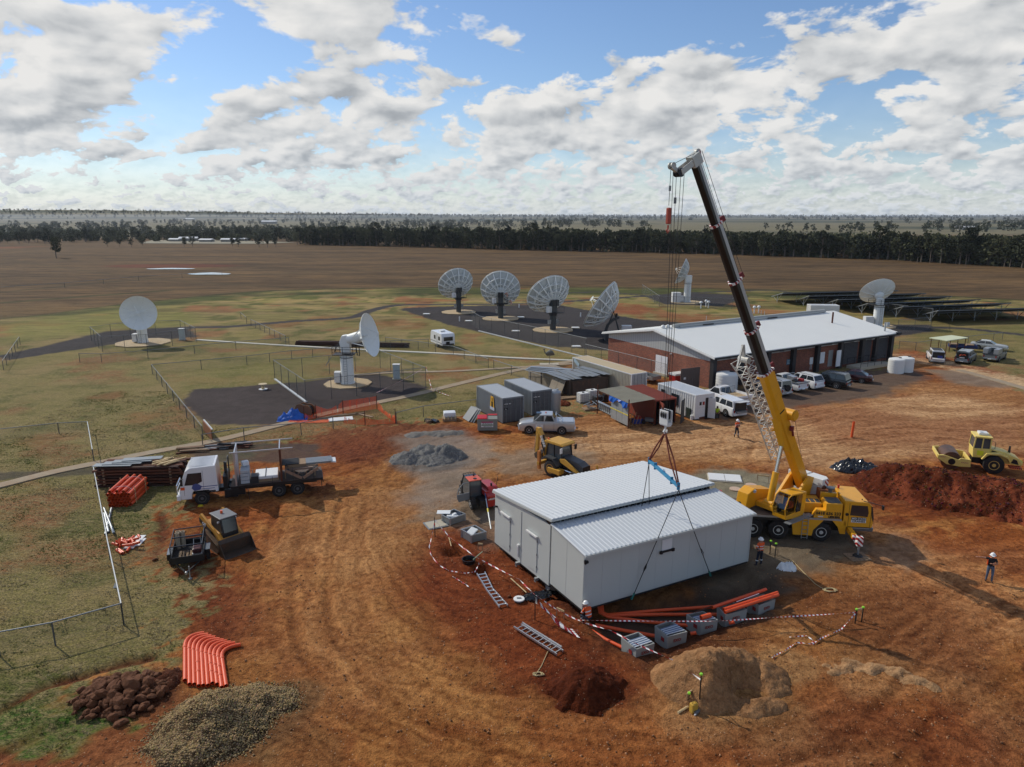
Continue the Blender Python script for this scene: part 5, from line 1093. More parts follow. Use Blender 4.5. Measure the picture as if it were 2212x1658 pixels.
# shade roof
sh_=thing('shade_roof','flat pale shade roof on thin steel posts beside the parked utes','shade roof',(59.5,104.5,0),0)
c4=[g('T',340,155,2.5),g('T',780,105,2.5),g('T',1110,155,2.5),g('T',690,215,2.5)];o_=Vector((59.5,104.5,0))
MB().add([p-o_ for p in c4]+[p-o_+Vector((0,0,.1))for p in c4],[(0,1,2,3),(7,6,5,4),(0,4,5,1),(1,5,6,2),(2,6,7,3),(3,7,4,0)]).build('roof',M('shade_pale',S(206,210,176),.6,0,.05,1),sh_)
cen=sum(c4,Vector())/4
for p in c4+[(c4[0]+c4[3])/2,(c4[1]+c4[2])/2]:b=(p+(cen-p)*.12)-o_;MB().cyl((b.x,b.y,0),(b.x,b.y,2.5),.05,n=6).build('post',rust,sh_)
# caravan
cv=thing('caravan','white caravan with dark windows parked alone on the grass','caravan',(-10.9,110.2,0),math.radians(118));cl=4.6
pr=[(-2.3,.55),(-2.3,1.9),(-2.1,2.35),(1.9,2.45),(2.2,2.1),(2.45,1.2),(2.3,.5)]
MB().prism(pr,-1.1,1.1).build('body',white_car,cv,bevel=.05);MB().box(-.3,.5,-.35,.35,2.43,2.58).build('roof_hatch',white_plastic,cv,bevel=.03)
for x0_,x1_ in((-1.6,-.9),(.2,.8)):MB().box(x0_,x1_,1.101,1.115,1.25,1.85).build('window',glass_dark,cv)
MB().box(-.6,-.1,1.101,1.112,.65,2.1).build('door',M('caravan_door',S(200,200,198),.5),cv);MB().box(-2.33,-2.301,-.75,.75,1.25,1.85).build('window',glass_dark,cv)
MB().box(-2.3,2.3,1.101,1.106,.85,.95).build('stripe',grey_steel,cv);MB().box(-2.4,-2.301,-.9,.9,.6,.8).build('bumper',dark_steel,cv);MB().box(-2.45,-2.31,-.2,.4,.7,1.15).build('spare_wheel',black_rubber,cv,bevel=.1)
for s in(-1,1):vwheel(cv,-.3,s*1.0,.33,.2,alloy,s)
MB().bar((2.3,-.5,.5),(3.5,0,.5),.08).bar((2.3,.5,.5),(3.5,0,.5),.08).cyl((3.2,0,0),(3.2,0,.6),.04).build('drawbar',dark_steel,cv)
# ---------------------------------------------------------------- flatbed truck
tk=thing('flatbed_truck','white flatbed truck loaded with wall panels, pallets and steps','truck',(-22.6+.3,47.25+1.0,0),math.radians(-163))
I=Matrix.Identity(4)
for x in(0,-5.2,-6.5):
    for s in(-1,1):wheel(tk,I,x,s*(1.0 if x==0 else.93),.5,.30 if x==0 else.52,steel_rim,s,.56)
MB().box(-7.9,1.1,-.42,.42,.62,.92).build('chassis',black_paint,tk)
MB().prism([(1.32,.55),(1.42,1.15),(1.3,1.65),(.95,2.62),(.6,2.85),(-1.05,2.9),(-1.15,.95),(-.62,.95),(-.5,1.12),(.5,1.12),(.64,.8),(.64,.55)],-1.2,1.2).build('cab',white_car,tk,bevel=.06)
for k in range(9):MB().box(-.9,.75,-1.0+k*.25-.03,-1.0+k*.25+.03,2.88,2.925).build('roof_rib',white_car,tk)
for s in(-1,1):
    MB().prism([(1.04,1.6),(.78,2.46),(-.12,2.46),(-.12,1.8),(.3,1.58)],s*1.206-.004,s*1.206+.004).build('side_window',glass_dark,tk)
    MB().box(1.2,1.42,s*1.0-.16,s*1.0+.16,.95,1.2).build('headlight',lamp_clear,tk,bevel=.03);MB().box(1.05,1.32,s*1.203-.02,s*1.203+.02,1.28,1.48).build('indicator',amber,tk)
    MB().box(1.1,1.25,s*1.5-.05,s*1.5+.05,1.7,2.2).bar((1.1,s*1.2,2.1),(1.15,s*1.5,2.05),.03).build('mirror',black_paint,tk)
    MB().box(-.2,-.185,s*1.203-.004,s*1.203+.004,1.15,2.6).box(1.08,1.095,s*1.203-.004,s*1.203+.004,.85,1.6).build('door_seam',dark_steel,tk);MB().box(-.95,-.35,s*1.203-.003,s*1.203+.003,.98,1.08).build('step',dark_steel,tk)
    for z in(1.12,):MB().box(-.9,.2,s*1.203-.003,s*1.203+.003,1.22,1.26).box(-1.1,.0,s*1.203-.003,s*1.203+.003,1.38,1.43).build('stripe',M('decal_blue',S(70,84,140),.5),tk)
MB().add([(.05,1.213,1.2),(.42,1.213,1.15),(.6,1.213,1.35),(.5,1.213,1.62),(.3,1.213,1.68),(.12,1.213,1.62),(-.08,1.213,1.45)],[(0,1,2,3,4,5,6)]).build('map_decal',M('decal_blue',None),tk)
MB().add([(1.33,-1.05,1.68),(1.33,1.05,1.68),(1.0,1.0,2.55),(1.0,-1.0,2.55)],[(0,1,2,3)]).build('windscreen',glass_dark,tk)
MB().box(1.35,1.62,-1.2,1.2,.5,.88).build('bumper',white_car,tk,bevel=.05);MB().tube([(1.6,-.9,.9),(1.62,-.85,1.5),(1.62,.85,1.5),(1.6,.9,.9)],.045).tube([(1.62,-.85,1.2),(1.62,.85,1.2)],.035).build('bull_bar',chrome,tk)
MB().box(-1.75,-1.45,-.9,.9,.95,1.9).box(-1.9,-1.4,-1.1,-.5,.5,1.0).box(-2.9,-1.9,.75,1.15,.5,.95).build('toolbox',black_paint,tk,bevel=.02);MB().box(-3.0,-2.0,-1.1,-.7,.45,.95).build('battery_box',black_paint,tk);MB().box(-2.4,-1.5,.8,1.12,.35,.98).build('fuel_tank',M('tank_black',S(30,30,32),.4),tk,bevel=.05)
MB().tube([(-1.6,-.35,1.0),(-1.6,-.35,2.6)],.06).tube([(-1.6,.05,1.0),(-1.6,.1,2.75)],.1).build('exhaust',dark_steel,tk)
MB().tube([(-1.75,-.8,1.2),(-1.75,-.8,2.9),(-1.75,.8,2.9),(-1.75,.8,1.2)],.05).build('headboard',dark_steel,tk)
MB().box(-8.3,-1.95,-1.22,1.22,1.08,1.2).build('tray',M('tray_brown',S(84,66,56),.7,0,.2,3,.15),tk);MB().box(-8.3,-1.95,1.221,1.25,1.02,1.2).box(-8.3,-1.95,-1.25,-1.221,1.02,1.2).build('tray_edge',black_paint,tk)
for k in range(5):MB().box(-2.6-k*1.2,-2.5-k*1.2,-1.2,1.2,.93,1.079).build('cross_member',black_paint,tk)
for s in(-1,1):MB().box(-7.25,-4.5,s*1.16-.03,s*1.16+.03,.95,1.02).build('mudguard',black_paint,tk);MB().box(-8.25,-8.2,s*.9-.25,s*.9+.25,.45,.95).build('mud_flap',black_paint,tk)
MB().box(-8.36,-8.3,-1.1,1.1,.8,1.0).build('tail_rail',dark_steel,tk)
MB().tube([(-3.1,1.3,1.0),(-3.15,1.32,.1)],.02).build('strap_tail',black_paint,tk)
LW=M('panel_white_ribbed',S(214,218,222),.4,.1,.05,2)
def child_thing(name,label,cat,loc,rz,group=None):w_=tk.matrix_basis@Vector(loc);return thing(name,label,cat,w_,math.radians(-163)+rz,group)
pw=child_thing('wall_panel_load','white corrugated panel and brown panel standing upright on the truck, joined by top rails','wall panels',(-2.35,0,1.2),0)
wp=MB()
for k in range(24):wp.box(-.03,.02 if k%2 else.0,-1.15,1.15,.1*k,.1*k+.1)
wp.build('white_panel',LW,pw);MB().box(-.06,.05,1.15,1.21,0,2.42).box(-.06,.05,-1.21,-1.15,0,2.42).build('edge_channel',alu,pw)
MB().box(-3.12,-3.04,-1.12,1.12,0,2.42).build('brown_panel',ply,pw);MB().box(-3.16,-3.02,1.121,1.17,0,2.42).build('edge_channel',rust,pw)
for k in range(4):MB().box(-3.03,-3.015,-.9+.5*k,-.86+.5*k,0,2.4).build('batten',M('ply_dark',S(110,66,42),.7),pw)
for y in(-1.15,1.15):MB().box(-4.0,.3,y-.04,y+.04,2.43,2.51).build('top_rail',alu,pw)
MB().box(-.06,.02,-1.1,1.1,2.43,2.5).build('cross_rail',alu,pw);MB().box(-3.12,-3.04,-1.1,1.1,2.43,2.5).build('cross_rail',alu,pw)
ld=child_thing('pallet_stack','bags and pallets packed behind the white panel on the truck','load',(-2.9,.2,1.2),0)
for k in range(4):MB().obox((-.05,.25,.14+.26*k),(.62,1.1,.24)).build('cement_bag',M('bag_grey',S(176,180,184),.7,0,.1,4),ld,bevel=.05)
MB().obox((-.05,-.3,1.22),(.5,.5,.35),(0,0,.3)).build('white_bag',white_plastic,ld,bevel=.1);MB().obox((-.7,.4,.25),(.5,.8,.5)).build('black_crate',dark_steel,ld)
ub=child_thing('bath_panel','glossy white panel lying on the truck tray between the two upright panels','panel',(-4.35,0,1.2),0)
MB().box(-.85,.75,-.85,.85,.18,.42).build('panel',white_plastic,ub,bevel=.06);MB().box(-.9,.8,-.9,.9,0,.17).build('pallet',timber_old,ub);MB().box(-.02,.04,-1.1,1.0,.43,.45).build('strap',dark_steel,ub)
bs=child_thing('board_stack','brown boards and black battens stacked on a frame above the tray','load',(-6.6,-.25,1.2),0)
MB().box(-1.2,.9,-.7,.9,.55,.68).build('board',M('board_brown',S(136,112,96),.7),bs);MB().box(-.6,.7,-.7,.6,.69,.9).build('board',timber_old,bs)
for k in range(5):MB().box(-.1,1.1,-.65+.28*k,-.5+.28*k,.91,.99).build('batten',dark_steel,bs)
MB().box(-1.3,-.3,-.6,.6,.69,.74).build('board',M('cardboard',S(160,136,112),.8),bs)
for x in(-1.2,.9):
    for y in(-.7,.9):MB().box(x-.04,x+.04,y-.04,y+.04,0,.55).build('trestle_leg',timber_old,bs)
gs=child_thing('sheet_stack','shiny ribbed roofing sheets hanging over the tail of the truck','roofing sheets',(-7.9,-.35,1.95),0)
for k in range(3):
    mb=ribbed([(-1.1,-.6,.03*k),(1.1,-.6,.03*k),(1.1,.5,.03*k),(-1.1,.5,.03*k)],7,.03,.05,.01)
    mb=MB();
    for r_ in range(6):mb.box(-1.1-.05*k,1.1,-.6+r_*.2,-.6+r_*.2+.08,.05*k+.02,.05*k+.045)
    mb.box(-1.1-.05*k,1.1,-.6,.55,.05*k,.05*k+.019).build('roofing_sheet',galv,gs)
MB().obox((-1.25,-.1,-.02),(.5,1.0,.12),(0,-.15,0)).build('wrap',white_plastic,gs,bevel=.05)
stp=child_thing('step_stringers','two flights of brown timber steps leaning in a v on the truck tray','steps',(-6.9,.85,1.2),0)
for s,x0_ in((1,-.15),(-1,.15)):
    for y in(-.3,.35):MB().bar((x0_*.4-s*.0,y,.1),(s*-1.15+x0_*0,y,.78),.04,.2).build('stringer',M('stringer_brown',S(140,112,92),.7),stp)
    for k in range(4):q_=(k+.5)/4;MB().obox((-s*1.15*q_,.02,.12+.66*q_),(.2,.6,.03)).build('tread',dark_steel,stp)
for k in range(4):
    x=-3.35-k*1.45;MB().tube([(x,1.26,1.1),(x,1.2,1.5+.4*(k>1)),(x,-1.2,1.5+.4*(k>1)),(x,-1.26,1.1)],.018).build('strap',black_paint,tk)
# ---------------------------------------------------------------- backhoe loader (origin under the rear axle, x forward)
I=Matrix.Identity(4)
bh=thing('backhoe_loader','dusty yellow backhoe loader with raised digging arm folded behind its dark cab','backhoe',(3.75,53.5,0),math.radians(-46))
yrim=M('yellow_rim',S(206,150,66),.5,0,.1,4,.3)
for s in(-1,1):wheel(bh,I,0,s*.86,.68,.46,yrim,s,.55);wheel(bh,I,2.15,s*.82,.44,.32,yrim,s,.55)
MB().box(-.5,2.5,-.42,.42,.5,.95).build('chassis',black_paint,bh);MB().prism([(.75,.9),(2.75,.85),(2.8,1.3),(2.3,1.55),(.75,1.75)],-.42,.42).build('bonnet',M('hood_grey',S(72,74,76),.5,0,.1,3,.2),bh,bevel=.06)
MB().box(2.8,2.86,-.38,.38,.75,1.35).build('grille',black_paint,bh)
cp=[(-.85,1.05),(.75,.95),(.85,1.6),(.7,2.62),(-.6,2.62),(-.9,1.8)]
MB().prism([(-.8,.9),(.75,.75),(.8,1.35),(-.85,1.45)],-.62,.62).build('cab_base',black_paint,bh,bevel=.02);gc=MB().prism([(-.8,1.451),(.8,1.351),(.68,2.6),(-.62,2.6)],-.58,.58).build('cab_glass',glass_blue,bh)
for s in(-1,1):
    for a,b in(((-.85,1.4),(-.66,2.6)),((.82,1.3),(.7,2.6)),((0.0,1.38),(0.0,2.6))):MB().bar((a[0],s*.6,a[1]),(b[0],s*.58,b[1]),.07).build('cab_pillar',black_paint,bh)
    MB().prism([(-.95,1.3),(-.6,1.62),(.3,1.55),(.75,1.1),(.75,1.0),(.25,1.45),(-.55,1.5),(-.85,1.25)],s*.60,s*1.12).build('fender',M('fender_grey',S(58,60,62),.6,0,.1,3,.2),bh)
    MB().prism([(.65,1.55),(1.1,1.65),(3.0,.75),(3.1,.35),(2.85,.35),(2.7,.65),(.7,1.3)],s*.62-.06,s*.62+.06).build('loader_arm',deere_yellow,bh,bevel=.015)
    MB().cyl((.9,s*.62,.75),(2.4,s*.62,.70),.06,n=8).build('loader_ram',chrome,bh)
    MB().box(-.15,1.1,s*.95-.28,s*.95+.28,.45,.82).build('battery_box',deere_yellow,bh,bevel=.02)if s<0 else None
    MB().bar((-1.25,s*1.0,.35),(-1.25,s*1.0,1.85),.2,.26).build('stabiliser',M('stabiliser_orange',S(190,120,60),.5,0,.1,3,.2),bh,bevel=.02);MB().box(-1.36,-1.14,s*1.0-.11-.03*s,s*1.0+.11,1.35,1.6).build('reflector',white_steel,bh)
MB().box(-1.35,-1.15,-1.15,1.15,.7,.95).build('rear_frame',deere_yellow,bh)
MB().prism([(-.95,2.6),(.98,2.6),(1.02,2.68),(.8,2.8),(-.75,2.82),(-.98,2.7)],-.74,.74).build('cab_roof',deere_yellow,bh,bevel=.05)
MB().cyl((-.7,-.5,2.8),(-.7,-.5,2.95),.06,n=8).build('beacon',amber,bh)
for s in(-1,1):MB().obox((.95,s*.85,2.3),(.08,.22,.4)).bar((.75,s*.6,2.45),(.95,s*.82,2.4),.03).build('mirror',white_steel if s<0 else black_paint,bh)
MB().prism([(2.9,.1),(3.6,.05),(3.75,.15),(3.3,.2),(3.1,.75),(2.95,.8)],-1.1,1.1).build('front_bucket',M('bucket_steel',S(92,84,72),.6,.3,.2,3,.3),bh);MB().box(3.0,3.08,.95,1.05,.3,1.25).build('bucket_guide',deere_yellow,bh)
MB().prism([(-1.3,.8),(-1.55,.9),(-1.35,2.1),(-2.1,3.35),(-2.3,3.35),(-2.3,3.15),(-1.7,2.1)],-.16,.16).build('boom',deere_yellow,bh,bevel=.02)
MB().bar((-2.3,0,3.35),(-2.45,0,1.1),.26,.34,up=(1,0,0),w1=.2,h1=.2).build('dipper',deere_yellow,bh,bevel=.02);MB().cyl((-2.72,0,1.2),(-2.55,0,2.6),.06,n=8).cyl((-2.55,0,2.6),(-2.4,0,3.2),.035,n=8).build('dipper_ram',chrome,bh);MB().cyl((-1.5,.1,1.2),(-2.0,.1,2.9),.06,n=8).build('boom_ram',black_paint,bh)
MB().prism([(-2.5,1.15),(-2.15,1.45),(-1.75,1.35),(-1.6,.9),(-1.9,.75),(-2.4,.85)],-.3,.3).build('rear_bucket',M('bucket_steel',None),bh)
text('DEERE',.34,white_steel,bh,(-1.66,-.175,2.35),Euler((PI/2,math.radians(62),0)),bold=.012)
MB().prism([(-1.45,1.2),(-1.85,2.15),(-1.65,2.95),(-1.45,2.9),(-1.42,2.1)],-.172,-.163).build('decal_strip',black_paint,bh)
# ---------------------------------------------------------------- telehandler seen from the rear
tl=thing('telehandler','red telehandler seen from behind with its grey cab door swung open','telehandler',(-2.0,46.7,0),math.radians(112))
for x in(0,2.3):
    for s in(-1,1):wheel(tl,I,x,s*.80,.46,.36,M('white_rim',S(190,188,182),.5,0,.1,4,.3),s,.52)
MB().box(-.9,3.0,-.5,.5,.45,.9).build('chassis',black_paint,tl);MB().prism([(-.95,.4),(-.95,1.2),(-.55,1.35),(-.4,.5)],-.75,.05).build('counterweight',red_paint,tl,bevel=.05)
MB().prism([(-.75,.9),(-.7,1.25),(-.2,1.62),(1.4,1.55),(1.6,.9)],-.98,-.2).build('engine_hood',red_paint,tl,bevel=.12);MB().cyl((-.1,-.55,1.6),(-.1,-.55,1.8),.07,n=8).build('air_intake',black_paint,tl)
MB().prism([(.1,.7),(1.75,.7),(1.85,1.5),(1.5,2.05),(.2,2.05)],.12,.95).build('cab',glass_blue,tl)
for a,b in(((.1,.7),(.2,2.05)),((1.8,.7),(1.85,1.5)),((1.85,1.5),(1.5,2.05))):
    for y in(.12,.95):MB().bar((a[0],y,a[1]),(b[0],y,b[1]),.07).build('cab_pillar',black_paint,tl)
MB().box(.05,1.0,.08,1.0,2.05,2.12).build('cab_roof',red_faded,tl,bevel=.04);MB().cyl((.35,.5,2.12),(.35,.5,2.15),.13,n=12).cyl((.9,.4,2.12),(.9,.4,2.26),.06,n=8).build('beacon',black_paint,tl)
gd=MB()
for y in(.15,.35,.55,.75,.93):gd.tube([(1.02,y,2.1),(1.7,y,2.1),(1.75,y,1.95)],.018,5)
gd.tube([(1.7,.15,2.1),(1.7,.93,2.1)],.02,5).build('roof_guard',black_paint,tl)
d_=MB().prism([(0,.75),(.85,.7),(.98,1.0),(.98,1.25),(0,1.25)],-.03,.03).build('door',M('door_grey_plastic',S(118,120,122),.55,0,.08,3),tl,loc=(.15,.98,0),rot=(0,0,math.radians(100)),bevel=.01)
MB().tube([(0,0,1.25),(0,0,2.0),(.5,0,1.98),(.85,0,1.65),(.98,0,1.25)],.03).build('door_frame',M('door_grey_plastic',None),d_);MB().prism([(.2,.85),(.75,.82),(.82,1.0),(.75,1.12),(.2,1.12)],-.036,-.031).build('door_logo',galv,d_)
MB().bar((-.6,-.1,1.25),(3.3,-.1,.95),.32,.34).build('lift_boom',red_paint,tl,bevel=.03);MB().box(3.2,3.35,-.6,.6,.3,.95).build('fork_carriage',black_paint,tl)
for s in(-.35,.35):MB().box(3.35,4.4,s-.06,s+.06,.12,.18).build('fork',dark_steel,tl)
MB().tube([(.1,-.95,1.3),(.15,-1.15,2.1),(.3,-1.15,2.1)],.02).build('mirror_arm',black_paint,tl)
for s in(-.65,-.05):MB().box(-.98,-.951,s-.05,s+.05,1.0,1.1).build('tail_light',tail_red,tl)
text('MANITOU',.16,white_steel,tl,(-.975,-.36,.98),Euler((PI/2,0,-PI/2)),bold=.008)
# ---------------------------------------------------------------- tracked loader
sk_=thing('track_loader','yellow and black tracked skid loader with its bucket lowered','track loader',(-17.95,41.0,0),math.radians(-43))
for s in(-1,1):
    y0_,y1_=(s*.62,s*.98)if s>0 else(-.98,-.62)
    tp_=[(-1.15,.45),(-1.0,.18),(-.75,.02),(.85,.02),(1.1,.16),(1.15,.36),(.95,.5),(-.55,.98),(-.8,.95)]
    MB().prism(tp_,y0_+.03,y1_-.03).build('track_frame',M('undercarriage',S(70,54,40),.8,0,.2,3,.5),sk_)
    P_=[Vector((a,0,b))for a,b in tp_];tb=MB();tot_=sum((P_[(i+1)%9]-P_[i]).length for i in range(9));nn=52;acc=0;i=0
    for k in range(nn):
        dd2=tot_*k/nn
        while dd2-acc>(P_[(i+1)%9]-P_[i]).length:acc+=(P_[(i+1)%9]-P_[i]).length;i=(i+1)%9
        e=(P_[(i+1)%9]-P_[i]).normalized();c_=P_[i]+e*(dd2-acc);n_=Vector((-e.z,0,e.x));c_+=n_*-.03
        tb.box(-.038,.038,y0_,y1_,-.022,.022,0,mat=Matrix.Translation(c_)@Matrix.Rotation(-math.atan2(e.z,e.x),4,'Y'))
    tr_=tb.build('track',M('track_rubber',S(84,76,62),.85,0,.2,4,.5),sk_);tr_['kind']='stuff'
MB().prism([(-1.35,.35),(1.0,.35),(1.1,.75),(.6,1.1),(-1.4,1.35),(-1.5,.9)],-.6,.6).build('body',cat_yellow,sk_,bevel=.03)
MB().prism([(-.55,.85),(.95,.7),(.9,1.2),(.7,2.02),(-.5,2.02),(-.6,1.4)],-.5,.5).build('cab',black_paint,sk_,bevel=.03);MB().add([(.93,-.4,1.15),(.93,.4,1.15),(.73,.4,1.95),(.73,-.4,1.95)],[(0,1,2,3)]).build('windscreen',glass_dark,sk_)
MB().box(-.6,.85,-.56,.56,2.03,2.1).build('cab_roof',M('roof_grey',S(112,112,114),.5,0,.08,3,.15),sk_,bevel=.03);MB().cyl((.0,-.05,2.1),(.0,-.05,2.27),.08,n=10).build('beacon',amber,sk_)
for s in(-1,1):
    MB().prism([(-1.6,1.7),(-1.45,1.85),(.2,1.28),(1.18,.72),(1.25,.4),(1.1,.35),(.95,.62),(0.1,1.08),(-1.55,1.5)],s*.68-.07,s*.68+.07).build('lift_arm',cat_yellow,sk_,bevel=.015)
    MB().prism([(-1.75,.45),(-1.2,.45),(-1.25,1.7),(-1.65,1.7)],s*.68-.06,s*.68+.06).build('rear_upright',cat_yellow,sk_,bevel=.015);MB().prism([(-1.7,1.25),(-.1,.9),(-.1,1.12),(-1.7,1.55)],s*.75-.005,s*.75+.006).build('decal_strip',black_paint,sk_)
    MB().box(.5,.6,s*.55-.05,s*.55+.05,1.75,1.85).build('work_lamp',lamp_clear,sk_)
for sx_,rz_ in((-.765,0),(.765,PI)):text('CAT',.26,white_steel,sk_,(-1.0,sx_,1.28),Euler((PI/2,0,rz_)),bold=.012)
MB().prism([(1.25,.95),(1.45,.75),(1.42,.12),(2.1,.04),(2.12,.0),(1.35,.0),(1.3,.75)],-.96,.96).prism([(1.3,.95),(1.35,0),(2.1,0),(1.6,.7)],-1.0,-.961).prism([(1.3,.95),(1.35,0),(2.1,0),(1.6,.7)],.961,1.0).build('bucket',M('bucket_dark',S(78,66,56),.5,.4,.2,3,.3),sk_)
# ---------------------------------------------------------------- cage trailer
ct_=thing('cage_trailer','black mesh cage trailer with tubes, timber offcuts and a compressor inside','trailer',(-19.15,38.75,0),math.radians(-70))
MB().box(-1.25,1.25,-.85,.85,.5,.56).build('floor',dark_steel,ct_)
for s in(-1,1):
    MB().box(-1.25,1.25,s*.85-.02,s*.85+.02,.5,.92).build('side',black_paint,ct_);MB().box(-.45,.45,s*1.02-.14,s*1.02+.14,.78,.82).build('mudguard',M('guard_grey',S(110,118,128),.5,.2,.1,3),ct_);MB().box(.45,.5,s*1.02-.14,s*1.02+.14,.45,.82).build('mud_flap',black_paint,ct_)
    vwheel(ct_,0,s*1.02,.32,.2,steel_rim,s)
    MB().tube([(-1.25,s*.85,.9),(-1.25,s*.85,1.6),(1.25,s*.85,1.6),(1.25,s*.85,.9)],.03).build('cage_frame',M('cage_blue_black',S(46,52,62),.5,.2,.1,3),ct_)
    panel_uv('cage_mesh',cage_m,[((-1.25,s*.85,.92),(1.25,s*.85,.92),(1.25,s*.85,1.6),(-1.25,s*.85,1.6))],ct_)
for x in(-1.25,1.25):
    MB().box(x-.02,x+.02,-.85,.85,.5,.92).build('end',black_paint,ct_);MB().tube([(x,-.85,1.6),(x,.85,1.6)],.03).build('cage_frame',M('cage_blue_black',None),ct_);panel_uv('cage_mesh',cage_m,[((x,-.85,.92),(x,.85,.92),(x,.85,1.6),(x,-.85,1.6))],ct_)
MB().tube([(0,-.85,1.6),(0,.85,1.6)],.04).build('cage_rail',M('cage_blue_black',None),ct_)
MB().bar((1.25,-.6,.48),(2.5,0,.48),.08).bar((1.25,.6,.48),(2.5,0,.48),.08).build('drawbar',black_paint,ct_);MB().cyl((2.35,.15,.05),(2.35,.15,.8),.035).cyl((2.35,.15,.0),(2.35,.15,.06),.1).build('jockey_stand',galv,ct_);MB().cyl((2.45,0,.5),(2.6,0,.5),.07).build('coupling',galv,ct_)
W_=ct_.matrix_basis@Vector((-.9,-.5,.56))
for k,(dx,dy)in enumerate(((0,0),(.27,-.02),(.1,.26))):
    p=ct_.matrix_basis@Vector((-1.05+dx,-.62+dy,.56));tt=thing('cardboard_tube',['fat cardboard form tube at the back corner of the cage trailer','second form tube, nearest the side of the cage trailer','form tube standing innermost in the cage trailer'][k],'tube',p)
    MB().loft([[Vector((math.cos(2*PI*i/16)*r,math.sin(2*PI*i/16)*r,z))for i in range(16)]for r,z in((.13,0),(.13,1.0),(.10,1.0),(.10,.05))],caps=False).build('wall',M('card_tube',S(176,160,136),.8),tt)
p=ct_.matrix_basis@Vector((.45,-.05,.56));tt=thing('pallet','small timber pallet lying inside the cage trailer','pallet',p,math.radians(-70))
for k in range(5):MB().box(-.5,.4,-.45+k*.19,-.33+k*.19,.1,.14).build('slat',timber_old,tt)
for x in(-.4,.3):MB().box(x-.04,x+.04,-.45,.45,0,.099).build('bearer',timber_old,tt)
p=ct_.matrix_basis@Vector((.55,.5,.56));tt=thing('plate_compactor','dark red engine block machine standing in the front of the cage trailer','machine',p,math.radians(-70))
MB().box(-.35,.35,-.28,.28,0,.25).build('base',alu,tt,bevel=.05);MB().box(-.3,.3,-.25,.25,.25,.55).build('engine',M('maroon_engine',S(84,26,28),.4,0,.1,3),tt,bevel=.08);MB().tube([(-.3,-.2,.5),(-.6,-.2,.8),(-.6,.2,.8),(-.3,.2,.5)],.025).build('handle',galv,tt)
# ---------------------------------------------------------------- soil roller
ro=thing('soil_roller','cream smooth drum soil roller on the bank behind the red spoil heap','road roller',(38.6,54.35,0),math.radians(159))
for s in(-1,1):wheel(ro,I,0,s*.84,.74,.5,M('cream_rim',S(214,180,92),.5,0,.1,4,.25),s,.5)
MB().lathe([(.3,-1.05),(.72,-1.05),(.75,-1.02),(.75,1.02),(.72,1.05),(.3,1.05)],32,org=(2.95,0,.75),ax=(0,1,0)).build('drum',M('drum_steel',S(96,74,60),.45,.5,.15,1,.5),ro,smooth=30)
for s in(-1,1):
    MB().prism([(1.6,.45),(1.7,1.05),(2.35,1.1),(2.5,.95),(3.55,1.25),(3.95,1.2),(3.98,.95),(3.3,.5),(2.4,.4)],s*1.2-.07,s*1.2+.07).build('drum_frame',cream,ro,bevel=.02);MB().cyl((2.95,s*1.1,.75),(2.95,s*1.28,.75),.26,n=16).build('drum_motor',black_paint,ro)
    MB().box(1.8,2.3,s*1.275-.004,s*1.275+.004,.72,.82).box(3.4,3.85,s*1.275-.004,s*1.275+.004,1.05,1.15).build('decal_strip',M('decal_orange',S(196,92,34),.5,stripes=((1,0,1),9.,S(226,208,140))),ro)
MB().box(3.85,4.0,-1.13,1.13,.95,1.2).build('cross_frame',cream,ro,bevel=.02);MB().box(1.6,1.75,-1.13,1.13,.5,1.0).build('cross_frame',cream,ro,bevel=.02)
MB().prism([(-.2,.6),(1.4,.6),(1.4,1.35),(-.2,1.5)],-.45,.45).build('chassis',black_paint,ro)
MB().prism([(.35,1.2),(1.45,1.15),(1.5,1.9),(.3,1.95)],-.72,.72).build('cab_base',cream,ro,bevel=.03);MB().prism([(.36,1.95),(1.47,1.9),(1.38,2.75),(.36,2.75)],-.68,.68).build('cab_glass',glass_blue,ro)
for s in(-1,1):
    for a,b in(((.33,1.9),(.34,2.78)),((.9,1.9),(.88,2.78)),((1.48,1.85),(1.40,2.78))):MB().bar((a[0],s*.7,a[1]),(b[0],s*.7,b[1]),.08).build('cab_pillar',cream,ro)
    MB().box(.75,1.2,s*.728-.004,s*.728+.004,1.35,1.75).build('door_sticker',M('lime_sticker',S(214,216,40),.5),ro)
    MB().prism([(-1.1,.95),(-.85,1.4),(-.3,1.62),(.5,1.55),(.8,1.15),(.9,1.15),(.6,1.68),(-.3,1.74),(-.95,1.5)],s*.6,s*1.1).build('fender',cream,ro)
    MB().box(-1.9,-1.1,s*.75-.3,s*.75+.3,.62,.72).build('rear_step',M('step_hazard',S(40,40,40),.6,stripes=((1,1,0),7.,S(210,80,40))),ro)
MB().box(.25,1.5,-.8,.8,2.78,2.92).build('cab_roof',cream,ro,bevel=.05);MB().box(.5,1.15,-.4,.35,2.93,3.12).build('roof_unit',white_steel,ro,bevel=.03);MB().cyl((1.0,.1,3.12),(1.0,.1,3.2),.13,n=12).build('beacon',white_plastic,ro)
MB().prism([(-2.0,.75),(-2.05,1.0),(-1.7,1.35),(-.8,1.75),(.34,1.95),(.34,.9)],-.62,.62).build('engine_hood',cream,ro,bevel=.1)
for s in(-1,1):MB().prism([(-.35,1.5),(.2,1.62),(.2,1.85),(-.2,1.75)],s*.625-.004,s*.625+.006).prism([(-1.75,.85),(-1.2,.95),(-1.35,1.3),(-1.6,1.2)],s*.625-.004,s*.625+.006).build('vent_panel',black_paint,ro)
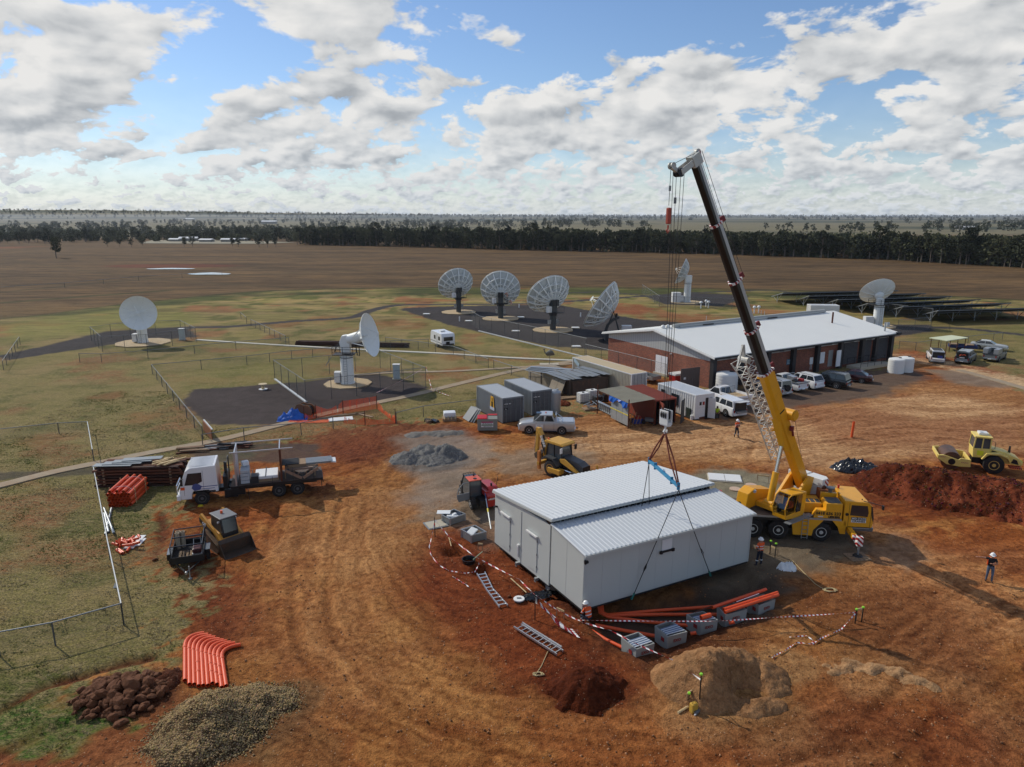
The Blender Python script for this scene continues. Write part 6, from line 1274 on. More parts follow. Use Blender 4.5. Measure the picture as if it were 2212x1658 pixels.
MB().cyl((-1.2,-.2,1.5),(-1.2,-.2,2.1),.1,.06,n=10).build('exhaust',dark_steel,ro);MB().box(-2.08,-2.04,-.35,.35,.85,1.05).build('rear_sticker',M('lime_sticker',None),ro);MB().tube([(.3,.85,2.0),(.1,1.0,2.1),(.1,1.0,2.6),(.3,.85,2.65)],.02).build('mirror_frame',black_paint,ro)
# ---------------------------------------------------------------- satellite dishes
def zc(r,D,k=.36):return r*r/(4*k*D)
def dish_axis(az,el): # azimuth from +Y (positive to the right), elevation, degrees
    a,e=math.radians(az),math.radians(el);return Vector((math.sin(a)*math.cos(e),math.cos(a)*math.cos(e),math.sin(e)))
PANEL={}
def dish(label,base,D,az,el,hh,truss=True,group=None,mount='dark',npan=16,pad=3.8,off=.9,name='satellite_dish',ribs=True,tw=0):
    """base on the ground, hh = height of the elevation axis; parts carry the tilt themselves"""
    t=thing(name,label,'satellite dish',(base[0],base[1],0),0,group);R=D/2;ax=dish_axis(az,el)
    hz2=Vector((math.sin(math.radians(az)),math.cos(math.radians(az)),0));piv=Vector((0,0,hh))
    Q=ax.to_track_quat('Z','Y').to_matrix().to_4x4();V0=piv+ax*off;T=Matrix.Translation(V0)@Q
    key=(D,truss,npan)
    if key not in PANEL:
        mb=MB();n1,n2=7,2;g_=.006
        for s_,o in((0,0.),(1,-.035)):
            for i in range(n1+1):
                r=.08*R+(R-.08*R)*i/n1
                for j in range(n2+1):a=(g_/max(r,.3))+(2*PI/npan-2*g_/max(r,.3))*j/n2;mb.v.append((math.cos(a)*r,math.sin(a)*r,zc(r,D)+o))
        k=(n1+1)*(n2+1)
        for i in range(n1):
            for j in range(n2):
                q=i*(n2+1)+j;mb.f+=[(q,q+1,q+n2+2,q+n2+1),(k+q+n2+1,k+q+n2+2,k+q+1,k+q)];mb.m+=[0,1]
        q=n1*(n2+1);mb.f+=[(q,q+1,k+q+1,k+q),(q+1,q+2,k+q+2,k+q+1)];mb.m+=[0,0]
        pm=mb.mesh('reflector_panel',[dish_white,dish_back_shade if truss else dish_white])
        rb=MB();w_=.12*D/7
        if truss:
            rt=[.22*R,.5*R,.75*R,.985*R];bk=[-.95,-.85,-.62,-.12];sc_=D/7.2
            up=[Vector((r,0,zc(r,D)-.07))for r in rt];lo_=[Vector((r,0,min(zc(r,D)-.1,zc(r,D)+b*sc_)))for r,b in zip(rt,bk)];lo_[0]=Vector((.22*R,0,-.8*sc_))
            for i in range(3):rb.bar(lo_[i],lo_[i+1],w_,w_);rb.bar(up[i],up[i+1],w_*.7,w_*.7)
            for i in range(3):rb.bar(lo_[i],up[i],w_*.6);rb.bar(up[i]if i%2 else lo_[i],lo_[i+1]if i%2 else up[i+1],w_*.6)
            c2,s2=math.cos(2*PI/npan),math.sin(2*PI/npan);rot=lambda v:Vector((v.x*c2,v.x*s2,v.z))
            for i in(1,2,3):rb.bar(lo_[i],rot(lo_[i]),w_*.7,w_*.7)
            rb.bar(lo_[2],rot(up[2]),w_*.5)
            rb.bar(lo_[1],rot(up[1]),w_*.5)
        else:
            for i in range(5):
                r0,r1=R*(.15+.16*i),R*(.15+.16*(i+1));rb.bar((r0,0,zc(r0,D)-.08),(r1,0,zc(r1,D)-.08),.05,.09)
        PANEL[key]=(pm,rb.mesh('rib',M('dish_frame',S(238,240,236),.5,0,.06,1)))
    pm,rm=PANEL[key]
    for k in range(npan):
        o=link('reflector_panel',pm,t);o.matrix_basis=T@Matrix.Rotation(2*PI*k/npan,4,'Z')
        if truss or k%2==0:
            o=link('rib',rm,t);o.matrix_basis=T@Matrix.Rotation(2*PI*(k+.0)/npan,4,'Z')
    dk=dish_mount_dark if mount=='dark' else dish_white;hub=MB().lathe([(.09*R,zc(.1*R,D)-.03),(.27*R,zc(.27*R,D)-.10),(.24*R,-.5),(.16*R,-.75),(.01,-.78)],20)
    o=hub.build('hub',dish_white,t,smooth=30);o.matrix_basis=T
    f=.36*D
    fm=MB().cyl((0,0,0),(0,0,f*.35),.10*D/7*1.6,.06,n=10);
    for k in range(4):a=2*PI*k/4+.4;fm.bar((math.cos(a)*R*.55,math.sin(a)*R*.55,zc(R*.55,D)),(math.cos(a)*.12,math.sin(a)*.12,f*.98),.05*D/7)
    o=fm.build('feed_support',dish_white,t);o.matrix_basis=T
    o=MB().lathe([(.01,f*1.02),(.11*R,f*.99),(.11*R,f*.96),(.01,f*.92)],16).build('subreflector',dish_white,t,smooth=30);o.matrix_basis=T
    return t,T,ax,hz2,V0
def mount_dark(t,hh,hz,s=1.):
    lat=Vector((hz.y,-hz.x,0));Z_=Vector((0,0,1));o=lambda a,b,z:hz*a+lat*b+Z_*z
    def ob(name,c_,size,mat,ang=0,**k):return MB().obox(c_,size,(0,0,math.atan2(hz.y,hz.x)+ang)).build(name,mat,t,**k)
    MB().cyl((0,0,0),(0,0,hh-1.7*s),.40*s,n=14).cyl((0,0,0.0),(0,0,.12),.62*s,n=14).build('pedestal',dish_mount_dark,t,smooth=30)
    for a in(0.9,-.9):ob('cabinet',o(-.05,a*.62*s,1.1*s),(.3*s,.36*s,.5*s),M('cabinet_grey',S(150,152,150),.5),0)
    MB().cyl((0,0,hh-1.7*s),(0,0,hh-1.4*s),.55*s,.5*s,n=14).build('azimuth_bearing',dark_steel,t)
    ob('platform',o(-.25,.1,hh-1.35*s),(1.5*s,2.0*s,.08),dark_steel);ob('fork',o(0,0,hh-.55*s),(.9*s,.7*s,1.5*s),dish_mount_dark,bevel=.05)
    for q in(-.22,.22):ob('motor_box',o(-.62*s,q*s,hh-.05*s),(.3*s,.38*s,.75*s),M('motor_black',S(34,36,38),.5),bevel=.03)
    ob('equipment_box',o(-.6*s,-.95*s,hh-.85*s),(.45*s,.6*s,.75*s),white_steel,bevel=.02)
    MB().cyl(o(-.5,0,hh+.2),o(-.35,0,hh+1.5*s),.06,n=8).build('screw_jack',dish_white,t)
    ld_=MB()
    for q in(-.15,.15):ld_.bar(o(-.75,.75+q,0),o(-.75,.6+q,hh-1.35*s),.04)
    for k in range(7):z=.3+k*.38;ld_.bar(o(-.75,.6,z),o(-.75,.9,z),.03)
    ld_.build('ladder',galv_dull,t)
    rr=MB()
    for a,b in((.5,1.05),(-1.,1.05),(-1.,-.9)):rr.tube([o(a*s,b*s,hh-1.3*s),o(a*s,b*s,hh-.6*s)],.02,5)
    rr.tube([o(.5*s,1.05*s,hh-.6*s),o(-1*s,1.05*s,hh-.6*s),o(-1*s,-.9*s,hh-.6*s)],.02,5).build('handrail',dark_steel,t)
def pad(t,r,n=12,name='concrete_pad',mat=None):MB().prism([(math.cos(2*PI*k/n+.2)*r,math.sin(2*PI*k/n+.2)*r)for k in range(n)],.01,.14,axis='z').build(name,mat or pad_concrete,t)
grp='big truss backed dishes behind the brick building'
for(rx,ry),px_D,(az,el),hh,lab in(((487,492),7.7,(-22,30),4.9,'leftmost truss backed dish on the dark gravel, turned away'),((835,545),8.0,(-2,24),4.9,'second truss backed dish from the left, seen squarely from behind'),((1268,640),8.3,(-27,34),5.1,'third truss backed dish from the left, nearest of the pedestal dishes')):
    b=g('G',rx,ry);t,T,ax,hz,V0=dish(lab,b,px_D,az,el,hh,True,grp);mount_dark(t,hh,hz,px_D/5.9);pad(t,3.7,11)
    if lab.startswith('second'):
        for a,b_ in((.9,0.3),(1.7,-1.2)):
            MB().tube([Vector((a,-.4,4.7+b_)),Vector((a+.35,-.5,4.9+b_)),Vector((a+.5,-.5,4.5+b_)),Vector((a+.3,-.5,4.2+b_))],.17,7).build('flexible_duct',M('duct_pink',S(206,160,140),.6),t)
b=G(1713,0)if 0 else Vector((17.6,119.5,0))
# the tilted one: centre found from its outline
Rq=AtY((1500+1720*.4521)/1.736,(950+475*.4521)/1.736,116.)
t,T,ax,hz,V0=dish('tilted truss backed dish beside the brick gable, pointing up and left',(Rq.x+.9,116.4),8.9,-68,32,Rq.z-.5,True,grp,off=1.1)
MB().box(-1.2,1.6,-1.2,1.2,0,1.3).build('mount_frame',dish_mount_dark,t);MB().tube([(-1.0,0,1.3),(.2,0,Rq.z-.2),(1.2,0,1.3)],.18).build('fork',dish_mount_dark,t)
MB().prism([(-1.4,1.2),(-.9,2.6),(.1,3.6),(1.1,3.9),(1.2,3.6),(.3,3.2),(-.6,2.4),(-1.1,1.1)],-.2,.2).build('elevation_arc',dish_mount_dark,t);MB().cyl((.6,0,3.3),(.7,0,4.4),.2).build('shaft',M('shaft_dark',S(46,42,42),.5),t)
MB().box(1.6,3.2,-.6,.6,1.1,2.4).build('equipment_box',white_steel,t,bevel=.02);MB().box(3.25,5.0,-.4,.4,.9,1.6).build('equipment_box',galv_dull,t);MB().box(.2,5.2,-.9,.9,.85,.89).build('platform',dark_steel,t)
# white smooth dishes on round towers
def tower(t,r,h,hz,box=True,plat=True,s=1.):
    lat=Vector((hz.y,-hz.x,0));o=lambda a,b,z:hz*a+lat*b+Vector((0,0,z))
    MB().lathe([(r*1.12,0),(r*1.12,.3),(r,.32),(r,h*.93),(r*1.03,h*.93),(r*1.03,h)],20).build('pedestal',dish_white,t,smooth=30)
    MB().lathe([(r*1.04,h*.90),(r*1.05,h*.92)],20).build('band',dark_steel,t)
    ld_=MB()
    for q in(-.2,.2):ld_.bar(Vector((q,-r-.12,.1)),Vector((q,-r-.12,h)),.035)
    for k in range(int(h/.3)):ld_.bar(Vector((-.2,-r-.12,.25+k*.3)),Vector((.2,-r-.12,.25+k*.3)),.025)
    ld_.build('ladder',galv_dull,t)
    if box:
        for k in range(2):MB().box(-r-.75-.1*k,-r-.05,-.5+k*.55,-.02+k*.55,.25,1.55).build('equipment_box',white_steel,t,bevel=.06)
    if plat:
        MB().box(-1.5*s,1.0*s,-.9*s,.9*s,h,h+.08).build('platform',dark_steel,t)
        for x0_,x1_,y in((-1.5*s,1.*s,-.9*s),(-1.5*s,1.*s,.9*s)):
            for z in(.35,.7,1.0):MB().box(x0_,x1_,y-.02,y+.02,h+z,h+z+.04).build('handrail',dark_steel,t)
            for x in(x0_,(x0_+x1_)/2,x1_):MB().box(x-.025,x+.025,y-.025,y+.025,h+.08,h+1.04).build('rail_post',dark_steel,t)
b=g('H',375,375);t,T,ax,hz,V0=dish('plain white dish facing the camera inside the far left fenced compound',b,5.35,157,6,4.9,False,None,'white',off=1.3)
tower(t,.75,3.7,Vector((0,1,0)),True,True,.9);pad(t,4.2,10);MB().box(-.6,.6,-.5,.9,3.8,5.3).build('fork',dish_white,t,bevel=.1)
b=g('H',1588,618);t,T,ax,hz,V0=dish('white dish on a round tower seen edge on, facing right, in the fenced gravel yard',b,5.3,99,12,5.5,False,None,'white',off=2.3,npan=16)
tower(t,.78,3.7,Vector((0,1,0)),True,True);pad(t,2.9,10,mat=pad_concrete)
MB().prism([(-.5,3.9),(.5,3.9),(.6,5.4),(.2,6.1),(-.4,6.0),(-.7,5.2)],-.45,.45).build('fork',dish_white,t,bevel=.06);c1=Vector((.3,0,5.5));MB().cyl(c1,V0-ax*.5,.62,.7,n=14).build('neck',dish_white,t,smooth=30)
for a,b_ in((.0,2.0),(.6,-1.7),(-.6,-1.7),(.6,1.9)):P_=T@Vector((b_ if abs(b_)>1.8 else b_,a*1.6,zc(2.,5.3)-.1));MB().bar(c1+Vector((0,0,.3*(1 if b_>0 else-1))),P_,.09).build('strut',dish_white,t)
MB().tube([(-.6,-.3,5.4),(-1.0,-.5,4.7),(-1.3,-.6,4.1)],.05).tube([(1.2,-.1,4.9),(1.35,-.1,3.6),(1.6,-.1,3.5),(1.6,-.1,4.7)],.06).build('cable_loop',black_paint,t)
MB().bar((-1.6,-.9,3.6),(-2.3,-1.0,2.5),.08).build('strut',galv_dull,t)
# dish behind the roof on the right and the small far one under the ropes
p=g('K',1040,585);t,T,ax,hz,V0=dish('white dish with raised radial ribs on a tower beyond the brick building',p,6.2,0,40,5.2,False,None,'white',off=.9,npan=24)
tower(t,.85,4.0,Vector((0,1,0)),False,True,1.1);MB().box(-.55,.55,-.5,.5,4.0,5.2).build('fork',dish_white,t,bevel=.1);MB().box(-2.6,-1.1,-.8,.4,0,1.9).build('equipment_box',white_steel,t,bevel=.03);pad(t,3.2)
q=c('J',250,1262);p=G(*q);t,T,ax,hz,V0=dish('small distant white dish seen from the side behind the crane ropes',p,6.3,-75,22,6.6,True,None,'white',off=1.0)
tower(t,.8,4.9,Vector((0,1,0)),True,False);MB().box(-.8,.8,-.6,.6,4.9,6.4).build('fork',dish_white,t,bevel=.1);MB().box(-3.6,-1.6,-.8,.8,0,2.4).build('equipment_cabin',white_steel,t,bevel=.03);pad(t,3.8)
# ---------------------------------------------------------------- solar arrays
pv=M('solar_cells',S(22,24,32),.25,.2,.08,2,coat=.5);pvb=M('panel_underside',S(34,33,34),.6,0,.1,1)
K_=lambda x,y,z=0.:g('K',x,y,z)
rows=[((200,345),(290,318),(1210,297)),((410,372),(500,340),(1430,320)),((640,398),(730,368),(1635,345)),((872,428),(970,400),(1870,370)),((1140,455),(1250,425),(2110,397)),((1405,488),(1530,457),(2420,432))]
for i,(lo_,hi_,hr_)in enumerate(rows):
    A_=K_(*lo_,.9);B_=K_(*hi_,2.7);C_=K_(*hr_,2.7)
    C_=B_+(C_-B_)*min(1.,(0+1.));D_=A_+(C_-B_);o_=Vector((B_.x,B_.y,0));L_=(C_-B_).length
    t=thing('solar_array','long ground mounted solar panel row'+[', farthest of the six',', second farthest of the six',', third from the back',', partly behind the ribbed dish',', second nearest of the six',', nearest of the six'][i],'solar array',o_,0,'rows of ground mounted solar panels')
    A_,B_,C_,D_=[q-o_ for q in(A_,B_,C_,D_)];nrm=(C_-B_).cross(A_-B_).normalized();nrm=nrm if nrm.z>0 else-nrm
    n_=22
    for k in range(n_):
        a0=A_+(D_-A_)*((k+.02)/n_);a1=A_+(D_-A_)*((k+.98)/n_);b0=B_+(C_-B_)*((k+.02)/n_);b1=B_+(C_-B_)*((k+.98)/n_)
        if k==0:pm_=MB().add([q-A_ for q in(a0,a1,b1,b0)]+[q-A_+nrm*.06 for q in(a0,a1,b1,b0)],[(0,1,2,3),(7,6,5,4),(0,4,5,1),(1,5,6,2),(2,6,7,3),(3,7,4,0)]).mesh('panel',[pvb])
        link('panel',pm_,t,(D_-A_)*(k/n_)+A_)
    MB().bar(A_-nrm*.04,B_-nrm*.04,.12,.14).build('end_beam',galv,t);MB().bar(B_-nrm*.1,C_-nrm*.1,.1,.12).bar(A_*.6+B_*.4-nrm*.12,D_*.6+C_*.4-nrm*.12,.1).build('purlin',galv_dull,t)
    ns=int(L_/4.5);sm_=None
    for k in range(ns+1):
        b=B_+(C_-B_)*(k/ns)*.995+(D_-C_)*.45;b.z=0
        if sm_ is None:
            a_=(A_-B_);hA=lambda f_:2.7+(.9-2.7)*f_-.12
            sm_=MB().bar((0,0,0),(0,0,hA(.45)),.1).bar((0,0,.3),Vector((a_.x*.38,a_.y*.38,hA(.83))),.07).bar((0,0,.3),Vector((-a_.x*.38,-a_.y*.38,hA(.07))),.07).mesh('strut_frame',galv)
        link('strut_frame',sm_,t,b)
# ---------------------------------------------------------------- footpaths
def ribbon(name,pts,w,h,mat,z0=.0):
    P=smooth_line(pts,4);mb=MB();rings=[]
    for i,p in enumerate(P):
        a=P[max(i-1,0)];b=P[min(i+1,len(P)-1)];d=np.array([b[0]-a[0],b[1]-a[1]]);d/=np.hypot(*d);n=np.array([-d[1],d[0]])*w/2
        rings.append([(p[0]+n[0],p[1]+n[1],z0),(p[0]+n[0],p[1]+n[1],z0+h),(p[0]-n[0],p[1]-n[1],z0+h),(p[0]-n[0],p[1]-n[1],z0)])
    return mb.loft(rings).build(name,mat)
path_m=M('path_concrete',S(164,150,126),.9,0,.3,.5,.6,bump=.01,dustcol=S(150,118,88))
struct(ribbon('path',GP((-60,1062),(0,1050),(120,1020),(235,997),(330,978),(480,950),(640,910),(760,882),(890,855),(1000,828),(1140,796),(1235,782)),1.15,.1,path_m,-.03))
struct(ribbon('path',GP((425,735),(560,744),(700,752),(860,760),(980,766),(1100,774),(1240,780)),.75,.12,M('duct_cover',S(196,192,178),.85,0,.12,.6,.15),-.02))
struct(ribbon('path',GP((760,812),(860,806),(980,803),(1100,796),(1240,787)),.8,.11,path_m,-.02))
struct(ribbon('path',GP((2070,800),(2150,822),(2240,848),(2300,866)),1.2,.1,path_m,-.03))
# ---------------------------------------------------------------- fences
pole_m=M('fence_pipe',S(128,132,134),.5,.4,.14,4,.1);post_m=M('fence_post',S(92,94,94),.6,.3,.15,4,.15);bright_pole=M('bright_pipe',S(206,208,206),.4,.3,.08,4)
POSTM={}
def rail_fence(label,pts,h=1.15,sp=3.0,mesh=False,cat='fence',name='rail_fence',rail=pole_m,base=None,r=.035,mid=False):
    o=Vector((pts[0][0],pts[0][1],0));t=thing(name,label,cat,o)
    key=(round(h,2),r)
    if key not in POSTM:POSTM[key]=MB().cyl((0,0,-.1),(0,0,h),r*1.1,n=6).mesh('post',post_m)
    qs=[]
    for i in range(len(pts)-1):
        a,b=Vector((pts[i][0],pts[i][1],0))-o,Vector((pts[i+1][0],pts[i+1][1],0))-o;L=(b-a).length;n=max(1,round(L/sp))
        for k in range(n+(i==len(pts)-2)):link('post',POSTM[key],t,a+(b-a)*k/n)
        MB().cyl(a+Vector((0,0,h-.02)),b+Vector((0,0,h-.02)),r,n=6).build('rail',rail,t)
        if base:MB().box(0,1,0,1,0,1)if 0 else MB().bar(a+Vector((0,0,.04)),b+Vector((0,0,.04)),.12,.1).build('kerb',rail,t)
        qs.append((a,b,b+Vector((0,0,h-.03)),a+Vector((0,0,h-.03))))
    if mesh:panel_uv('wire_mesh',chain_m,qs,t)
    return t
H_=lambda*q:g('H',*q)
rail_fence('pipe rail fence with dark posts at the lower left, meeting the long bright rail',GP((-120,1432),(0,1418),(120,1395),(268,1352)),1.25,3.4,True)
rail_fence('long bright rail running away from the lower left fence corner to the footpath',GP((268,1352),(238,1210),(206,1040)),1.25,26,True,rail=bright_pole)
rail_fence('rail fence ending in a bright pipe beside the footpath at far left',GP((-80,962),(0,952),(128,938),(192,935)),1.1,4.5,True);rail_fence('short bright rail leading from the far left fence to the path',GP((192,935),(203,998)),1.1,20,False,rail=bright_pole)
rail_fence('rail fence along the left and top edges of the dark gravel yard',[H_(730,945),H_(430,560),H_(720,532),H_(990,505),H_(1255,472),H_(1380,462),H_(1840,410),H_(2065,400)],1.3,4.2,True)
rail_fence('long rail fence crossing the grass in front of the far left dish',[H_(0,490),H_(130,492),H_(405,470),H_(680,440),H_(925,415),H_(1240,390)],1.3,6.,True)
rail_fence('diagonal rail fence between the two left dishes',[H_(1015,275),H_(1220,378)],1.3,3.,True);rail_fence('single short rail left of the diagonal fence',[H_(955,232),H_(988,262)],1.3,9,False)
rail_fence('rail fence at the far left frame edge',GP((8,800),(44,745)),1.3,4,True)
rail_fence('rail fence running right past the grey containers from the caravan',[g('E',-560,100),g('E',0,180),g('E',290,290)],1.3,3.5,True);rail_fence('rail fence between the corrugated shed and the grey containers',[g('E',335,300),g('E',640,405),g('E',970,515)],1.3,3.6,True)
rail_fence('rail fence behind the orange net beside the skip',[g('H',1875,855),g('H',2035,815),g('E',190,640)],1.2,5,False);rail_fence('rail beside the path behind the flatbed truck',[g('Q',510,310),g('Q',1000,225),g('Q',1675,165),g('Q',2055,95)],1.2,6,False)
rail_fence('rail fence behind the parked utes and the shade roof',[g('T',-260,370),g('T',65,400),g('T',560,330),g('T',1100,270),g('T',1600,215),g('T',1780,185)],1.3,6,True)
# chain link compounds
def compound(label,pts,h=2.5,sp=3.2):return rail_fence(label,pts,h,sp,True,'fence','wire_fence',r=.03)
compound('tall wire fence round the tower dish yard',[H_(1155,590),H_(1340,725),H_(1640,690),H_(2050,640),H_(1780,525),H_(1480,560),H_(1155,590)])
compound('tall wire fence round the far left dish',[H_(70,365),H_(135,428),H_(400,415),H_(690,370),H_(600,320),H_(300,330),H_(70,365)],2.4,4.)
compound('tall wire fence in front of the four truss dishes',[g('G',590,590),g('G',660,640),g('G',1100,740),g('G',1545,850)],2.6,3.5)
for a,b in((H_(1155,592),H_(1340,728)),(g('G',652,648),g('G',1540,868))):
    o=Vector((a.x,a.y,0));tag(MB().bar((0,0,.08),(b.x-a.x,b.y-a.y,.08),.25,.12).build('kerb_rail',bright_pole,None,o),'pale kerb at the foot of the wire fence beside the '+('tower dish' if a.y<100 else 'truss dishes'),'kerb')
compound('tall wire fence round the ribbed dish beyond the building',[g('K',1110,495),g('K',1475,540),g('K',1465,615),g('K',1200,640)],2.4,5.)
compound('distant wire fence round the small far dish',[g('J',-60,1200),g('J',60,1290),g('J',560,1310),g('J',640,1240)],2.4,7.)
compound('tall wire and pipe fence between the long container and the brick wall',[g('E',1090,215),g('E',1520,330),g('E',1760,400)],2.2,3.4)
gt=thing('gate_panel','dark ribbed gate panel leaning against the brick gable wall','gate',g('P',1680,330),.45);MB().box(-1.6,1.2,-.04,.04,.1,2.6).build('sheet',M('gate_brown',S(92,80,76),.6,0,.1,2),gt)
for k in range(9):MB().box(-1.5+k*.3,-1.42+k*.3,-.07,-.041,.15,2.55).build('rib',M('gate_brown',None),gt)
MB().box(-1.2,-.9,-.08,-.071,1.3,1.55).build('notice',white_steel,gt)
# far paddock wire fence
f_=rail_fence('old post fence crossing the far brown paddock',GP((0,632),(140,622),(300,607),(480,596)),1.4,14,False,r=.05)
# ---------------------------------------------------------------- yard cabinets, lids and small things near the dishes
for lab,p in(('grey green service cabinet at the right of the tower dish yard',H_(1877,590)),('pale service cabinet by the far left dish fence',H_(607,358))):
    t=thing('service_cabinet',lab,'cabinet',p);MB().box(-.4,.4,-.3,.3,.15,1.9).build('body',M('cabinet_green',S(178,190,190),.5,0,.08,2),t,bevel=.03);MB().box(-.45,.45,-.36,.36,1.9,1.96).build('lid',white_steel,t);MB().box(-.5,.5,-.4,.4,0,.15).build('plinth',concrete,t)
for lab,p in(('white pit lid left of the first truss dish',g('G',220,508)),('white pit lid with a post in front of the third truss dish',g('G',960,650)),('white pit lid near the building end of the truss dish gravel',g('G',1462,778)),('white pit lid right of the second truss dish',g('G',1002,535)),('white pit lid right of the third truss dish',g('G',1455,622)),('white pit lid and block between the first two truss dishes',g('G',570,566))):
    t=thing('access_slab',lab,'access slab',p);MB().box(-.75,.75,-.6,.6,0,.14).build('slab',concrete,t);MB().box(-.6,.6,-.5,.5,.141,.17).build('lid',white_plastic,t)
for lab,p in(('white marker post on the truss dish gravel, at the left',g('G',494,565)),('white marker post behind the second truss dish',g('G',988,455)),('white marker post by the red bank',g('G',1498,530))):
    t=thing('marker_post',lab,'marker post',p);MB().cyl((0,0,0),(0,0,.8),.1,n=8).build('post',white_plastic,t);MB().cyl((0,0,.8),(0,0,.86),.12,n=8).build('cap',white_plastic,t)
for k,(x,y)in enumerate(((1068,130),(1096,128),(728,98),(760,88),(776,95))):
    t=thing('vent_stack',['white mushroom vent behind the roof ridge, left of its pair','white mushroom vent behind the roof ridge, right of its pair','leftmost of three white vents left of the boom','middle of three white vents left of the boom','rightmost of three white vents left of the boom'][k],'vent',g('F',x,y));MB().cyl((0,0,0),(0,0,1.3),.12,n=8).build('pipe',white_plastic,t);MB().lathe([(.35,1.2),(.35,1.35),(.2,1.6),(.01,1.65)],10).build('cap',white_plastic,t)
em=thing('bird_sculpture','wire bird sculpture standing on a pale slab beside the footpath','sculpture',g('E',795,262));wm=M('sculpture_wire',S(112,112,104),.5,.5,.2,5)
MB().box(-1.3,1.3,-.6,.6,0,.12).build('slab',concrete,em);bd_=MB();bd_.loft([[Vector((x,math.cos(a)*r*.7,1.55+z+math.sin(a)*r))for a in[2*PI*k/10 for k in range(10)]]for x,z,r in((.75,-.15,.05),(.5,.05,.32),(.1,.12,.45),(-.3,.0,.34),(-.5,-.02,.12))]);bd_.build('body',wm,em,smooth=30)
MB().tube([(-.4,0,1.55),(-.62,0,1.75),(-.72,0,2.05),(-.66,0,2.2)],[.12,.07,.06,.08],8).build('neck',wm,em);MB().lathe([(.01,-.1),(.1,0),(.07,.12),(.02,.28)],8,org=(-.66,0,2.2),ax=(-1,0,-.1)).build('head',wm,em)
for s in(-.12,.12):MB().tube([(0,s,1.2),(.1,s,.75),(0,s,.12)],.035).build('leg',wm,em)
rs=thing('rail_stack','stack of long rusty steel rails lying on the grass behind the tower dish','steel stack',H_(1610,392));pl=[(-9.2,1.3,9.3,-.9),(-9.4,.8,9.3,-1.3),(-8.2,.3,8.8,-1.6),(-9.2,1.0,-1,.4),(-7,1.5,9.2,-.5)]
for k in range(14):a=pl[k%5];z=.15+.22*(k//5);dy=.25*(k%5)-.5;MB().bar((a[0]+.3*k%.7,a[1]+dy,z),(a[2]-.2*k%.6,a[3]+dy,z),.16,.2).build('rail',dark_rust,rs)
t=thing('cable_reel','small white cable reel on the dark gravel yard','cable reel',H_(1085,650));MB().cyl((0,0,0),(0,0,.07),.5,n=16).build('flange',white_plastic,t);MB().cyl((0,0,.62),(0,0,.69),.5,n=16).build('flange',M('reel_wood',S(196,176,140),.7),t);MB().cyl((0,0,.07),(0,0,.62),.18,n=12).build('core',timber,t)
for k,(x,y,z,r,lab)in enumerate(((1320,800,.62,.62,'brown cable drum behind, leftmost of the pair of drums'),(1355,812,.62,.66,'brown cable drum at the front of the pair by the orange net'))):
    p=H_(x,y);t=thing('cable_drum',lab,'cable drum',(p.x,p.y,r),math.radians(-20))
    for s in(-.35,.35):MB().cyl((0,s-.04,0),(0,s+.04,0),r,n=22).build('flange',M('drum_wood',S(132,88,56),.8,0,.2,4),t)
    MB().cyl((0,-.31,0),(0,.31,0),r*.75,n=18).build('cable',black_rubber,t)
tp_=thing('tarp_bundle','crumpled bright blue tarp beside the cable drums','tarp',H_(1265,828));n=22;mb=MB()
for j in range(n):
    for i in range(n):
        u,v=(i/(n-1)-.5)*2,(j/(n-1)-.5)*2;q=max(0,1-(u*u*.8+v*v)**.6);mb.v.append((u*1.5,v*.75,q*1.0*(.6+.8*float(vn(np.float64(i*.5),np.float64(j*.5),3)))+.22*float(vn(np.float64(i*.9),np.float64(j*.9),8))*(q>0)))
mb.f=[(j*n+i,j*n+i+1,j*n+i+n+1,j*n+i+n)for j in range(n-1)for i in range(n-1)];mb.m=[0]*len(mb.f);mb.build('sheet',blue_tarp,tp_)
# orange safety net round the trench
on=thing('safety_net','orange plastic safety net strung round an open trench beside the path','safety net',H_(1700,800));o_=H_(1700,800)
np_=[H_(1330,835),H_(1400,822),H_(1560,795),H_(1760,765),H_(1870,852),H_(1690,862),H_(1560,850)]
qs=[];random.seed(5)
for i in range(len(np_)-1):
    a,b=np_[i]-o_,np_[i+1]-o_;m_=5
    for k in range(m_):
        f0,f1=k/m_,(k+1)/m_;s0=1-.45*math.sin(PI*f0)*(i!=2);s1=1-.45*math.sin(PI*f1)*(i!=2);hh0,hh1=(1.35 if i in(1,2)else.75)*s0,(1.35 if i in(1,2)else.75)*s1
        p0,p1=a+(b-a)*f0,a+(b-a)*f1;qs.append((p0,p1,p1+Vector((random.uniform(-.15,.15),.1,hh1)),p0+Vector((random.uniform(-.1,.1),.1,hh0))))
    MB().cyl(a,a+Vector((0,0,1.5)),.04,n=6).build('stake',rust,on)
panel_uv('net',net_m,qs,on)
gl_=thing('fallen_net','orange net lying flat on the ground by the blue tarp','safety net',H_(1330,845));qs=[]
for k in range(8):qs.append((Vector((-1.6+k*.5,-.3+.1*math.sin(k),.06)),Vector((-1.1+k*.5,-.3+.1*math.sin(k+1),.06)),Vector((-1.1+k*.5,.35+.15*math.sin(k+1),.16)),Vector((-1.6+k*.5,.35+.15*math.sin(k),.16))))
panel_uv('net',net_m,qs,gl_)
for k,(x,y,a,L_,lab)in enumerate(((1545,828,.3,2.4,'white board lying inside the orange net'),(1680,805,-.6,2.6,'timber plank bridging the netted trench'),(1610,800,.4,2.6,'second plank across the netted trench'),(1490,812,.6,3.2,'plank along the left of the netted trench'))):
    t=thing('plank',lab,'plank',H_(x,y),a);MB().box(-L_/2,L_/2,-.15 if k else-.6,.15 if k else.6,.04,.09).build('board',white_plastic if k==0 else timber_old,t)
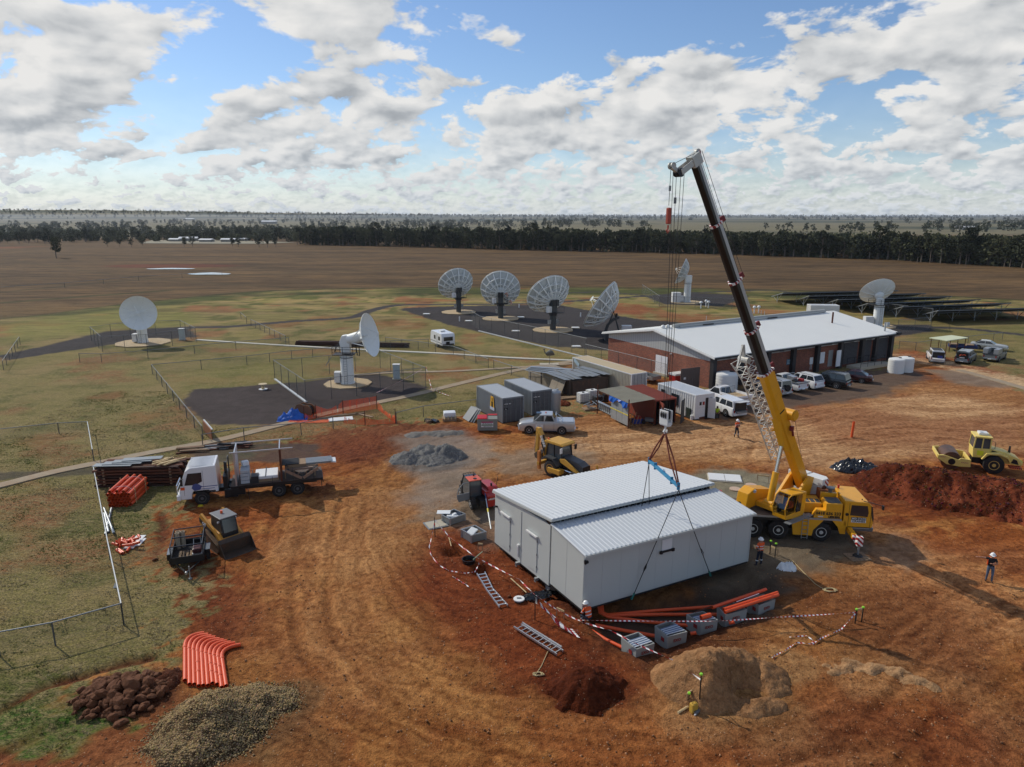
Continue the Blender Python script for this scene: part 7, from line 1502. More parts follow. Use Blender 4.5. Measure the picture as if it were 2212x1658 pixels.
def tape(label,pts,w=.055,sag=.0,name='barrier_tape',n=10):
    """striped tape ribbon through the points, sagging between them"""
    pts=[Vector(p)for p in pts];o=Vector((pts[0].x,pts[0].y,0));L=[];
    for a,b in zip(pts[:-1],pts[1:]):
        for k in range(n):f_=k/n;p=a+(b-a)*f_;p.z-=sag*4*f_*(1-f_)*(b-a).length;p.z=max(p.z,.04+.02*math.sin(k*2.1));L.append(p-o)
    L.append(pts[-1]-o);mb=MB()
    for i,p in enumerate(L):d=(L[min(i+1,len(L)-1)]-L[max(i-1,0)]).normalized();s_=d.cross(Vector((0,0,1)));s_=s_.normalized()if s_.length>.01 else Vector((1,0,0));a_=i*.35;q_=(s_*math.cos(a_)+Vector((0,0,1))*math.sin(a_))*min(w,.065)/2;mb.v+=[tuple(p+q_),tuple(p-q_)]
    mb.f=[(2*i,2*i+2,2*i+3,2*i+1)for i in range(len(L)-1)];mb.m=[0]*len(mb.f);t=mb.build(name,tape_rw);t.location=o;return tag(t,label,'barrier tape')
tape('striped tape sagging from the tower dish fence to the path',[H_(2030,615)+Vector((0,0,1.8)),H_(1760,715)+Vector((0,0,.9))],.08,.01)
tape('striped tape hanging on the right of the tower dish fence',[H_(2052,600)+Vector((0,0,1.8)),H_(2085,668)+Vector((0,0,.4)),H_(2212,700)+Vector((0,0,.1))],.08,.01)
# ---------------------------------------------------------------- yard beside the containers
E2=lambda*q:g('E',*q)
def ibc(lab,p,rz):
    t=thing('water_tote',lab,'water tote',p,rz);MB().box(-.56,.56,-.48,.48,.16,1.12).build('bottle',tank_white,t,bevel=.08);MB().box(-.6,.6,-.5,.5,0,.15).build('pallet',galv_dull,t);cg=MB()
    for k in range(6):
        x=-.58+k*.232;cg.box(x-.012,x+.012,-.5,-.485,.15,1.14).box(x-.012,x+.012,.485,.5,.15,1.14)
        z=.18+k*.19;cg.box(-.58,.58,-.505,-.49,z-.01,z+.01).box(-.6,-.585,-.5,.5,z-.01,z+.01)
    cg.build('cage',galv,t);MB().cyl((0,0,1.1),(0,0,1.18),.14,n=10).build('cap',dark_steel,t)
ibc('caged white water tote in front, left of its pair',E2(1075,575),.4);ibc('caged white water tote at the back, right of its pair',E2(1150,550),.45)
pq=E2(1205,590);t=thing('compressor','dusty grey generator and hoses on wheels beside the water totes','generator',pq,.4);MB().box(-.6,.5,-.4,.4,.3,.95).build('body',dark_steel,t,bevel=.08);MB().tube([(-.5,-.4,.9),(-.2,-.5,1.2),(.2,-.45,1.0),(.3,-.5,.6),(0,-.55,.5)],.06).build('hose',grey_steel,t);MB().box(.6,1.1,-.3,.3,.15,1.15).build('engine',black_paint,t,bevel=.08)
for s in(-.42,.42):vwheel(t,-.3,s,.25,.15,steel_rim,1 if s>0 else-1)
t=thing('galvanised_offcuts','heap of galvanised brackets on a pallet by the steel beam','offcuts',E2(1135,635),.3)
for k in range(9):MB().obox((random.uniform(-.5,.5),random.uniform(-.3,.3),.22+.06*k),(.9,.08,.05),(random.uniform(-.4,.4),random.uniform(-.4,.4),random.uniform(0,3))).build('bracket',galv,t)
MB().box(-.8,.8,-.5,.5,0,.18).build('pallet',timber_old,t)
t=thing('steel_beam','galvanised roof beam lying on the ground beside the lean-to','steel beam',E2(1190,625));e=E2(1445,755)-E2(1190,625)
MB().bar((0,0,.85),e+Vector((0,0,.85)),.32,.05).build('flange',galv,t);MB().bar((0,0,.12),e+Vector((0,0,.12)),.32,.05).build('flange',galv,t);MB().bar((0,0,.48),e+Vector((0,0,.48)),.02,.68).build('web',galv_dull,t)
for k in range(16):p=e*(k+.5)/16;MB().box(p.x-.02,p.x+.02,p.y-.14,p.y+.14,.14,.83).build('stiffener',galv,t)
t=thing('timber_stack','loose grey planks stacked near the rusty shed','timber stack',E2(965,545),.3)
for k in range(8):MB().obox((random.uniform(-.4,.4),.22*(k%4)-.4,.08+.12*(k//4)),(2.8,.2,.06),(0,0,random.uniform(-.12,.12))).build('plank',timber_old,t)
for lab,p,m1_,lid,txt in(('dark green wheelie bin at the corner of the white site office',g('P',1670,770),M('bin_green',S(34,48,42),.5),M('bin_green',None),0),):
    t=thing('wheelie_bin',lab,'bin',p,.3);MB().box(-.28,.28,-.33,.33,.05,.98,tx=-.03,ty=-.04).build('body',m1_,t,bevel=.03);MB().box(-.33,.33,-.4,.38,1.0,1.07).build('lid',lid,t,bevel=.02)
    for s in(-.25,.25):MB().cyl((s-.03,.35,.12),(s+.03,.35,.12),.12,n=12).build('wheel',black_rubber,t)
sk_bin=thing('skip_bin','grey front lift skip bin with red lids, one lid open','skip bin',(-2.35,65.4,0),.03)
MB().prism([(-.55,.1),(.55,.1),(.62,1.15),(.3,1.35),(-.62,1.25)],-.95,.95,axis='x').build('body',M('skip_grey',S(134,136,128),.6,0,.12,2,.2),sk_bin,bevel=.02)
MB().prism([(-.64,1.26),(.3,1.37),(.62,1.17),(.62,1.22),(.3,1.43),(-.66,1.32)],-.95,-.02,axis='x').build('lid',M('lid_red',S(206,40,48),.45,0,.06,3),sk_bin)
for k in range(4):MB().prism([(-.6,1.325),(.28,1.435),(.28,1.465),(-.6,1.355)],-.85+k*.22,-.75+k*.22,axis='x').build('lid_rib',M('lid_red',None),sk_bin)
MB().box(.02,.93,.3,.62,1.3,1.42).build('lid',M('lid_red',None),sk_bin);MB().box(.05,.9,-.5,.3,1.24,1.26).build('dark_opening',black_paint,sk_bin)
MB().box(-.6,.55,-.60,-.585,.45,1.0).build('sign',white_steel,sk_bin);MB().box(-.58,.53,-.61,-.601,.88,1.0).build('sign_band',M('sign_magenta',S(176,40,96),.5),sk_bin);MB().box(-.58,.53,-.61,-.601,.62,.70).build('sign_band',M('sign_green',S(60,120,60),.5),sk_bin)
text('JR Richards',.2,black_paint,sk_bin,(-.02,-.612,.79),(PI/2,0,0));text('1300 573 273',.15,black_paint,sk_bin,(-.02,-.612,.52),(PI/2,0,0))
t=thing('leaning_sheets','grey flat sheets leaning against the front grey container','sheets',(-3.55,68.6,0),math.radians(28));
for k in range(3):MB().obox((-.25-.12*k,.25*k,.65),(.05,1.5,1.5),(0,.6+.05*k,0)).build('sheet',M('sheet_grey',S(112,116,120),.5,0,.1,2),t)
t=thing('pallet_load','white wrapped pallet with timber frames on top near the skip bin','pallet load',g('H',2190,830),.1);MB().box(-.7,.7,-.6,.6,0,.3).build('pallet',timber_old,t);MB().obox((0,.1,.6),(1.2,.8,.5),(.1,0,.1)).build('white_wrap',white_plastic,t,bevel=.1)
for k in range(4):MB().obox((-.5+k*.35,-.2,.5),(.08,1.1,.06),(.5,0,0)).build('slat',timber,t)
t=thing('rubbish_pile','black plastic and offcuts heaped on the grass edge near the white pallet','rubbish',g('H',2060,845))
for k in range(9):MB().obox((random.uniform(-1,1),random.uniform(-.4,.4),.15),(random.uniform(.3,.8),random.uniform(.2,.5),random.uniform(.1,.3)),(random.uniform(-.5,.5),random.uniform(-.5,.5),random.uniform(0,3))).build('offcut',(black_plastic,dark_steel,timber_old)[k%3],t,bevel=.03)
t=thing('wheelbarrow','steel wheelbarrow with blue tray in front of the lean-to','wheelbarrow',g('P',1050,870),2.9);MB().box(-.4,.4,-.3,.3,.35,.62,tx=-.1,ty=-.08).build('tray',galv_dull,t,bevel=.03);MB().tube([(.55,0,.2),(-.9,-.3,.5)],.02).tube([(.55,0,.2),(-.9,.3,.5)],.02).build('handle',rust,t);MB().cyl((.6,-.05,.2),(.6,.05,.2),.2,n=14).build('wheel',black_rubber,t)
t=thing('blue_toolbox','blue tool crate with a red box on top under the lean-to edge','tool crate',g('P',860,850),.3);MB().box(-.5,.5,-.3,.3,0,.45).build('box',M('box_blue',S(34,60,140),.5),t,bevel=.03);MB().box(-.3,.3,-.25,.25,.46,.75).build('red_case',red_paint,t,bevel=.03)
t=thing('red_cooler','red generator with a white lid between the site office and the brick wall','generator',g('P',1430,230)+Vector((.5,.6,0)),.5);MB().box(-.9,.9,-.6,.6,.2,.9).build('body',red_paint,t,bevel=.05);MB().box(-.95,.95,-.65,.65,.9,1.15).build('lid',white_steel,t,bevel=.05)
t=thing('leaning_door','rusty brown panel leaning by the site office doorway','panel',g('P',1840,790),.45);MB().obox((0,0,.7),(.7,.05,1.4),(-.15,0,0)).build('sheet',rust,t)
t=thing('jerry_can','white plastic drum standing beside the green wheelie bin','drum',g('P',1692,800));MB().cyl((0,0,0),(0,0,.5),.15,n=12).build('body',white_plastic,t,bevel=.03)
for k,(x,y)in enumerate(((1350,690),(1620,690))):pass
t=thing('frame_ladder','pale timber frame lying on the grass left of the front container','frame',g('U',60,720),.5);MB().tube([(-.8,-.3,.06),(.8,-.3,.06),(.8,.3,.06),(-.8,.3,.06),(-.8,-.3,.06)],.03).build('frame',M('pale_green',S(180,190,160),.6),t)
# ---------------------------------------------------------------- material stacks by the truck
st=thing('beam_stack','tall stack of rusty steel beams with sheets and offcuts on top','steel stack',g('M',950,540),.06);p=g('M',950,540)
for k in range(7):
    for j in range(6):MB().box(-3.3+.08*((k*3+j)%5),3.2-.1*((k+j*2)%4),-1.0+j*.36,-.74+j*.36,.06+k*.23,.2+k*.23).build('beam',rust if(k+j)%3 else dark_rust,st)
    if k<6:MB().box(-2.6,-2.45,-1,1.1,.201+k*.23,.289+k*.23).build('bearer',timber_old,st);MB().box(2.3,2.45,-1,1.1,.201+k*.23,.289+k*.23).build('bearer',timber_old,st)
for k in range(4):MB().obox((-1.9+k*.6,.3*k-.6,1.68+.05*k),(2.8,.7,.04),(0,0,.05*k)).build('sheet',M('sheet_blue_grey',S(132,140,146),.5,.2,.1,2),st)
for k in range(12):MB().obox((1.2+.13*k,random.uniform(-.5,.5),1.68+.03*(k%4)),(.1,1.3,.08),(0,.1,-.5+random.uniform(-.3,.1))).build('offcut',timber,st)
t=thing('orange_net_roll','bundle of orange net lying against the foot of the beam stack','safety net',g('M',960,520),.05);MB().tube([(-1.4,-.35,.25),(-.7,-.4,.35),(0,-.35,.2),(.8,-.4,.35),(1.3,-.3,.2)],[.12,.22,.15,.2,.1],7).build('roll',orange_mesh_m,t)
for k,(x,y)in enumerate(((915,573),(1042,562))):
    t=thing('steel_bracket','white u shaped bracket on the grass, '+('left' if k==0 else 'right')+' of the pair before the beam stack','bracket',g('M',x,y),.1);MB().tube([(-.42,.25,.05),(-.45,-.15,.05),(.42,-.15,.05),(.45,.25,.05)],.03).build('bracket',white_steel,t)
def open_pipe(mb,a,b,r,n=12,th=.12):
    a,b=Vector(a),Vector(b);d=(b-a).normalized();mb.loft([[p+(q)for q in ring]for p,ring in((a,RG(d,r*(1-th),n)),(a,RG(d,r,n)),(b,RG(d,r,n)),(b,RG(d,r*(1-th),n)),(a+(b-a)*.9,RG(d,r*(1-th),n)))],caps=False);return mb
def RG(d,r,n):
    u=Vector((0,0,1))if abs(d.z)<.9 else Vector((1,0,0));x=d.cross(u).normalized();y=x.cross(d);return[x*math.cos(2*PI*k/n)*r+y*math.sin(2*PI*k/n)*r for k in range(n)]
pb=thing('conduit_bundle','strapped bundle of straight orange conduits on the grass by the beam stack','conduit bundle',g('M',790,700),math.radians(7));k=0;cmesh=None
for row in range(6):
    for i in range(7-(row%2)):
        if row==5 and i%2:continue
        x=-.72+i*.235+(.117 if row%2 else 0)
        if cmesh is None:cmesh=open_pipe(MB(),(0,0,0),(0,3.2,0),.112).mesh('conduit',orange_pipe,smooth=40)
        link('conduit',cmesh,pb,(x,random.uniform(-.1,.1)-.05,.12+row*.205))
for y in(.6,2.5):MB().tube([(-.86,y,0),(-.86,y,1.25)],.025).tube([(.84,y,0),(.84,y,1.25)],.025).build('stake',timber,pb);MB().tube([(-.86,y,.9),(-.3,y,1.3),(.3,y,1.3),(.84,y,.9)],.012).build('strap',white_plastic,pb)
for k,(x0_,y0_,x1_,y1_,lab)in enumerate(((682,722,748,890,'silver pipe crossing over the other two beside the long rail'),(732,716,690,888,'silver pipe leaning the opposite way under the crossing pipe'),(684,750,712,874,'shortest silver pipe, close against the long rail'))):
    a,b=g('M',x0_,y0_),g('M',x1_,y1_);t=thing('steel_pipe',lab,'pipe',a);open_pipe(MB(),(0,0,.08+.07*(k==0)),b-a+Vector((0,0,.08+.09*(k==0))),.075).build('pipe',galv,t)
t=thing('fitting_pile','small heap of orange conduit bends and short offcuts beside white sheets','conduit pile',g('M',830,955));random.seed(9)
for k in range(20):
    x,y=random.gauss(0,.38),random.gauss(0,.3);a=random.uniform(0,PI);L_=random.choice((.35,.45,.7));z=.1+.1*(k%3)
    if k%3:open_pipe(MB(),(x,y,z),(x+math.cos(a)*L_,y+math.sin(a)*L_,z+random.uniform(0,.12)),.085).build('offcut',orange_pipe,t)
    else:MB().tube([(x,y,z),(x+.15*math.cos(a),y+.15*math.sin(a),z+.06),(x+.2*math.cos(a+1.2),y+.2*math.sin(a+1.2),z+.18)],.085,10).build('bend',orange_pipe,t)
for x0_,y0_,x1_,y1_ in((765,990,800,1015),(775,985,812,1012),(850,978,830,1003)):a,b=g('M',x0_,y0_)-g('M',830,955),g('M',x1_,y1_)-g('M',830,955);open_pipe(MB(),a+Vector((0,0,.09)),b+Vector((0,0,.09)),.085).build('offcut',orange_pipe,t)
t=thing('white_sheet','two white boards lying beside the orange fitting heap','board',g('M',883,935),math.radians(4));MB().box(-.3,.3,-.95,.95,.03,.06).build('board',white_plastic,t);MB().box(.28,.48,-.5,.55,.0,.028).build('board',white_plastic,t)
t=thing('white_marker','small white triangular marker in the grass by the long rail','marker',g('M',757,1232));MB().prism([(-.14,0),(.14,0),(.0,.3)],-.02,.02).build('board',white_plastic,t)
t=thing('yellow_block','yellow wheel chock lying below the truck cab','wheel chock',g('R',895,110),.2);MB().prism([(-.2,0),(.2,0),(.1,.13),(-.15,.13)],-.1,.1).build('block',M('chock_yellow',S(214,190,40),.6),t)
for lab,x,y,n,c_ in(('stack of old brown timbers by the path behind the truck',400,350,9,timber_old),('row of dark frames and rods lying behind the truck',900,300,12,dark_steel),('tangle of rusty rods and grey sheets behind the truck tray',660,320,7,galv_dull)):
    t=thing('material_stack',lab,'material stack',g('Q',x,y),.1)
    for k in range(n):MB().obox((random.uniform(-.4,.4),-.6+.15*(k%8),.1+.12*(k//5)),(2.3,.14,.1),(0,0,random.uniform(-.15,.3))).build('piece',c_ if k%3 else rust,t)
t=thing('brown_panel','brown panel on edge with a bright rail, leaning behind the truck headboard','panel',g('Q',620,230));a,b=Vector((0,0,0)),g('Q',520,110)-g('Q',620,230);MB().bar(a+Vector((0,0,.5)),b+Vector((0,0,.5)),.06,1.0).build('panel',ply,t);MB().bar(a+Vector((.1,0,1.05)),b+Vector((.1,0,1.05)),.1).build('rail',bright_pole,t)
# ---------------------------------------------------------------- ten bent conduits laid in a row
for k in range(10):
    a=g('D',1180+k*29.2,(600,625,625,635,632,632,618,625,645,635)[k],.1);m_=g('D',1180+k*26.2,385+k*7.8,.1);e=g('D',(1303,1330,1350,1375,1402,1428,1448,1474,1500,1536)[k],(298,308,318,326,336,344,350,357,362,372)[k],.1)
    o=Vector((a.x,a.y,.1));t=thing('bent_conduit',['leftmost of the ten bent orange conduits in the row','second bent orange conduit from the left','third bent orange conduit from the left','fourth bent orange conduit from the left, with two joint collars','fifth bent orange conduit from the left','sixth bent orange conduit from the left','seventh bent orange conduit from the left, at the wide gap','eighth bent orange conduit, third from the right','ninth bent orange conduit, second from the right and ending lowest','rightmost of the ten bent orange conduits'][k],'conduit',o,0,'bent orange conduits laid out in a row')
    a,m_,e=a-o*1,m_-o,e-o;a=Vector((0,0,0));m_.z=0;e.z=0
    open_pipe(MB(),m_,a,.094,14).build('straight_length',orange_pipe,t,smooth=40);ct_r=m_+(m_-a)*.40
    MB().tube([m_*1.0+(m_*0)]+[(1-s)**2*m_+2*s*(1-s)*ct_r+s*s*e for s in(.12,.25,.38,.5,.62,.75,.88,1.)],.096,14).build('bend',orange_pipe,t,smooth=40)
    d=(a-m_).normalized()
    for q in((.02,)if k not in(3,6,7,8)else(.02,.35,.62)):p=m_+(a-m_)*q;MB().cyl(p-d*.06,p+d*.06,.108,n=14).build('collar',orange_pipe,t)
# ---------------------------------------------------------------- around the modules
for k,(xa,ya,xb,yb,lab,w_)in enumerate(((700,690,935,1035,'aluminium ladder lying bent at its joint left of the module corner',.34),(1085,1240,1520,1515,'aluminium extension ladder lying on the red soil in front',.38))):
    a,b=g('N',xa,ya,.12),g('N',xb,yb,.12);o=a.copy();t=thing('ladder',lab,'ladder',(o.x,o.y,0));d=b-a;s_=Vector((-d.y,d.x,0)).normalized()
    mid=a+(b-a)*.5+s_*(-.0 if k else-.12);seg=((a,mid,.48,.34),(mid,b,.34,.46))if k==0 else((a,b,.42,.42),)
    for p0,p1,wa,wb in seg:
        for q in(-1,1):MB().bar(p0-o+s_*q*wa/2+Vector((0,0,.12)),p1-o+s_*q*wb/2+Vector((0,0,.12)),.05,.1).build('stile',alu,t)
        if k:
            for q in(-1,1):MB().bar(p0-o+s_*q*(wa/2+.07)+Vector((0,0,.2)),p1-o+s_*q*(wb/2+.07)+Vector((0,0,.2))-(p1-p0)*.06,.05,.08).build('stile',alu,t)
        n_=5 if k==0 else 10
        for i in range(n_):f_=(i+.5)/n_;c_=p0+(p1-p0)*f_-o;ww=wa+(wb-wa)*f_;MB().bar(c_-s_*ww/2+Vector((0,0,.14)),c_+s_*ww/2+Vector((0,0,.14)),.09 if k==0 else.04,.03).build('rung',alu,t)
def crate(lab,corners,h,content,lid=None):
    P=[g('N',*q,h)for q in corners];P=[Vector((p.x,p.y,0))for p in P];o=sum(P,Vector())/4;P=[p-o for p in P];t=thing('steel_crate',lab,'crate',o)
    for i in range(4):
        a,b=P[i],P[(i+1)%4];MB().bar(a+Vector((0,0,h/2)),b+Vector((0,0,h/2)),.03,h-.1).build('side',galv_dull,t);MB().bar(a+Vector((0,0,h)),b+Vector((0,0,h)),.06,.05).build('rim',galv,t);MB().box(a.x-.05,a.x+.05,a.y-.05,a.y+.05,0,h).build('corner_post',galv,t)
    MB().add([p*.97+Vector((0,0,.2))for p in P],[(0,1,2,3)]).build('base',dark_steel,t);
    for k,(x,y,z,sx_,sy_,m_)in enumerate(content):MB().obox((x,y,z),(sx_,sy_,.12),(random.uniform(-.2,.2),random.uniform(-.3,.3),random.uniform(0,1.5))).build('contents',m_,t,bevel=.04)
    return t
crate('square steel crate nearest the module corner with a white tray inside',((498,238),(600,300),(750,262),(640,198)),.55,((-.1,0,.45,.8,.5,white_plastic),(.4,.2,.32,.5,.4,timber_old),(-.4,.1,.3,.5,.5,M('crate_blue',None))))
crate('square steel crate with black plastic and white bags, its lid beside it',((298,90),(380,130),(535,78),(420,30)),.5,((0,-.1,.42,.8,.5,white_plastic),(.3,.2,.4,.6,.5,black_plastic),(-.2,.3,.38,.6,.4,black_plastic),(.1,0,.5,.3,.2,white_plastic)))
t=thing('loose_lid','white lid resting half off the farther steel crate','lid',g('N',315,62,.55),.0);MB().box(-.45,.45,-.28,.28,0,.04).build('sheet',white_plastic,t)  # the crate's lid, built as a loose object of its own
t=thing('pit_cover','flat square steel cover lying on the ground beside the farther crate','cover',g('N',232,195),.45);MB().box(-.7,.7,-.6,.6,.03,.08).build('plate',galv_dull,t);MB().box(-.6,.6,-.5,.5,.081,.1).build('panel',concrete,t)
def stake(lab,p,h,cap=True,mat=None):t=thing('star_picket',lab,'stake',p);MB().bar((0,0,-.05),(0,0,h),.045).build('picket',mat or black_paint,t);(MB().lathe([(.06,h-.02),(.075,h+.02),(.06,h+.06),(.01,h+.07)],10).build('cap',lime,t)if cap else None);return t
N_=lambda x,y,z=0.:g('N',x,y,z)
stake('dark picket holding the tape beside the square steel cover',N_(225,318),1.35,False);stake('dark picket holding a bunch of tape near the module gap',N_(1260,1175),1.5,False)
O_=lambda x,y,z=0.:g('O',x,y,z)
stake('tall green capped picket beside the yellow jerry can',O_(776,935),1.6);stake('short green capped picket left of the yellow jerry can',O_(703,912),.55);stake('middle green capped picket behind the jerry can',O_(753,880),.6)
stake('green capped picket at the right end of the tape line, left of two',O_(1855,345),.75);stake('green capped picket at the right end of the tape line, right of two',O_(1900,335),.78)
V_=lambda x,y,z=0.:g('V',x,y,z)
stake('green capped picket beside the rigger, left of two',V_(590,1198),.85);stake('green capped picket beside the rigger, right of two',V_(650,1240),.9)
def hurdle(lab,a,b,h=.45,m_=None):a,b=Vector(a),Vector(b);o=a.copy();t=thing('profile_board',lab,'profile board',(a.x,a.y,0));b=b-a;b.z=0;MB().bar((0,0,h),b+Vector((0,0,h)),.04,.1).build('board',m_ or timber,t);MB().bar((0,0,0),(0,0,h),.04).build('peg',timber_old,t);MB().bar(b,b+Vector((0,0,h)),.04).build('peg',timber_old,t)
hurdle('small timber profile board near the open pit left of the modules',N_(672,455),N_(718,460));hurdle('timber profile board by the trench at the front module corner',N_(1485,1135),N_(1560,1170));hurdle('timber rail between the green capped pickets by the rigger',V_(590,1180),V_(680,1225));hurdle('timber rail nailed to the pickets beside the jerry can',O_(690,912),O_(758,870),.55);hurdle('timber rail joining the two pickets at the right tape end',O_(1862,325),O_(1900,318),.6)
hurdle('pale rail at the edge of the grey gravel pad beyond the crane',V_(440,330),V_(575,350),.5)
M_=lambda p,z:Vector((p.x,p.y,z))
tape('long striped tape from the left picket along the modules to the front corner',[M_(N_(225,318),1.2),M_(N_(375,390),.5),M_(N_(640,600),.5),M_(N_(1100,860),.6),M_(N_(1250,940),1.2)if 0 else M_(N_(1255,1160),1.35)],.09,.006)
tape('striped tape curling on the ground left of the bent ladder',[M_(N_(225,318),1.0),M_(N_(165,440),.1),M_(N_(185,520),.08),M_(N_(265,620),.08),M_(N_(370,680),.08),M_(N_(540,705),.08),M_(N_(640,690),.08),M_(N_(690,620),.3)],.09)
tape('short loose end of striped tape on the soil',[M_(N_(405,735),.06),M_(N_(480,780),.06),M_(N_(540,815),.06),M_(N_(580,850),.06)],.1)
tape('striped tape from the tape bunch past the crouching worker to the sand heap picket',[M_(N_(1255,1160),1.35),M_(N_(1500,1190),.6),M_(N_(1740,1290),.5),M_(N_(2040,1420),.7),M_(O_(350,600),.8),M_(O_(600,700),.7),M_(O_(776,935),1.35)],.09,.004)
for k in range(5):tape('one of several tangled striped tapes sagging between the bunch and the trench',[M_(N_(1255,1160),1.25-.08*k),M_(N_(1400+20*k,1180+15*k),.45),M_(N_(1520+30*k,1270+16*k),.08),M_(N_(1700+12*k,1300+22*k),.1)],.08,.01)['group']='tangled striped tapes'
tape('striped tape running from the crouching worker over the pits to the far right pickets',[M_(N_(1700,1290),.6),M_(O_(450,420),.7),M_(O_(900,420),.7),M_(O_(1300,380),.6),M_(O_(1855,345),.6)],.09,.003)
tape('striped tape lying in curves on the ground towards the right pickets',[M_(O_(1855,345),.6),M_(O_(1760,400),.1),M_(O_(1620,460),.08),M_(O_(1560,500),.08),M_(O_(1450,490),.08),M_(O_(1370,545),.08),M_(O_(1280,590),.08),M_(O_(1300,600),.08)],.1)
tape('short striped tape branch on the soil above the curved one',[M_(O_(1400,450),.06),M_(O_(1520,440),.06),M_(O_(1560,470),.06),M_(O_(1560,500),.06)],.09)
# concrete pits with white grates
grate_m=M('grate_white',S(206,212,220),.45,.1,.06,3);grate_b=M('grate_blue_grey',S(104,122,150),.5,.1,.1,3)
pits=[((238,445),(358,405),(470,485),(342,528),'nearest grey service pit with white grates and red stamps',0),((470,365),(582,325),(696,405),(560,440),'second grey service pit with white grates from the front',0),((688,285),(805,262),(908,322),(790,345),'third grey service pit with an orange offcut on its grate',0),((900,232),(1010,195),(1110,250),(960,290),'fourth service pit, long orange conduits lying across it',0),((1110,170),(1220,145),(1305,180),(1190,225),'farthest service pit under the ends of the orange conduits',0)]
for pi_,(a,b,c_,d,lab,_)in enumerate(pits):
    z1_=.42;P=[O_(*q,z1_)for q in(a,b,c_,d)];P=[Vector((p.x,p.y,0))for p in P];o=sum(P,Vector())/4;P=[p-o for p in P];t=thing('service_pit',lab,'pit',o,0,'grey concrete service pits in the trench');U=Vector((0,0,z1_));B=Vector((0,0,-.55))
    for i in range(4):
        p,q=P[i],P[(i+1)%4];pi,qi=p*.9,q*.9
        MB().add([p*.93+B,q*.93+B,q+U,p+U,pi+B,qi+B,qi+U,pi+U],[(0,1,2,3),(3,2,6,7),(4,7,6,5),(0,3,7,4),(1,5,6,2)]).build('wall',pit_concrete,t)
    MB().add([p*.9+Vector((0,0,-.3))for p in P],[(0,1,2,3)]).build('floor',M('pit_floor',S(70,60,52),.9),t)
    if pi_<3:
        for i in range(8):
            f0,f1=.36+i*.072,.36+i*.072+.05
            E0,E1=P[0]+(P[3]-P[0])*f0 if 0 else P[0]*(1-f0)+P[3]*f0,P[1]*(1-f0)+P[2]*f0;E2_,E3=P[0]*(1-f1)+P[3]*f1,P[1]*(1-f1)+P[2]*f1;k_=.92
            MB().add([E0*k_+U*1.02,E1*k_+U*1.02,E3*k_+U*1.02,E2_*k_+U*1.02,E0*k_+U*1.1,E1*k_+U*1.1,E3*k_+U*1.1,E2_*k_+U*1.1],[(0,1,2,3),(7,6,5,4),(0,4,5,1),(1,5,6,2),(2,6,7,3),(3,7,4,0)]).build('grate_bar',grate_m if i%2 else grate_b,t)
    mr_=(P[2]+P[3])/2;e_=(P[2]-P[3]).normalized();nn_=Vector((e_.y,-e_.x,0));rz_=math.atan2(e_.y,e_.x)
    text('EXO' if pi_ else 'EXO',.22,M('stamp_red',S(150,40,36),.6),t,mr_*.985+nn_*.02+Vector((0,0,.1)),Euler((PI/2,0,rz_)),bold=.004,name='stamp')
    m2_=(P[0]*.35+P[3]*.65);e2=(P[3]-P[0]).normalized();n2_=Vector((e2.y,-e2.x,0));MB().obox(m2_*.985+n2_*.02+Vector((0,0,.08)),(.22,.02,.2),(0,0,math.atan2(e2.y,e2.x))).build('stamp',M('stamp_red',None),t)
# long and bent orange conduits
def opipe(lab,pts,r=.09,zz=.12):pts=[Vector(p)for p in pts];o=Vector((pts[0].x,pts[0].y,0));t=thing('orange_conduit',lab,'conduit',o);P=[p-o for p in pts];(MB().tube(P,r,10)if len(P)>2 else open_pipe(MB(),P[0],P[1],r)).build('pipe',orange_pipe,t,smooth=40)
opipe('orange conduit resting across the pits, farthest of the three long lengths',[M_(O_(868,238,.6),.6),M_(O_(1240,112,.6),.6)],.085);opipe('orange conduit resting across the pits, middle of the three long lengths',[M_(O_(945,252,.6),.6),M_(O_(1320,135,.6),.6)],.085);opipe('orange conduit resting across the pits, nearest of the three long lengths',[M_(O_(955,270,.6),.6),M_(O_(1325,150,.6),.6)],.085);opipe('short orange offcut lying on the third pit grate',[M_(O_(790,308,.6),.6),M_(O_(855,290,.6),.6)],.12)
t=thing('rust_pipe','long rusty pipe lying behind the orange lengths','pipe',O_(750,270,.6));MB().tube([(0,0,.0),O_(1200,108,.6)-O_(750,270,.6)],.03).build('pipe',rust,t);t=thing('white_pipe','thin white pipe between the orange lengths','pipe',O_(1035,205,.6));MB().tube([(0,0,.05),O_(1190,148,.6)-O_(1035,205,.6)+Vector((0,0,.05))],.02).build('pipe',white_plastic,t)
zl=-.28
for k,(pts,lab)in enumerate(((((900,240),(500,268),(150,298),(110,280),(95,225)),'orange conduit curving up under the module, topmost run'),(((900,296),(500,296),(160,302),(100,280),(82,228)),'orange conduit curving up under the module, second run'),(((700,372),(400,345),(150,312),(92,285),(70,230)),'orange conduit curving up under the module, third run'),(((475,445),(250,405),(60,368)),'orange conduit ending beside the crouching worker'),(((245,525),(130,468),(30,405),(-40,330)),'orange conduit running from the nearest pit past the worker'))):
    opipe(lab,[O_(x,y,zl)+Vector((0,0,.08 if i<len(pts)-1 or k>2 else.75))for i,(x,y)in enumerate(pts)],.09)
for x,y,lab in((1000,352,'orange pipe end poking out of the soil, upper'),(735,425,'orange pipe end poking out of the soil, lower')):t=thing('pipe_end',lab,'pipe end',O_(x,y));open_pipe(MB(),(-.12,0,.05),(.14,-.05,.14),.085).build('pipe',orange_pipe,t)
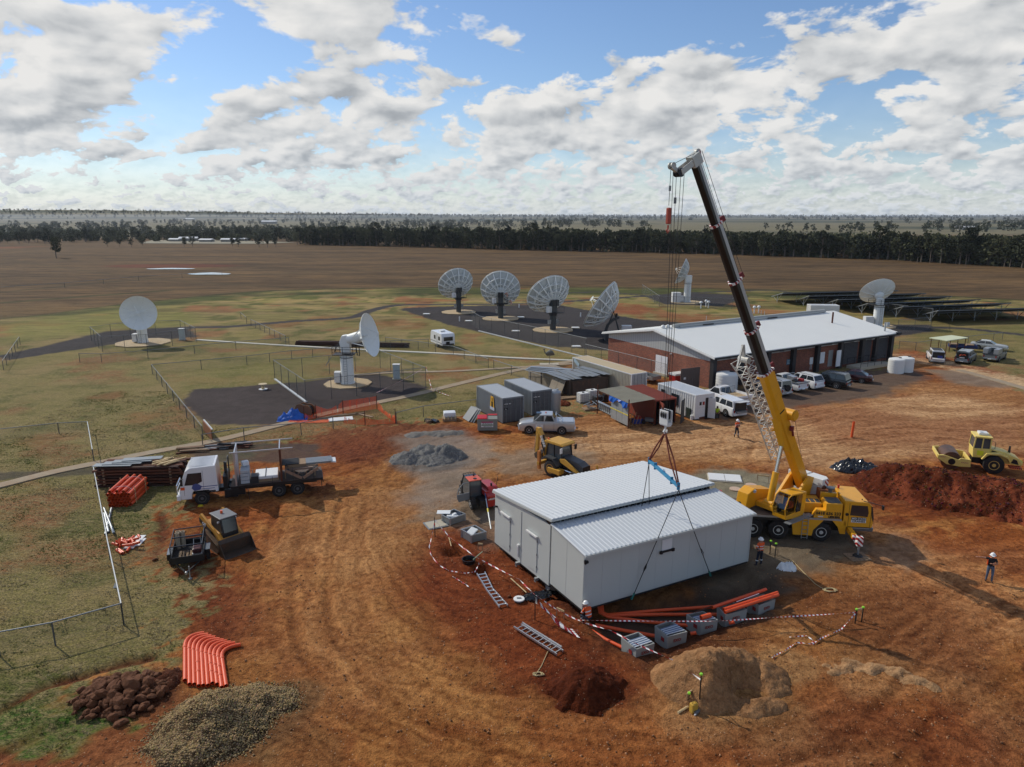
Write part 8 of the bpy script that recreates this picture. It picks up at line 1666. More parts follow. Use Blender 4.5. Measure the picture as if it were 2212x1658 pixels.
t=thing('jerry_can','yellow jerry can standing by the tall green capped picket','jerry can',O_(738,960),.4);MB().box(-.15,.15,-.11,.11,0,.42).build('can',M('can_yellow',S(196,158,60),.5,0,.12,5,.3),t,bevel=.04);MB().tube([(-.1,0,.42),(-.08,0,.49),(.06,0,.49),(.08,0,.42)],.018).build('handle',M('can_yellow',None),t)
t=thing('timber_post','pale round timber stake lying beside the jerry can','timber',O_(630,975));MB().cyl((0,0,.06),O_(712,925)-O_(630,975)+Vector((0,0,.06)),.055,n=8).build('post',timber,t)
t=thing('hammer_drill','black and white post driver lying beside the jerry can','tool',O_(750,982));e=O_(820,918)-O_(750,982);MB().cyl((0,0,.08),e*.45+Vector((0,0,.08)),.08,n=10).build('barrel',grey_steel,t);MB().cyl(e*.45+Vector((0,0,.08)),e+Vector((0,0,.08)),.05,n=10).build('shaft',black_paint,t);MB().cyl((-.05,-.08,.06),e*.8+Vector((-.05,-.1,.06)),.03,n=8).build('tube',white_plastic,t)
for k,(x,y,x2,y2,lab)in enumerate(((1010,745,1170,935,'thin timber stake leaning over the service hole'),(368,322,392,410,'short timber stake beside the tape at the crates'),(620,575,715,508,'green board sticking out of the black bucket'))):
    a,b=N_(x,y,.1),N_(x2,y2,.1);t=thing('timber_stake',lab,'timber',a);MB().bar((0,0,.15 if k==2 else 0),b-a+Vector((0,0,.25 if k!=1 else.0)),.05,.03).build('stake',timber if k<2 else M('board_green',S(140,158,130),.7),t)
t=thing('black_bucket','black plastic tub half sunk in the soil left of the modules','tub',N_(575,580));MB().loft([[Vector((math.cos(2*PI*i/18)*r,math.sin(2*PI*i/18)*r,z))for i in range(18)]for r,z in((.33,-.2),(.42,.25),(.38,.25),(.3,-.1),(.01,-.1))]).build('tub',black_paint,t)
t=thing('inspection_cap','round white inspection cap on a black riser in the service hole','pipe cap',N_(1095,985));MB().cyl((0,0,-.3),(0,0,.12),.24,n=18).build('riser',black_paint,t);MB().cyl((0,0,.12),(0,0,.19),.3,n=20).build('lid',white_plastic,t,bevel=.02);MB().box(-.12,.12,-.03,.03,.19,.23).build('handle',grey_steel,t)
def film(lab,pos,rx,ry,h,seed,n=26,rz=0,name='plastic_sheet',mat=black_plastic):
    t=thing(name,lab,'plastic sheet',pos,rz);mb=MB();J_=np.arange(n);X_,Y_=np.meshgrid(np.linspace(-1,1,n),np.linspace(-1,1,n));q=np.clip(1-(X_**2+Y_**2),0,1)**.5;f_=np.abs(fbm(X_*3.1+seed,Y_*3.1,seed,3)-.5)*2.2+np.abs(fbm(X_*7+seed,Y_*7,seed+3,2)-.5)*.8
    edge=1+.25*(fbm(np.arctan2(Y_,X_)*2+9,X_*0+seed,seed+1,2)-.5)
    Z_=(q*h*(.55+f_)).ravel();mb.v=[(x*rx,y*ry,z)for x,y,z in zip((X_*edge).ravel(),(Y_*edge).ravel(),Z_)]
    for j in range(n-1):
        for i in range(n-1):
            if q[j,i]+q[j+1,i+1]+q[j,i+1]+q[j+1,i]>.35:mb.f.append((j*n+i,j*n+i+1,j*n+i+n+1,j*n+i+n));mb.m.append(0)
    return mb.build('film',mat,t)
pb_=g('L',215,640);film('crumpled black plastic sheeting heaped at the end of the red bank',(pb_.x,pb_.y,0),1.9,1.25,.62,4,40)
film('black plastic liner in the service hole by the module gap',N_(1290,930),1.2,.35,.2,9,22,.3)
film('white plastic wrapping on the ground beside the rigger',O_(1420,-10)if 0 else g('V',720,1330)if 0 else G(1699,1230),.55,.3,.42,13,18,-.2,mat=white_plastic)
def rope_coil(lab,p,coil,tail,m_,seed=1):
    t=thing('rope_coil',lab,'rope',p);random.seed(seed);pts=[]
    for k in range(40):a=k*.75;r=coil*(.5+.5*random.random());pts.append((math.cos(a)*r*1.1,math.sin(a)*r*.6,.03+.01*(k%3)))
    MB().tube(pts+[tuple(q)for q in tail],.018,5).build('rope',m_,t)
rope_m=M('rope_straw',S(196,176,130),.8,0,.1,8)
p=G(1793,1276);rope_coil('pale rope trailing from the riggers to a loose coil on the soil',p,.4,[(-.4,.3,.03)]+[G(x,y)-p+Vector((0,0,.03))for x,y in((1760,1262),(1728,1230),(1712,1212),(1690,1215))],rope_m,3)
p=G(1163,1458);rope_coil('pale rope coil below the front ladder',p,.26,[G(x,y)-p+Vector((0,0,.03))for x,y in((1170,1440),(1183,1410),(1190,1398))],rope_m,5)
t=thing('drain_slab','white double drain cover on the grey pad beyond the crane','pit lid',g('A',1875,360),-.2)
for s in(-.62,.62):MB().box(s-.6,s+.6,-.75,.75,.05,.12).build('lid',white_steel,t)
MB().box(-1.3,1.3,-.85,.85,0,.05).build('frame',concrete,t)
for x,y,lab in((1948,435,'round pale cover on the grey pad, nearer of two'),(2058,408,'round pale cover on the grey pad, farther of two')):t=thing('round_cover',lab,'cover',g('A',x,y));MB().cyl((0,0,0),(0,0,.06),.42,n=20).build('disc',M('cover_pink',S(196,168,146),.8),t)
t=thing('orange_post','orange conduit standing upright in the open yard like a bollard','post',g('B',1230,705));open_pipe(MB(),(0,0,0),(.06,0,1.5),.11).build('pipe',orange_pipe,t,smooth=40)
t=thing('steel_prop','blue and white adjustable prop leaning against the module corner','prop',N_(805,250));a=Vector((0,0,.1));b=N_(730,40)-N_(805,250)+Vector((.1,0,1.3));MB().cyl(a,a+(b-a)*.55,.05,n=8).build('tube',galv,t);MB().cyl(a+(b-a)*.5,b,.035,n=8).build('tube',M('prop_blue',S(60,90,130),.5),t);MB().cyl(a+(b-a)*.45,a+(b-a)*.55,.06,n=8).build('collar',M('tape_yellow',None),t)
# ---------------------------------------------------------------- heaps of soil, sand, gravel and rock
def heap(name,label,cen,rx,ry,peaks,rgb,seed=1,n=90,rz=0.,zone=(0,0,1),rough=.10,rgb2=None,cat='heap',lump=1.6):
    """peaks: (x, y, height, radius) in metres about the centre"""
    X_,Y_=np.meshgrid(np.linspace(-rx,rx,n),np.linspace(-ry,ry,int(n*ry/rx)+8));z=np.zeros(X_.shape)
    wx=X_+(fbm(X_*lump,Y_*lump,seed,3)-.5)*.7;wy=Y_+(fbm(X_*lump,Y_*lump,seed+5,3)-.5)*.9
    for px,py,h,r,*e in peaks:ey=e[0]if e else 1.;d=np.hypot(wx-px,(wy-py)/ey)/r;z=np.maximum(z,h*(np.clip(1-d,0,1)-.12*np.exp(-(d/.16)**2)))if h>0 else z+h*np.exp(-d**4)*(z>0)
    z=np.maximum(z,0);m_=sm(z,0,.12);z+=((fbm(X_*2.2,Y_*2.2,seed+9,4)-.5)*rough*2+(fbm(X_*6,Y_*6,seed+11,2)-.5)*rough)*m_;z=z-.10*(1-m_)
    ny_,nx_=X_.shape;me=bpy.data.meshes.new(name);ii_=np.arange(nx_*ny_).reshape(ny_,nx_);q=np.stack([ii_[:-1,:-1],ii_[:-1,1:],ii_[1:,1:],ii_[1:,:-1]],-1).reshape(-1,4)
    q=q[(z.ravel()[q]>-.085).any(1)]
    me.from_pydata(np.stack([X_,Y_,z],-1).reshape(-1,3).tolist(),[],q.tolist());me.polygons.foreach_set('use_smooth',[True]*len(q))
    cc=A(*rgb)*(.8+.4*fbm(X_*1.1,Y_*1.1,seed+20,4)[...,None]);
    if rgb2 is not None:k=sm(fbm(X_*.7,Y_*.7,seed+30,4),.5,.62)[...,None];cc=cc*(1-k)+A(*rgb2)*k
    attr(me,'Col',cc);attr(me,'zone',np.broadcast_to(np.array(zone,float),cc.shape).copy());me.materials.append(GM)
    o=link(name,me,None,(cen[0],cen[1],0),(0,0,rz));tag(o,label,cat);return o,X_,Y_,z
def rocks_mesh(sub=1,seed=0,jag=.25,flat=.75):
    bm=bmesh.new();bmesh.ops.create_icosphere(bm,subdivisions=sub,radius=1);r_=random.Random(seed)
    d1,d2=Vector((r_.gauss(0,1),r_.gauss(0,1),r_.gauss(0,1))).normalized(),Vector((r_.gauss(0,1),r_.gauss(0,1),r_.gauss(0,1))).normalized()
    for v in bm.verts:v.co*=1+r_.uniform(-jag,jag)*.6;v.co-=d1*max(0,v.co.dot(d1)-.55)*.8;v.co-=d2*max(0,v.co.dot(d2)-.6)*.8;v.co.z*=flat
    vs=np.array([v.co[:]for v in bm.verts]);fs=np.array([[v.index for v in f.verts]for f in bm.faces]);bm.free();return vs,fs
def scatter(name,protos,pos,size,mat,seed=3,normal_up=False,cols=None,smooth=False):
    r_=np.random.default_rng(seed);N_s=len(pos);V,F,o,C_=[],[],0,[]
    which=r_.integers(0,len(protos),N_s);ang=r_.uniform(0,2*PI,N_s);tl_=r_.uniform(-.5,.5,(N_s,2))*(0 if normal_up else 1)
    for k,(vs,fs)in enumerate(protos):
        m_=np.where(which==k)[0];ca,sa=np.cos(ang[m_]),np.sin(ang[m_]);p=vs[None]*size[m_][:,None,None]
        x=p[...,0]*ca[:,None]-p[...,1]*sa[:,None];y=p[...,0]*sa[:,None]+p[...,1]*ca[:,None];z=p[...,2]+x*tl_[m_,0][:,None]+y*tl_[m_,1][:,None]
        V.append((np.stack([x,y,z],-1)+pos[m_][:,None,:]).reshape(-1,3));F.append((fs[None]+(np.arange(len(m_))*len(vs))[:,None,None]+o).reshape(-1,fs.shape[1]));o+=len(m_)*len(vs)
        if cols is not None:C_.append(np.repeat(cols[m_],len(vs),0))
    V=np.concatenate(V);F=np.concatenate(F);me=bpy.data.meshes.new(name);me.vertices.add(len(V));me.vertices.foreach_set('co',V.ravel());me.loops.add(F.size);me.loops.foreach_set('vertex_index',F.ravel());me.polygons.add(len(F));me.polygons.foreach_set('loop_start',np.arange(0,F.size,F.shape[1]))
    me.update(calc_edges=True);me.materials.append(mat)
    if cols is not None:attr(me,'Col',np.concatenate(C_))
    return stuff(link(name,me))
def colmat(name,rough=.9,trans=0.):
    m=bpy.data.materials.new(name);m.use_nodes=True;N=NT(m.node_tree);b=N.n['Principled BSDF'];v=N('ShaderNodeVertexColor',layer_name='Col').outputs[0];N.l.new(v,b.inputs['Base Color']);b.inputs['Roughness'].default_value=rough;b.inputs['Specular IOR Level'].default_value=.15
    return m
stone_m=colmat('stone_surface');RP=[rocks_mesh(1,s)for s in range(6)]
def stones_on(h_,n_,s0,s1,rgb,name,lab,zmin=.03,seed=5,spill=0.):
    o,X_,Y_,z=h_;r_=np.random.default_rng(seed);w_=np.where((z>zmin).ravel())[0];idx=r_.choice(w_,n_);cs,sn=math.cos(o.rotation_euler.z),math.sin(o.rotation_euler.z)
    dx,dy=X_[0,1]-X_[0,0],Y_[1,0]-Y_[0,0];x=X_.ravel()[idx]+r_.uniform(-.5,.5,n_)*dx+r_.normal(0,spill,n_);y=Y_.ravel()[idx]+r_.uniform(-.5,.5,n_)*dy+r_.normal(0,spill,n_)
    jx=np.clip(((x-X_[0,0])/dx).astype(int),0,X_.shape[1]-1);jy=np.clip(((y-Y_[0,0])/dy).astype(int),0,X_.shape[0]-1);zz=np.maximum(z[jy,jx],0)
    pos=np.stack([x*cs-y*sn+o.location.x,x*sn+y*cs+o.location.y,zz+.01],-1);sz=s0+(s1-s0)*r_.random(n_)**2.2
    s_=scatter(name,RP,pos,sz,stone_m,seed,cols=A(*rgb)[None]*r_.uniform(.55,1.35,(n_,1))*np.array([1,1,1])+r_.normal(0,.012,(n_,3)).clip(-.03,.03));tag(s_,lab,'stones');return s_
gh_=heap('gravel_heap','big heap of tan river gravel spilling to the right in the foreground',G(470,1570),3.6,3.2,((-.15,.1,1.5,2.3,.85),(.9,1.3,.6,1.8,.8),(-.5,-.6,.9,1.9),(1.6,1.5,.3,1.3)),(96,78,56),3,100)
stones_on(gh_,17000,.02,.055,(158,134,96),'gravel_stones','loose tan stones covering the gravel heap',.02,5,.22)
heap('soil_heap','dark red brown soil heap below the front ladder',G(1262,1492),2.4,2.,((0,0,1.15,1.75,.85),(.8,.5,.5,1.)),(84,38,18),7,80,rough=.12)
sh2=heap('sand_heap','pale sand heap with scooped hollows beside the service pits',G(1570,1486),3.4,2.3,((-.95,.3,2.0,2.3,.9),(.2,.7,1.5,2.4,.8),(1.7,.5,.85,1.4,1.),(.9,-1.2,.45,1.3,.6),(.35,-.35,-.7,.75,.8),(1.25,-.3,-.35,.4,1.3)),(154,114,78),12,120,rough=.08,lump=.9,zone=(0,.1,.9))
heap('sand_heap','low curving ridge of pale sand at the lower right',G(1880,1452),3.2,1.4,((-1.6,.1,.14,.9,.6),(-.7,.35,.22,1.,.6),(.3,.25,.2,.9,.6),(1.2,-.2,.24,.8,.6),(1.8,-.65,.22,.8,.7),(2.2,-1.,.2,.6)),(172,134,96),15,80,rough=.04,zone=(0,.1,.9))
sp_=heap('soil_bank','long red soil bank churned with clods, running to the right edge below the roller',(33.9,47.2),9.6,5.2,((-5.9,1.2,2.1,3.2,.9),(-4.6,1.1,2.3,3.4,.95),(-3.2,.9,2.3,3.5,1),(-1.8,.8,2.2,3.6,1),(-.4,.7,2.1,3.6,1),(1.,.5,2.2,3.7,1),(2.6,.2,2.2,3.8,1),(4.2,-.1,2.3,3.8,1),(5.8,-.4,2.3,3.8,1),(7.5,-.7,2.2,3.6)),(94,44,24),21,190,rz=-.42,rough=.11,rgb2=(128,66,42),cat='soil bank')
stones_on(sp_,5000,.02,.10,(84,46,32),'soil_clods','clods scattered over the red soil bank',.1,8)
heap('soil_heap','small tan heap at the right edge behind the red bank',G(2165,1075),2.6,1.6,((0,0,1.5,1.9,.8),(1.2,-.3,1.2,1.5)),(150,112,76),25,60)
gh2=heap('gravel_heap','dark blue grey crushed stone heap left of the backhoe',G(930,992),4.2,2.6,((1.2,.7,1.25,1.9,.8),(-.5,.9,1.15,1.9,.8),(-1.9,-.1,.8,1.8,.8),(.2,-.2,.6,2.2,.7)),(118,116,112),30,90,zone=(0,1,0),rough=.09)
heap('gravel_heap','low spread of grey crushed stone beyond the blue grey heap',G(940,938),4.6,1.6,((-1.8,-.3,.22,1.5,.7),(0,.1,.3,1.8,.6),(1.6,.3,.28,1.5,.6)),(122,118,112),33,70,zone=(0,1,0),rough=.05)
stones_on(gh2,2500,.02,.05,(140,138,134),'gravel_stones','loose grey stones on the crushed stone heap',.03,9)
heap('soil_heap','small brown soil mound behind the grey containers',g('E',900,590),1.6,1.0,((0,0,.55,1.1),),(116,62,40),35,50)
# rocks of the pile, each its own part
rp_=thing('rock_pile','pile of red brown boulders at the lower left','rock pile',G(262,1505));rock_m=M('rock_red_brown',S(108,62,30),.9,0,.4,3,.35,bump=.04,dustcol=S(138,86,48));rms=[]
for s in range(8):
    vs,fs=rocks_mesh(2,40+s,.30,.85);me=bpy.data.meshes.new('rock');me.from_pydata(vs.tolist(),[],fs.tolist());me.materials.append(rock_m);rms.append(me)
random.seed(21)
for k in range(165):
    a=random.uniform(0,2*PI);q=random.random()**.6;x,y=math.cos(a)*q*2.05,math.sin(a)*q*1.6;s=random.uniform(.08,.23)*(1.25 if q<.6 else 1)
    o=link('rock',rms[k%8],rp_,(x,y,.02+.55*(1-q)*random.uniform(.4,1.2)+s*.3),(random.uniform(-.6,.6),random.uniform(-.6,.6),random.uniform(0,6)));o.scale=(s*random.uniform(.9,1.35),s,s*random.uniform(.8,1.1))
heap('soil_heap','dark soil under and behind the boulder pile',G(270,1500),2.4,1.8,((0,0,.42,2.0,.8),(1.2,.9,.3,1.0)),(86,50,34),37,60,rough=.1)
for x,y,s,lab in((262,1562,.28,'single boulder lying apart below the boulder pile'),(335,1200+9,.16,'single stone at the trench left of the trailer'),(1100,1298-10,.1,'round stone beside the bent ladder')):
    o=link('boulder',rms[1],None,G(x,y,.05));o.scale=(s,s,s*.8);tag(o,lab,'boulder')
# loose pebbles over the dirt
r_=np.random.default_rng(77);pp=[]
while len(pp)<3200:
    x,y=r_.uniform(0,2300),1000+700*r_.random()**.8;p=G(x,y)
    i=int(np.searchsorted(xs,p.x));j=int(np.searchsorted(ys,p.y))
    if dirt[j,i]>.6 and(vn(np.float64(p.x*.35),np.float64(p.y*.35),5)>.45):pp.append((p.x,p.y,GH[j,i]+.01))
pp=np.array(pp);tag(scatter('loose_stones',RP,pp,.018+.05*r_.random(len(pp))**3,stone_m,6,cols=A(150,108,76)[None]*r_.uniform(.5,1.4,(len(pp),1))),'small stones and clods scattered over the churned dirt','stones')
# grass tussocks
tuf=[]
for s in range(5):
    q=random.Random(s);vs,fs=[],[]
    for k in range(7):
        a=q.uniform(0,2*PI);r0=q.uniform(0,.5);L_=q.uniform(.5,1);w_=q.uniform(.10,.2);dx,dy=math.cos(a),math.sin(a);bx,by=dx*r0,dy*r0;lean=q.uniform(.2,.9);i0=len(vs)
        vs+=[(bx-dy*w_,by+dx*w_,0),(bx+dy*w_,by-dx*w_,0),(bx+dx*lean,by+dy*lean,L_*.75)];fs.append((i0,i0+1,i0+2))
    tuf.append((np.array(vs),np.array(fs)))
pp,cc=[],[];r_=np.random.default_rng(5);gx=r_.uniform(-48,0,150000);gy=19+62*r_.random(150000)**1.25;lim=gy*.75
jj=np.searchsorted(xs,gx);kk=np.searchsorted(ys,gy);den_=fbm(gx*.8,gy*1.2,17,3);ok=(grass[kk,jj]>.7)&(grav[kk,jj]<.2)&(-gx<lim+2)&(den_>.36);gx,gy,jj,kk,den_=gx[ok],gy[ok],jj[ok],kk[ok],den_[ok];n_=min(len(gx),62000);gx,gy,jj,kk,den_=gx[:n_],gy[:n_],jj[:n_],kk[:n_],den_[:n_]
tn=fbm(gx*.35,gy*.35,63,3)[:,None];pal=np.where(tn>.58,A(104,110,56),np.where(tn>.44,A(142,132,86),A(162,146,108)))*r_.uniform(.8,1.3,(n_,1))
tag(scatter('grass',tuf,np.stack([gx,gy,GH[kk,jj]-.01],-1),r_.uniform(.04,.10,n_)*(.8+.6*(den_-.4)/.4),colmat('grass_blades'),4,True,pal),'dry tussock grass on the paddocks at the left','grass')
# farm dams
def water(x0,x1,y,hh,rz=0):a,b=c('I',x0,y),c('I',x1,y);P=[(a[0]+(b[0]-a[0])*(.5-.5*math.cos(t)),a[1]+(b[1]-a[1])*(.5-.5*math.cos(t))+math.sin(t)*hh*(1+.25*math.sin(3*t))+rz*(.5-.5*math.cos(t)))for t in[2*PI*k/28 for k in range(28)]];return MB().add([G(*p,.16)for p in P],[tuple(range(28))]).build('water',water_m)
water_m=M('dam_water',S(150,156,158),.12,0,.02,.1);struct(water(1112,1368,438,2.4,0));struct(water(866,1156,409,1.3,-.5))
# ---------------------------------------------------------------- trees
leaf=bpy.data.materials.new('gum_leaves');leaf.use_nodes=True;N=NT(leaf.node_tree);b=N.n['Principled BSDF'];oi=N('ShaderNodeObjectInfo').outputs['Random'];pos=N('ShaderNodeNewGeometry').outputs['Position']
nz_=N.math('ADD',N.math('MULTIPLY',N.noise(pos,.11,2),.75),N.math('MULTIPLY',oi,.25));N.l.new(N.ramp(nz_,(.3,S(42,46,34)),(.52,S(64,68,48)),(.75,S(98,98,70))),b.inputs['Base Color']);b.inputs['Roughness'].default_value=.85;b.inputs['Specular IOR Level'].default_value=.15
bark=M('gum_bark',S(120,108,94),.9,0,.25,1.5)
def crown(seed,R,Ht,n_c,per,q0,low=.35,leafs=.5):
    r_=random.Random(seed);V,F=[],[];cs=[]
    for k in range(n_c):
        a=r_.uniform(0,2*PI);zz=r_.uniform(low,1);rr=R*math.sin(PI*min(1,(zz-low*.6)/(1.12-low*.6)))**.7*r_.uniform(.2,.95);cs.append(Vector((math.cos(a)*rr,math.sin(a)*rr,Ht*zz*.93)))
    for c_ in cs:
        cr_=R*r_.uniform(.22,.42)
        for k in range(per):
            d=Vector((r_.gauss(0,1),r_.gauss(0,1),r_.gauss(0,.75))).normalized()*cr_*r_.uniform(.35,1)**.5;p=c_+d;n=Vector((r_.gauss(0,1),r_.gauss(0,1),r_.gauss(.3,1))).normalized();u=n.orthogonal().normalized();v=n.cross(u);s=leafs*r_.uniform(.6,1.3);i0=len(V);V+=[p+u*s,p+v*s*.7,p-u*s*.9,p-v*s*.6];F.append((i0,i0+1,i0+2,i0+3))
    return V,F,cs
PRO=[]
for s,(R,Ht)in enumerate(((4.2,13),(5.2,14.5),(3.6,12),(4.8,15.5),(5.8,12.5),(3.2,14))):
    V,F,cs=crown(s,R,Ht,24,26,0,leafs=.55);me=bpy.data.meshes.new('crown');me.from_pydata([v[:]for v in V],[],F);me.materials.append(leaf)
    tb=MB().tube([(0,0,-.5),(.1,.1,Ht*.25),(-.1,.2,Ht*.5),(0,0,Ht*.8)],[.34,.28,.2,.08],7)
    for k in range(9):z0=Ht*(.22+.05*k);c_=cs[k*2];tb.tube([(0,.1,z0),Vector((0,.1,z0)).lerp(c_,.5)+Vector((0,0,-.4)),c_],[.13,.09,.04],5)
    PRO.append((me,tb.mesh('trunk',bark)))
def tree(p,k,s,lab,group=None,name='gum_tree'):
    t=thing(name,lab,'tree',p,random.uniform(0,6.28),group);t.scale=(s,s,s*random.uniform(.85,1.1));link('crown',PRO[k%6][0],t);link('trunk',PRO[k%6][1],t);return t
random.seed(33)
lone=((122,558,.78,'lone dark gum tree standing forward in the paddock at far left'),(232,533,.42,'small forked tree left of the sheds, first of a loose row'),(258,533,.36,'small forked tree, second of the loose row at left'),(284,534,.36,'small forked tree, third of the loose row at left'),(308,531,.42,'small forked tree at the right end of the loose row'),(345,524,.3,'round bush on the pale ground beyond the loose row'),(398,534,.52,'tall thin tree in front of the white roofs, left of two'),(416,533,.48,'tall thin tree in front of the white roofs, right of two'),(503,533,.5,'tree with a tall crown right of the white roofs'),(515,534,.45,'tree crowding the tall crowned one right of the white roofs'),(560,534,.55,'dark bushy tree, left of three at the edge of the belt'),(578,535,.55,'dark bushy tree, middle of three at the edge of the belt'),(596,534,.5,'dark bushy tree, right of three at the edge of the belt'))
for i,(x,y,s,lab)in enumerate(lone):tree(G(x,y),i,s*1.0,lab)
ex=[-400,0,230,600,900,1106,1500,1900,2212,2700];ey=[530,529,526,529,535,541,549,562,580,610]
k=0
for i in range(150):
    x=640+(2330-640)*i/150+random.uniform(-6,6);y=np.interp(x,ex,ey)-random.uniform(0,2.5);tree(G(x,y),i,random.uniform(.74,1.02)*(1 if x<1300 else.95),'dark gum tree in the dense belt closing the far side of the paddock','gum trees of the dense belt')
for i in range(95):
    x=random.choice((random.uniform(-40,215),random.uniform(-40,215),random.uniform(330,660),random.uniform(200,640)));y=np.interp(x,ex,ey)-random.uniform(0,9)-(6 if 215<x<640 else 0);tree(G(x,y),i,random.uniform(.4,.72),'olive gum tree in the open woodland at the left horizon','gum trees of the open woodland')
V,F,cs=crown(91,4.6,13.5,16,9,0,.12,1.05);LP=[(np.array([v[:]for v in V]),np.array(F))]
for s in(92,93):V,F,cs=crown(s,5.4,12.5,16,9,0,.12,1.1);LP.append((np.array([v[:]for v in V]),np.array(F)))
r_=np.random.default_rng(3);P_=[]
for i in range(900): # the depth of the belt
    x=r_.uniform(650,2500);y=np.interp(x,ex,ey)-1.2-13*r_.random()**1.3*(.5+.5*min(1,(x-650)/500));p=G(x,y);P_.append((p.x,p.y,-.5,r_.uniform(.66,1.)*(1 if x<1300 else.95)))
for i in range(800): # open woodland behind at the left
    x=r_.uniform(-200,760);y=522-26*r_.random();p=G(x,y);P_.append((p.x,p.y,-3,r_.uniform(.45,.75)))
P_=np.array(P_);tag(scatter('woodland',LP,P_[:,:3],P_[:,3],leaf,3,True),'dark mass of gum trees filling the belt behind its front row','woodland')
P_=[]
for i in range(2600): # clumps and lines of trees on the far plain
    d=900*(13**r_.random());a=r_.uniform(-.72,.72);x,y=d*math.tan(a),d;cl_=vn(np.float64(x*.0016),np.float64(y*.0011),44)
    if cl_<.46 and d<6500:continue
    P_.append((x,y,float(GH[int(np.searchsorted(ys,y)),int(np.searchsorted(xs,x))])-2,r_.uniform(.55,1.0)*(1+d/7000)))
for i in range(1600):d=random.uniform(5500,11000);a=random.uniform(-.72,.72);x,y=d*math.tan(a),d;P_.append((x,y,float(GH[int(np.searchsorted(ys,y)),int(np.searchsorted(xs,x))])-2,random.uniform(1.,2.)))
P_=np.array(P_);tag(scatter('far_woodland',LP,P_[:,:3],P_[:,3],leaf,7,True),'far lines of trees across the plain up to the horizon','woodland')
# far farm sheds with white roofs
for i,(x,y,L_,W2,lab)in enumerate(((378,522,12,9,'far farm shed with a pale hipped roof, leftmost of the roofs'),(408,521,22,12,'far wide white roofed shed, largest of the roofs'),(447,523,16,9,'far low shed with a white roof left of centre'),(497,523,20,10,'far white roofed house among the trees'),(522,521,14,9,'far grey white roofed shed, rightmost of the group'),(582,484,60,30,'very far long white shed on the plain'),(409,476,90,30,'very far white shed near the left horizon'),(2085,497,40,20,'far white shed on the plain at the right'))):
    p=G(x,y);t=thing('farm_shed',lab,'shed',p,random.uniform(-.3,.3));L_*=.62;W2*=.62;h_=W2*.3;MB().box(-L_/2,L_/2,-W2/2,W2/2,0,h_).build('wall',M('far_wall',S(150,146,138),.8),t);MB().prism([(-W2/2-.5,h_),(W2/2+.5,h_),(0,h_+W2*.16)],-L_/2-.5,L_/2+.5,axis='x').build('roof',white_steel,t)
struct(MB().add([G(x,y,.12)for x,y in((300,526),(470,527),(560,527),(640,524),(480,519),(330,519))],[(0,1,2,3,4,5)]).build('yard',M('pale_yard',S(150,142,118),.9,0,.3,.02)))
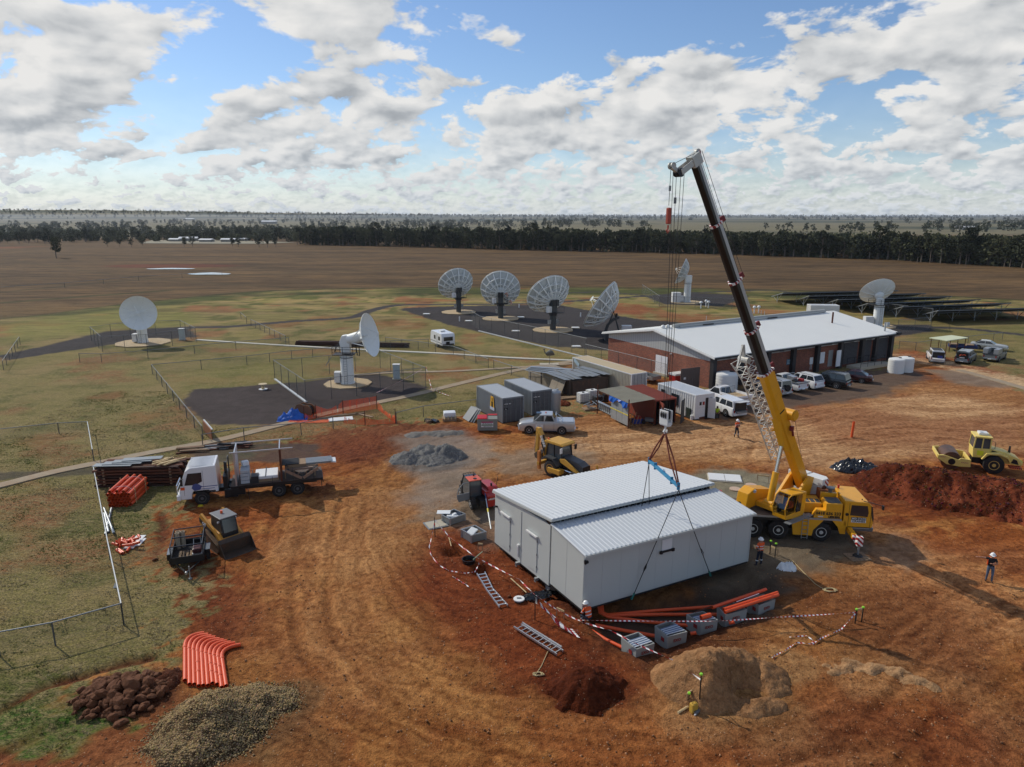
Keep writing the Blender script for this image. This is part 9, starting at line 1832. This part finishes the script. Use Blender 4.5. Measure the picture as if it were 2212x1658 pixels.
# ---------------------------------------------------------------- people
def person(label,pos,deg,J,shirt,trous,hard=helmet_white,bands=True,shirt2=None,strips=True,sleeves=True,scale=1.):
    """J overrides joints (x right, y forward, z up); body = one skinned surface, clothes colour it by region"""
    D=dict(pel=(0,0,.95),wst=(0,0,1.10),chs=(0,.01,1.32),nck=(0,0,1.47),hd=(0,.02,1.58),top=(0,.02,1.72),shL=(-.19,0,1.41),elL=(-.27,-.02,1.13),wrL=(-.27,.08,.90),shR=(.19,0,1.41),elR=(.27,-.02,1.13),wrR=(.27,.08,.90),hpL=(-.10,0,.90),knL=(-.12,.03,.50),anL=(-.12,0,.09),toL=(-.14,.16,.04),hpR=(.10,0,.90),knR=(.12,.03,.50),anR=(.12,0,.09),toR=(.14,.16,.04))
    D.update(J);D={k:Vector(v)for k,v in D.items()};t=thing('person',label,'person',pos,math.radians(deg));t.scale=(scale,)*3
    names=list(D);ix={k:i for i,k in enumerate(names)};E=[('pel','wst'),('wst','chs'),('chs','nck'),('nck','hd'),('hd','top')]
    for s in 'LR':E+=[('chs','sh'+s),('sh'+s,'el'+s),('el'+s,'wr'+s),('pel','hp'+s),('hp'+s,'kn'+s),('kn'+s,'an'+s),('an'+s,'to'+s)]
    R_=dict(pel=(.15,.115),wst=(.15,.105),chs=(.17,.12),nck=(.06,.06),hd=(.085,.10),top=(.07,.08));
    for s in 'LR':R_.update({'sh'+s:(.07,.07),'el'+s:(.05,.05),'wr'+s:(.035,.035),'hp'+s:(.10,.10),'kn'+s:(.068,.068),'an'+s:(.05,.05),'to'+s:(.045,.04)})
    me=bpy.data.meshes.new('body');me.from_pydata([D[k][:]for k in names],[(ix[a],ix[b])for a,b in E],[]);o=bpy.data.objects.new('body',me);COL.objects.link(o)
    md=o.modifiers.new('s','SKIN');
    for k in names:me.skin_vertices[0].data[ix[k]].radius=R_[k]
    me.skin_vertices[0].data[ix['pel']].use_root=True;sb_=o.modifiers.new('u','SUBSURF');sb_.levels=1;sb_.render_levels=1
    bm=bmesh.new();bm.from_object(o,bpy.context.evaluated_depsgraph_get());bpy.data.objects.remove(o)
    hm=MB()
    for s,sg in(('L',-1),('R',1)):
        d=(D['wr'+s]-D['el'+s]).normalized();u=d.cross(Vector((0,0,1)));u=u.normalized()if u.length>.1 else Vector((1,0,0));v=d.cross(u);w0=D['wr'+s]
        hm.bar(w0,w0+d*.085,.06,.03,up=v,w1=.075,h1=.028)
        for k,L_ in enumerate((.065,.078,.073,.055)):b0=w0+d*.085+u*(.028-.019*k);hm.tube([b0,b0+d*L_*.5,b0+d*L_*.85+v*.02*1],[.010,.009,.007],5)
        b0=w0+d*.03+u*.035;hm.tube([b0,b0+u*.025+d*.03,b0+u*.03+d*.06],[.012,.010,.008],5)
    hme=hm.mesh('h',skin_m);nb=len(bm.faces);bm.from_mesh(hme);out=bpy.data.meshes.new('body')
    bm.faces.ensure_lookup_table();seg=[]
    for a,b in E:seg.append((a,b,D[a],D[b]))
    for i,f in enumerate(bm.faces):
        f.smooth=True
        if i>=nb:f.material_index=0;continue
        c_=f.calc_center_median();best=None
        for a,b,p,q in seg:e=q-p;tt=max(0,min(1,(c_-p).dot(e)/e.length_squared));dd_=(c_-(p+e*tt)).length;best=(dd_,a,b,tt)if best is None or dd_<best[0]else best
        _,a,b,tt=best;mi=1
        if a in('nck','hd'):mi=0
        elif a[:2]in('pe','hp','kn'):mi=2 if b not in('wst',)else(2 if tt<.35 else 1)
        elif a[:2]=='an':mi=3
        elif a[:2]=='el':mi=(4 if sleeves else 0)if tt<.92 else 0
        elif a[:2]=='sh' and not sleeves and tt>.5:mi=0
        f.material_index=mi
    bm.to_mesh(out);bm.free()
    for m in(skin_m,shirt,trous,boot,shirt2 or shirt):out.materials.append(m)
    link('body',out,t)
    hd=D['hd'];tp=D['top'];up_=(tp-hd).normalized();fwd=Vector((0,1,0));fwd=(fwd-up_*fwd.dot(up_)).normalized();rt_=fwd.cross(up_)
    fc=MB().cyl(hd+fwd*.09-up_*.01,hd+fwd*.125-up_*.03,.014,.01,n=6,mi=0)
    for s in(-1,1):fc.obox(hd+fwd*.092+rt_*.03*s+up_*.02,(.02,.012,.012),mi=1);fc.obox(hd+rt_*.092*s,(.015,.035,.05),mi=0)
    fc.obox(hd+fwd*.092-up_*.05,(.04,.012,.01),mi=2);fc.build('face',[skin_m,black_cloth,M('lips',S(140,80,72),.6)],t)
    if hard:
        c_=hd+up_*.055;hl=MB().lathe([(.155,0),(.16,.015),(.125,.02),(.12,.08),(.09,.125),(.04,.15),(.001,.155)],18,org=c_,ax=up_);hl.bar(c_+fwd*.09+up_*.005,c_+fwd*.21-up_*.0,.16,.015,up=up_,w1=.1).bar(c_-fwd*.1+up_*.13,c_+fwd*.1+up_*.13,.03,.03,up=up_);hl.build('helmet',hard,t,smooth=40)
    else:MB().lathe([(.098,-.02),(.105,.05),(.08,.12),(.001,.14)],12,org=hd+up_*.02-fwd*.015,ax=up_).build('hair',hair_m,t,smooth=40)
    def band(p,ax,rx,ry,h,nm,mat):
        ax=Vector(ax).normalized();x=Vector((1,0,0));x=(x-ax*x.dot(ax)).normalized();y=ax.cross(x);rg=lambda k_,z:[Vector(p)+x*math.cos(2*PI*i/14)*rx*k_+y*math.sin(2*PI*i/14)*ry*k_+ax*z for i in range(14)]
        MB().loft([rg(1,-h/2),rg(1.04,0),rg(1,h/2)],caps=False).build(nm,mat,t,smooth=60)
    if bands:
        for f_ in(.05,.75):p=D['wst'].lerp(D['chs'],f_);band(p,D['chs']-D['wst'],.175,.135,.05,'reflective_band',reflect)
        for s in 'LR':band(D['sh'+s].lerp(D['el'+s],.65),D['el'+s]-D['sh'+s],.07,.07,.045,'sleeve_band',reflect)
    if strips:
        for s in 'LR':band(D['kn'+s].lerp(D['an'+s],.35),D['an'+s]-D['kn'+s],.082,.082,.05,'trouser_band',reflect)
    return t
person('worker in black shirt, blue jeans and white helmet pointing with an outstretched arm',g('L',1258,1520),150,dict(elR=(.42,.06,1.42),wrR=(.66,.14,1.43),elL=(-.26,.05,1.16),wrL=(-.02,.24,1.22),knL=(-.12,.06,.5),anL=(-.13,-.02,.09),toL=(-.16,.14,.04),knR=(.11,.0,.5),anR=(.13,-.10,.09),toR=(.16,.06,.04)),black_cloth,denim,bands=False,strips=False,sleeves=False)
pj=bpy.data.objects['person'];MB().obox((.0,-.15,1.25),(.3,.1,.42)).obox((.19,-.02,1.2),(.05,.2,.35)).build('vest',hivis_o,pj,bevel=.03)
person('rigger in orange hi vis with hand on hip, back turned, near the crane wheels',G(1640,1222),20,dict(elL=(-.38,-.10,1.22),wrL=(-.20,.02,1.04),elR=(.27,.10,1.18),wrR=(.12,.26,1.12),knL=(-.16,.02,.5),anL=(-.24,-.02,.09),toL=(-.30,.13,.04)),hivis_o,navy,shirt2=navy)
person('worker in orange hi vis walking with arms folded beyond the crane',g('B',333,708),-150,dict(elL=(-.25,.10,1.15),wrL=(.05,.22,1.16),elR=(.25,.10,1.15),wrR=(-.05,.25,1.12),knL=(-.1,.12,.52),anL=(-.1,.12,.09),toL=(-.1,.29,.04),knR=(.1,-.02,.5),anR=(.1,-.18,.10),toR=(.1,-.03,.04),top=(0,.06,1.71)),hivis_o,navy,shirt2=navy)
person('worker in orange hi vis crouching in the trench at the near module corner',G(1271,1352,-.12)+Vector((0,0,.05)),35,dict(pel=(0,-.05,.42),wst=(0,.0,.56),chs=(0,.10,.78),nck=(0,.17,.92),hd=(0,.23,1.02),top=(0,.26,1.15),shL=(-.19,.12,.86),elL=(-.25,.25,.62),wrL=(-.12,.42,.52),shR=(.19,.12,.86),elR=(.27,.26,.66),wrR=(.14,.42,.72),hpL=(-.12,-.03,.38),knL=(-.22,.36,.46),anL=(-.18,.12,.08),toL=(-.2,.28,.03),hpR=(.12,-.03,.38),knR=(.22,.36,.46),anR=(.18,.12,.08),toR=(.2,.28,.03)),hivis_o,navy,shirt2=navy)
sitJ=dict(pel=(0,-.1,.48),wst=(0,-.09,.62),chs=(0,-.03,.85),nck=(0,.02,1.0),hd=(0,.07,1.10),top=(0,.10,1.24),shL=(-.19,-.02,.94),elL=(-.27,.10,.68),wrL=(-.12,.32,.60),shR=(.19,-.02,.94),elR=(.27,.10,.68),wrR=(.12,.32,.60),hpL=(-.11,-.06,.46),knL=(-.16,.36,.50),anL=(-.16,.34,.09),toL=(-.17,.5,.04),hpR=(.11,-.06,.46),knR=(.16,.36,.50),anR=(.16,.34,.09),toR=(.17,.5,.04))
ps=g('P',2080,770);t=person('bare headed worker in yellow hi vis shirt sitting by the white site office door',ps,170,sitJ,hivis_y,black_cloth,None,False,strips=False,sleeves=False)
MB().box(-.25,.25,-.3,.1,.02,.38).build('seat_box',M('crate_grey',S(90,90,88),.7),None,ps,(0,0,math.radians(170)));tag(bpy.data.objects['seat_box'],'grey box the yellow shirted worker sits on','box');bpy.data.objects['seat_box'].name='crate'
m_=cr.matrix_basis@SM@CT;t=person('crane operator in orange shirt seated inside the yellow operator cab',m_@Vector((.28,1.25,1.72)),math.degrees(math.atan2(bd.y,bd.x))-90,sitJ,hivis_o,navy,None,False,strips=False,shirt2=hivis_o,scale=.98)
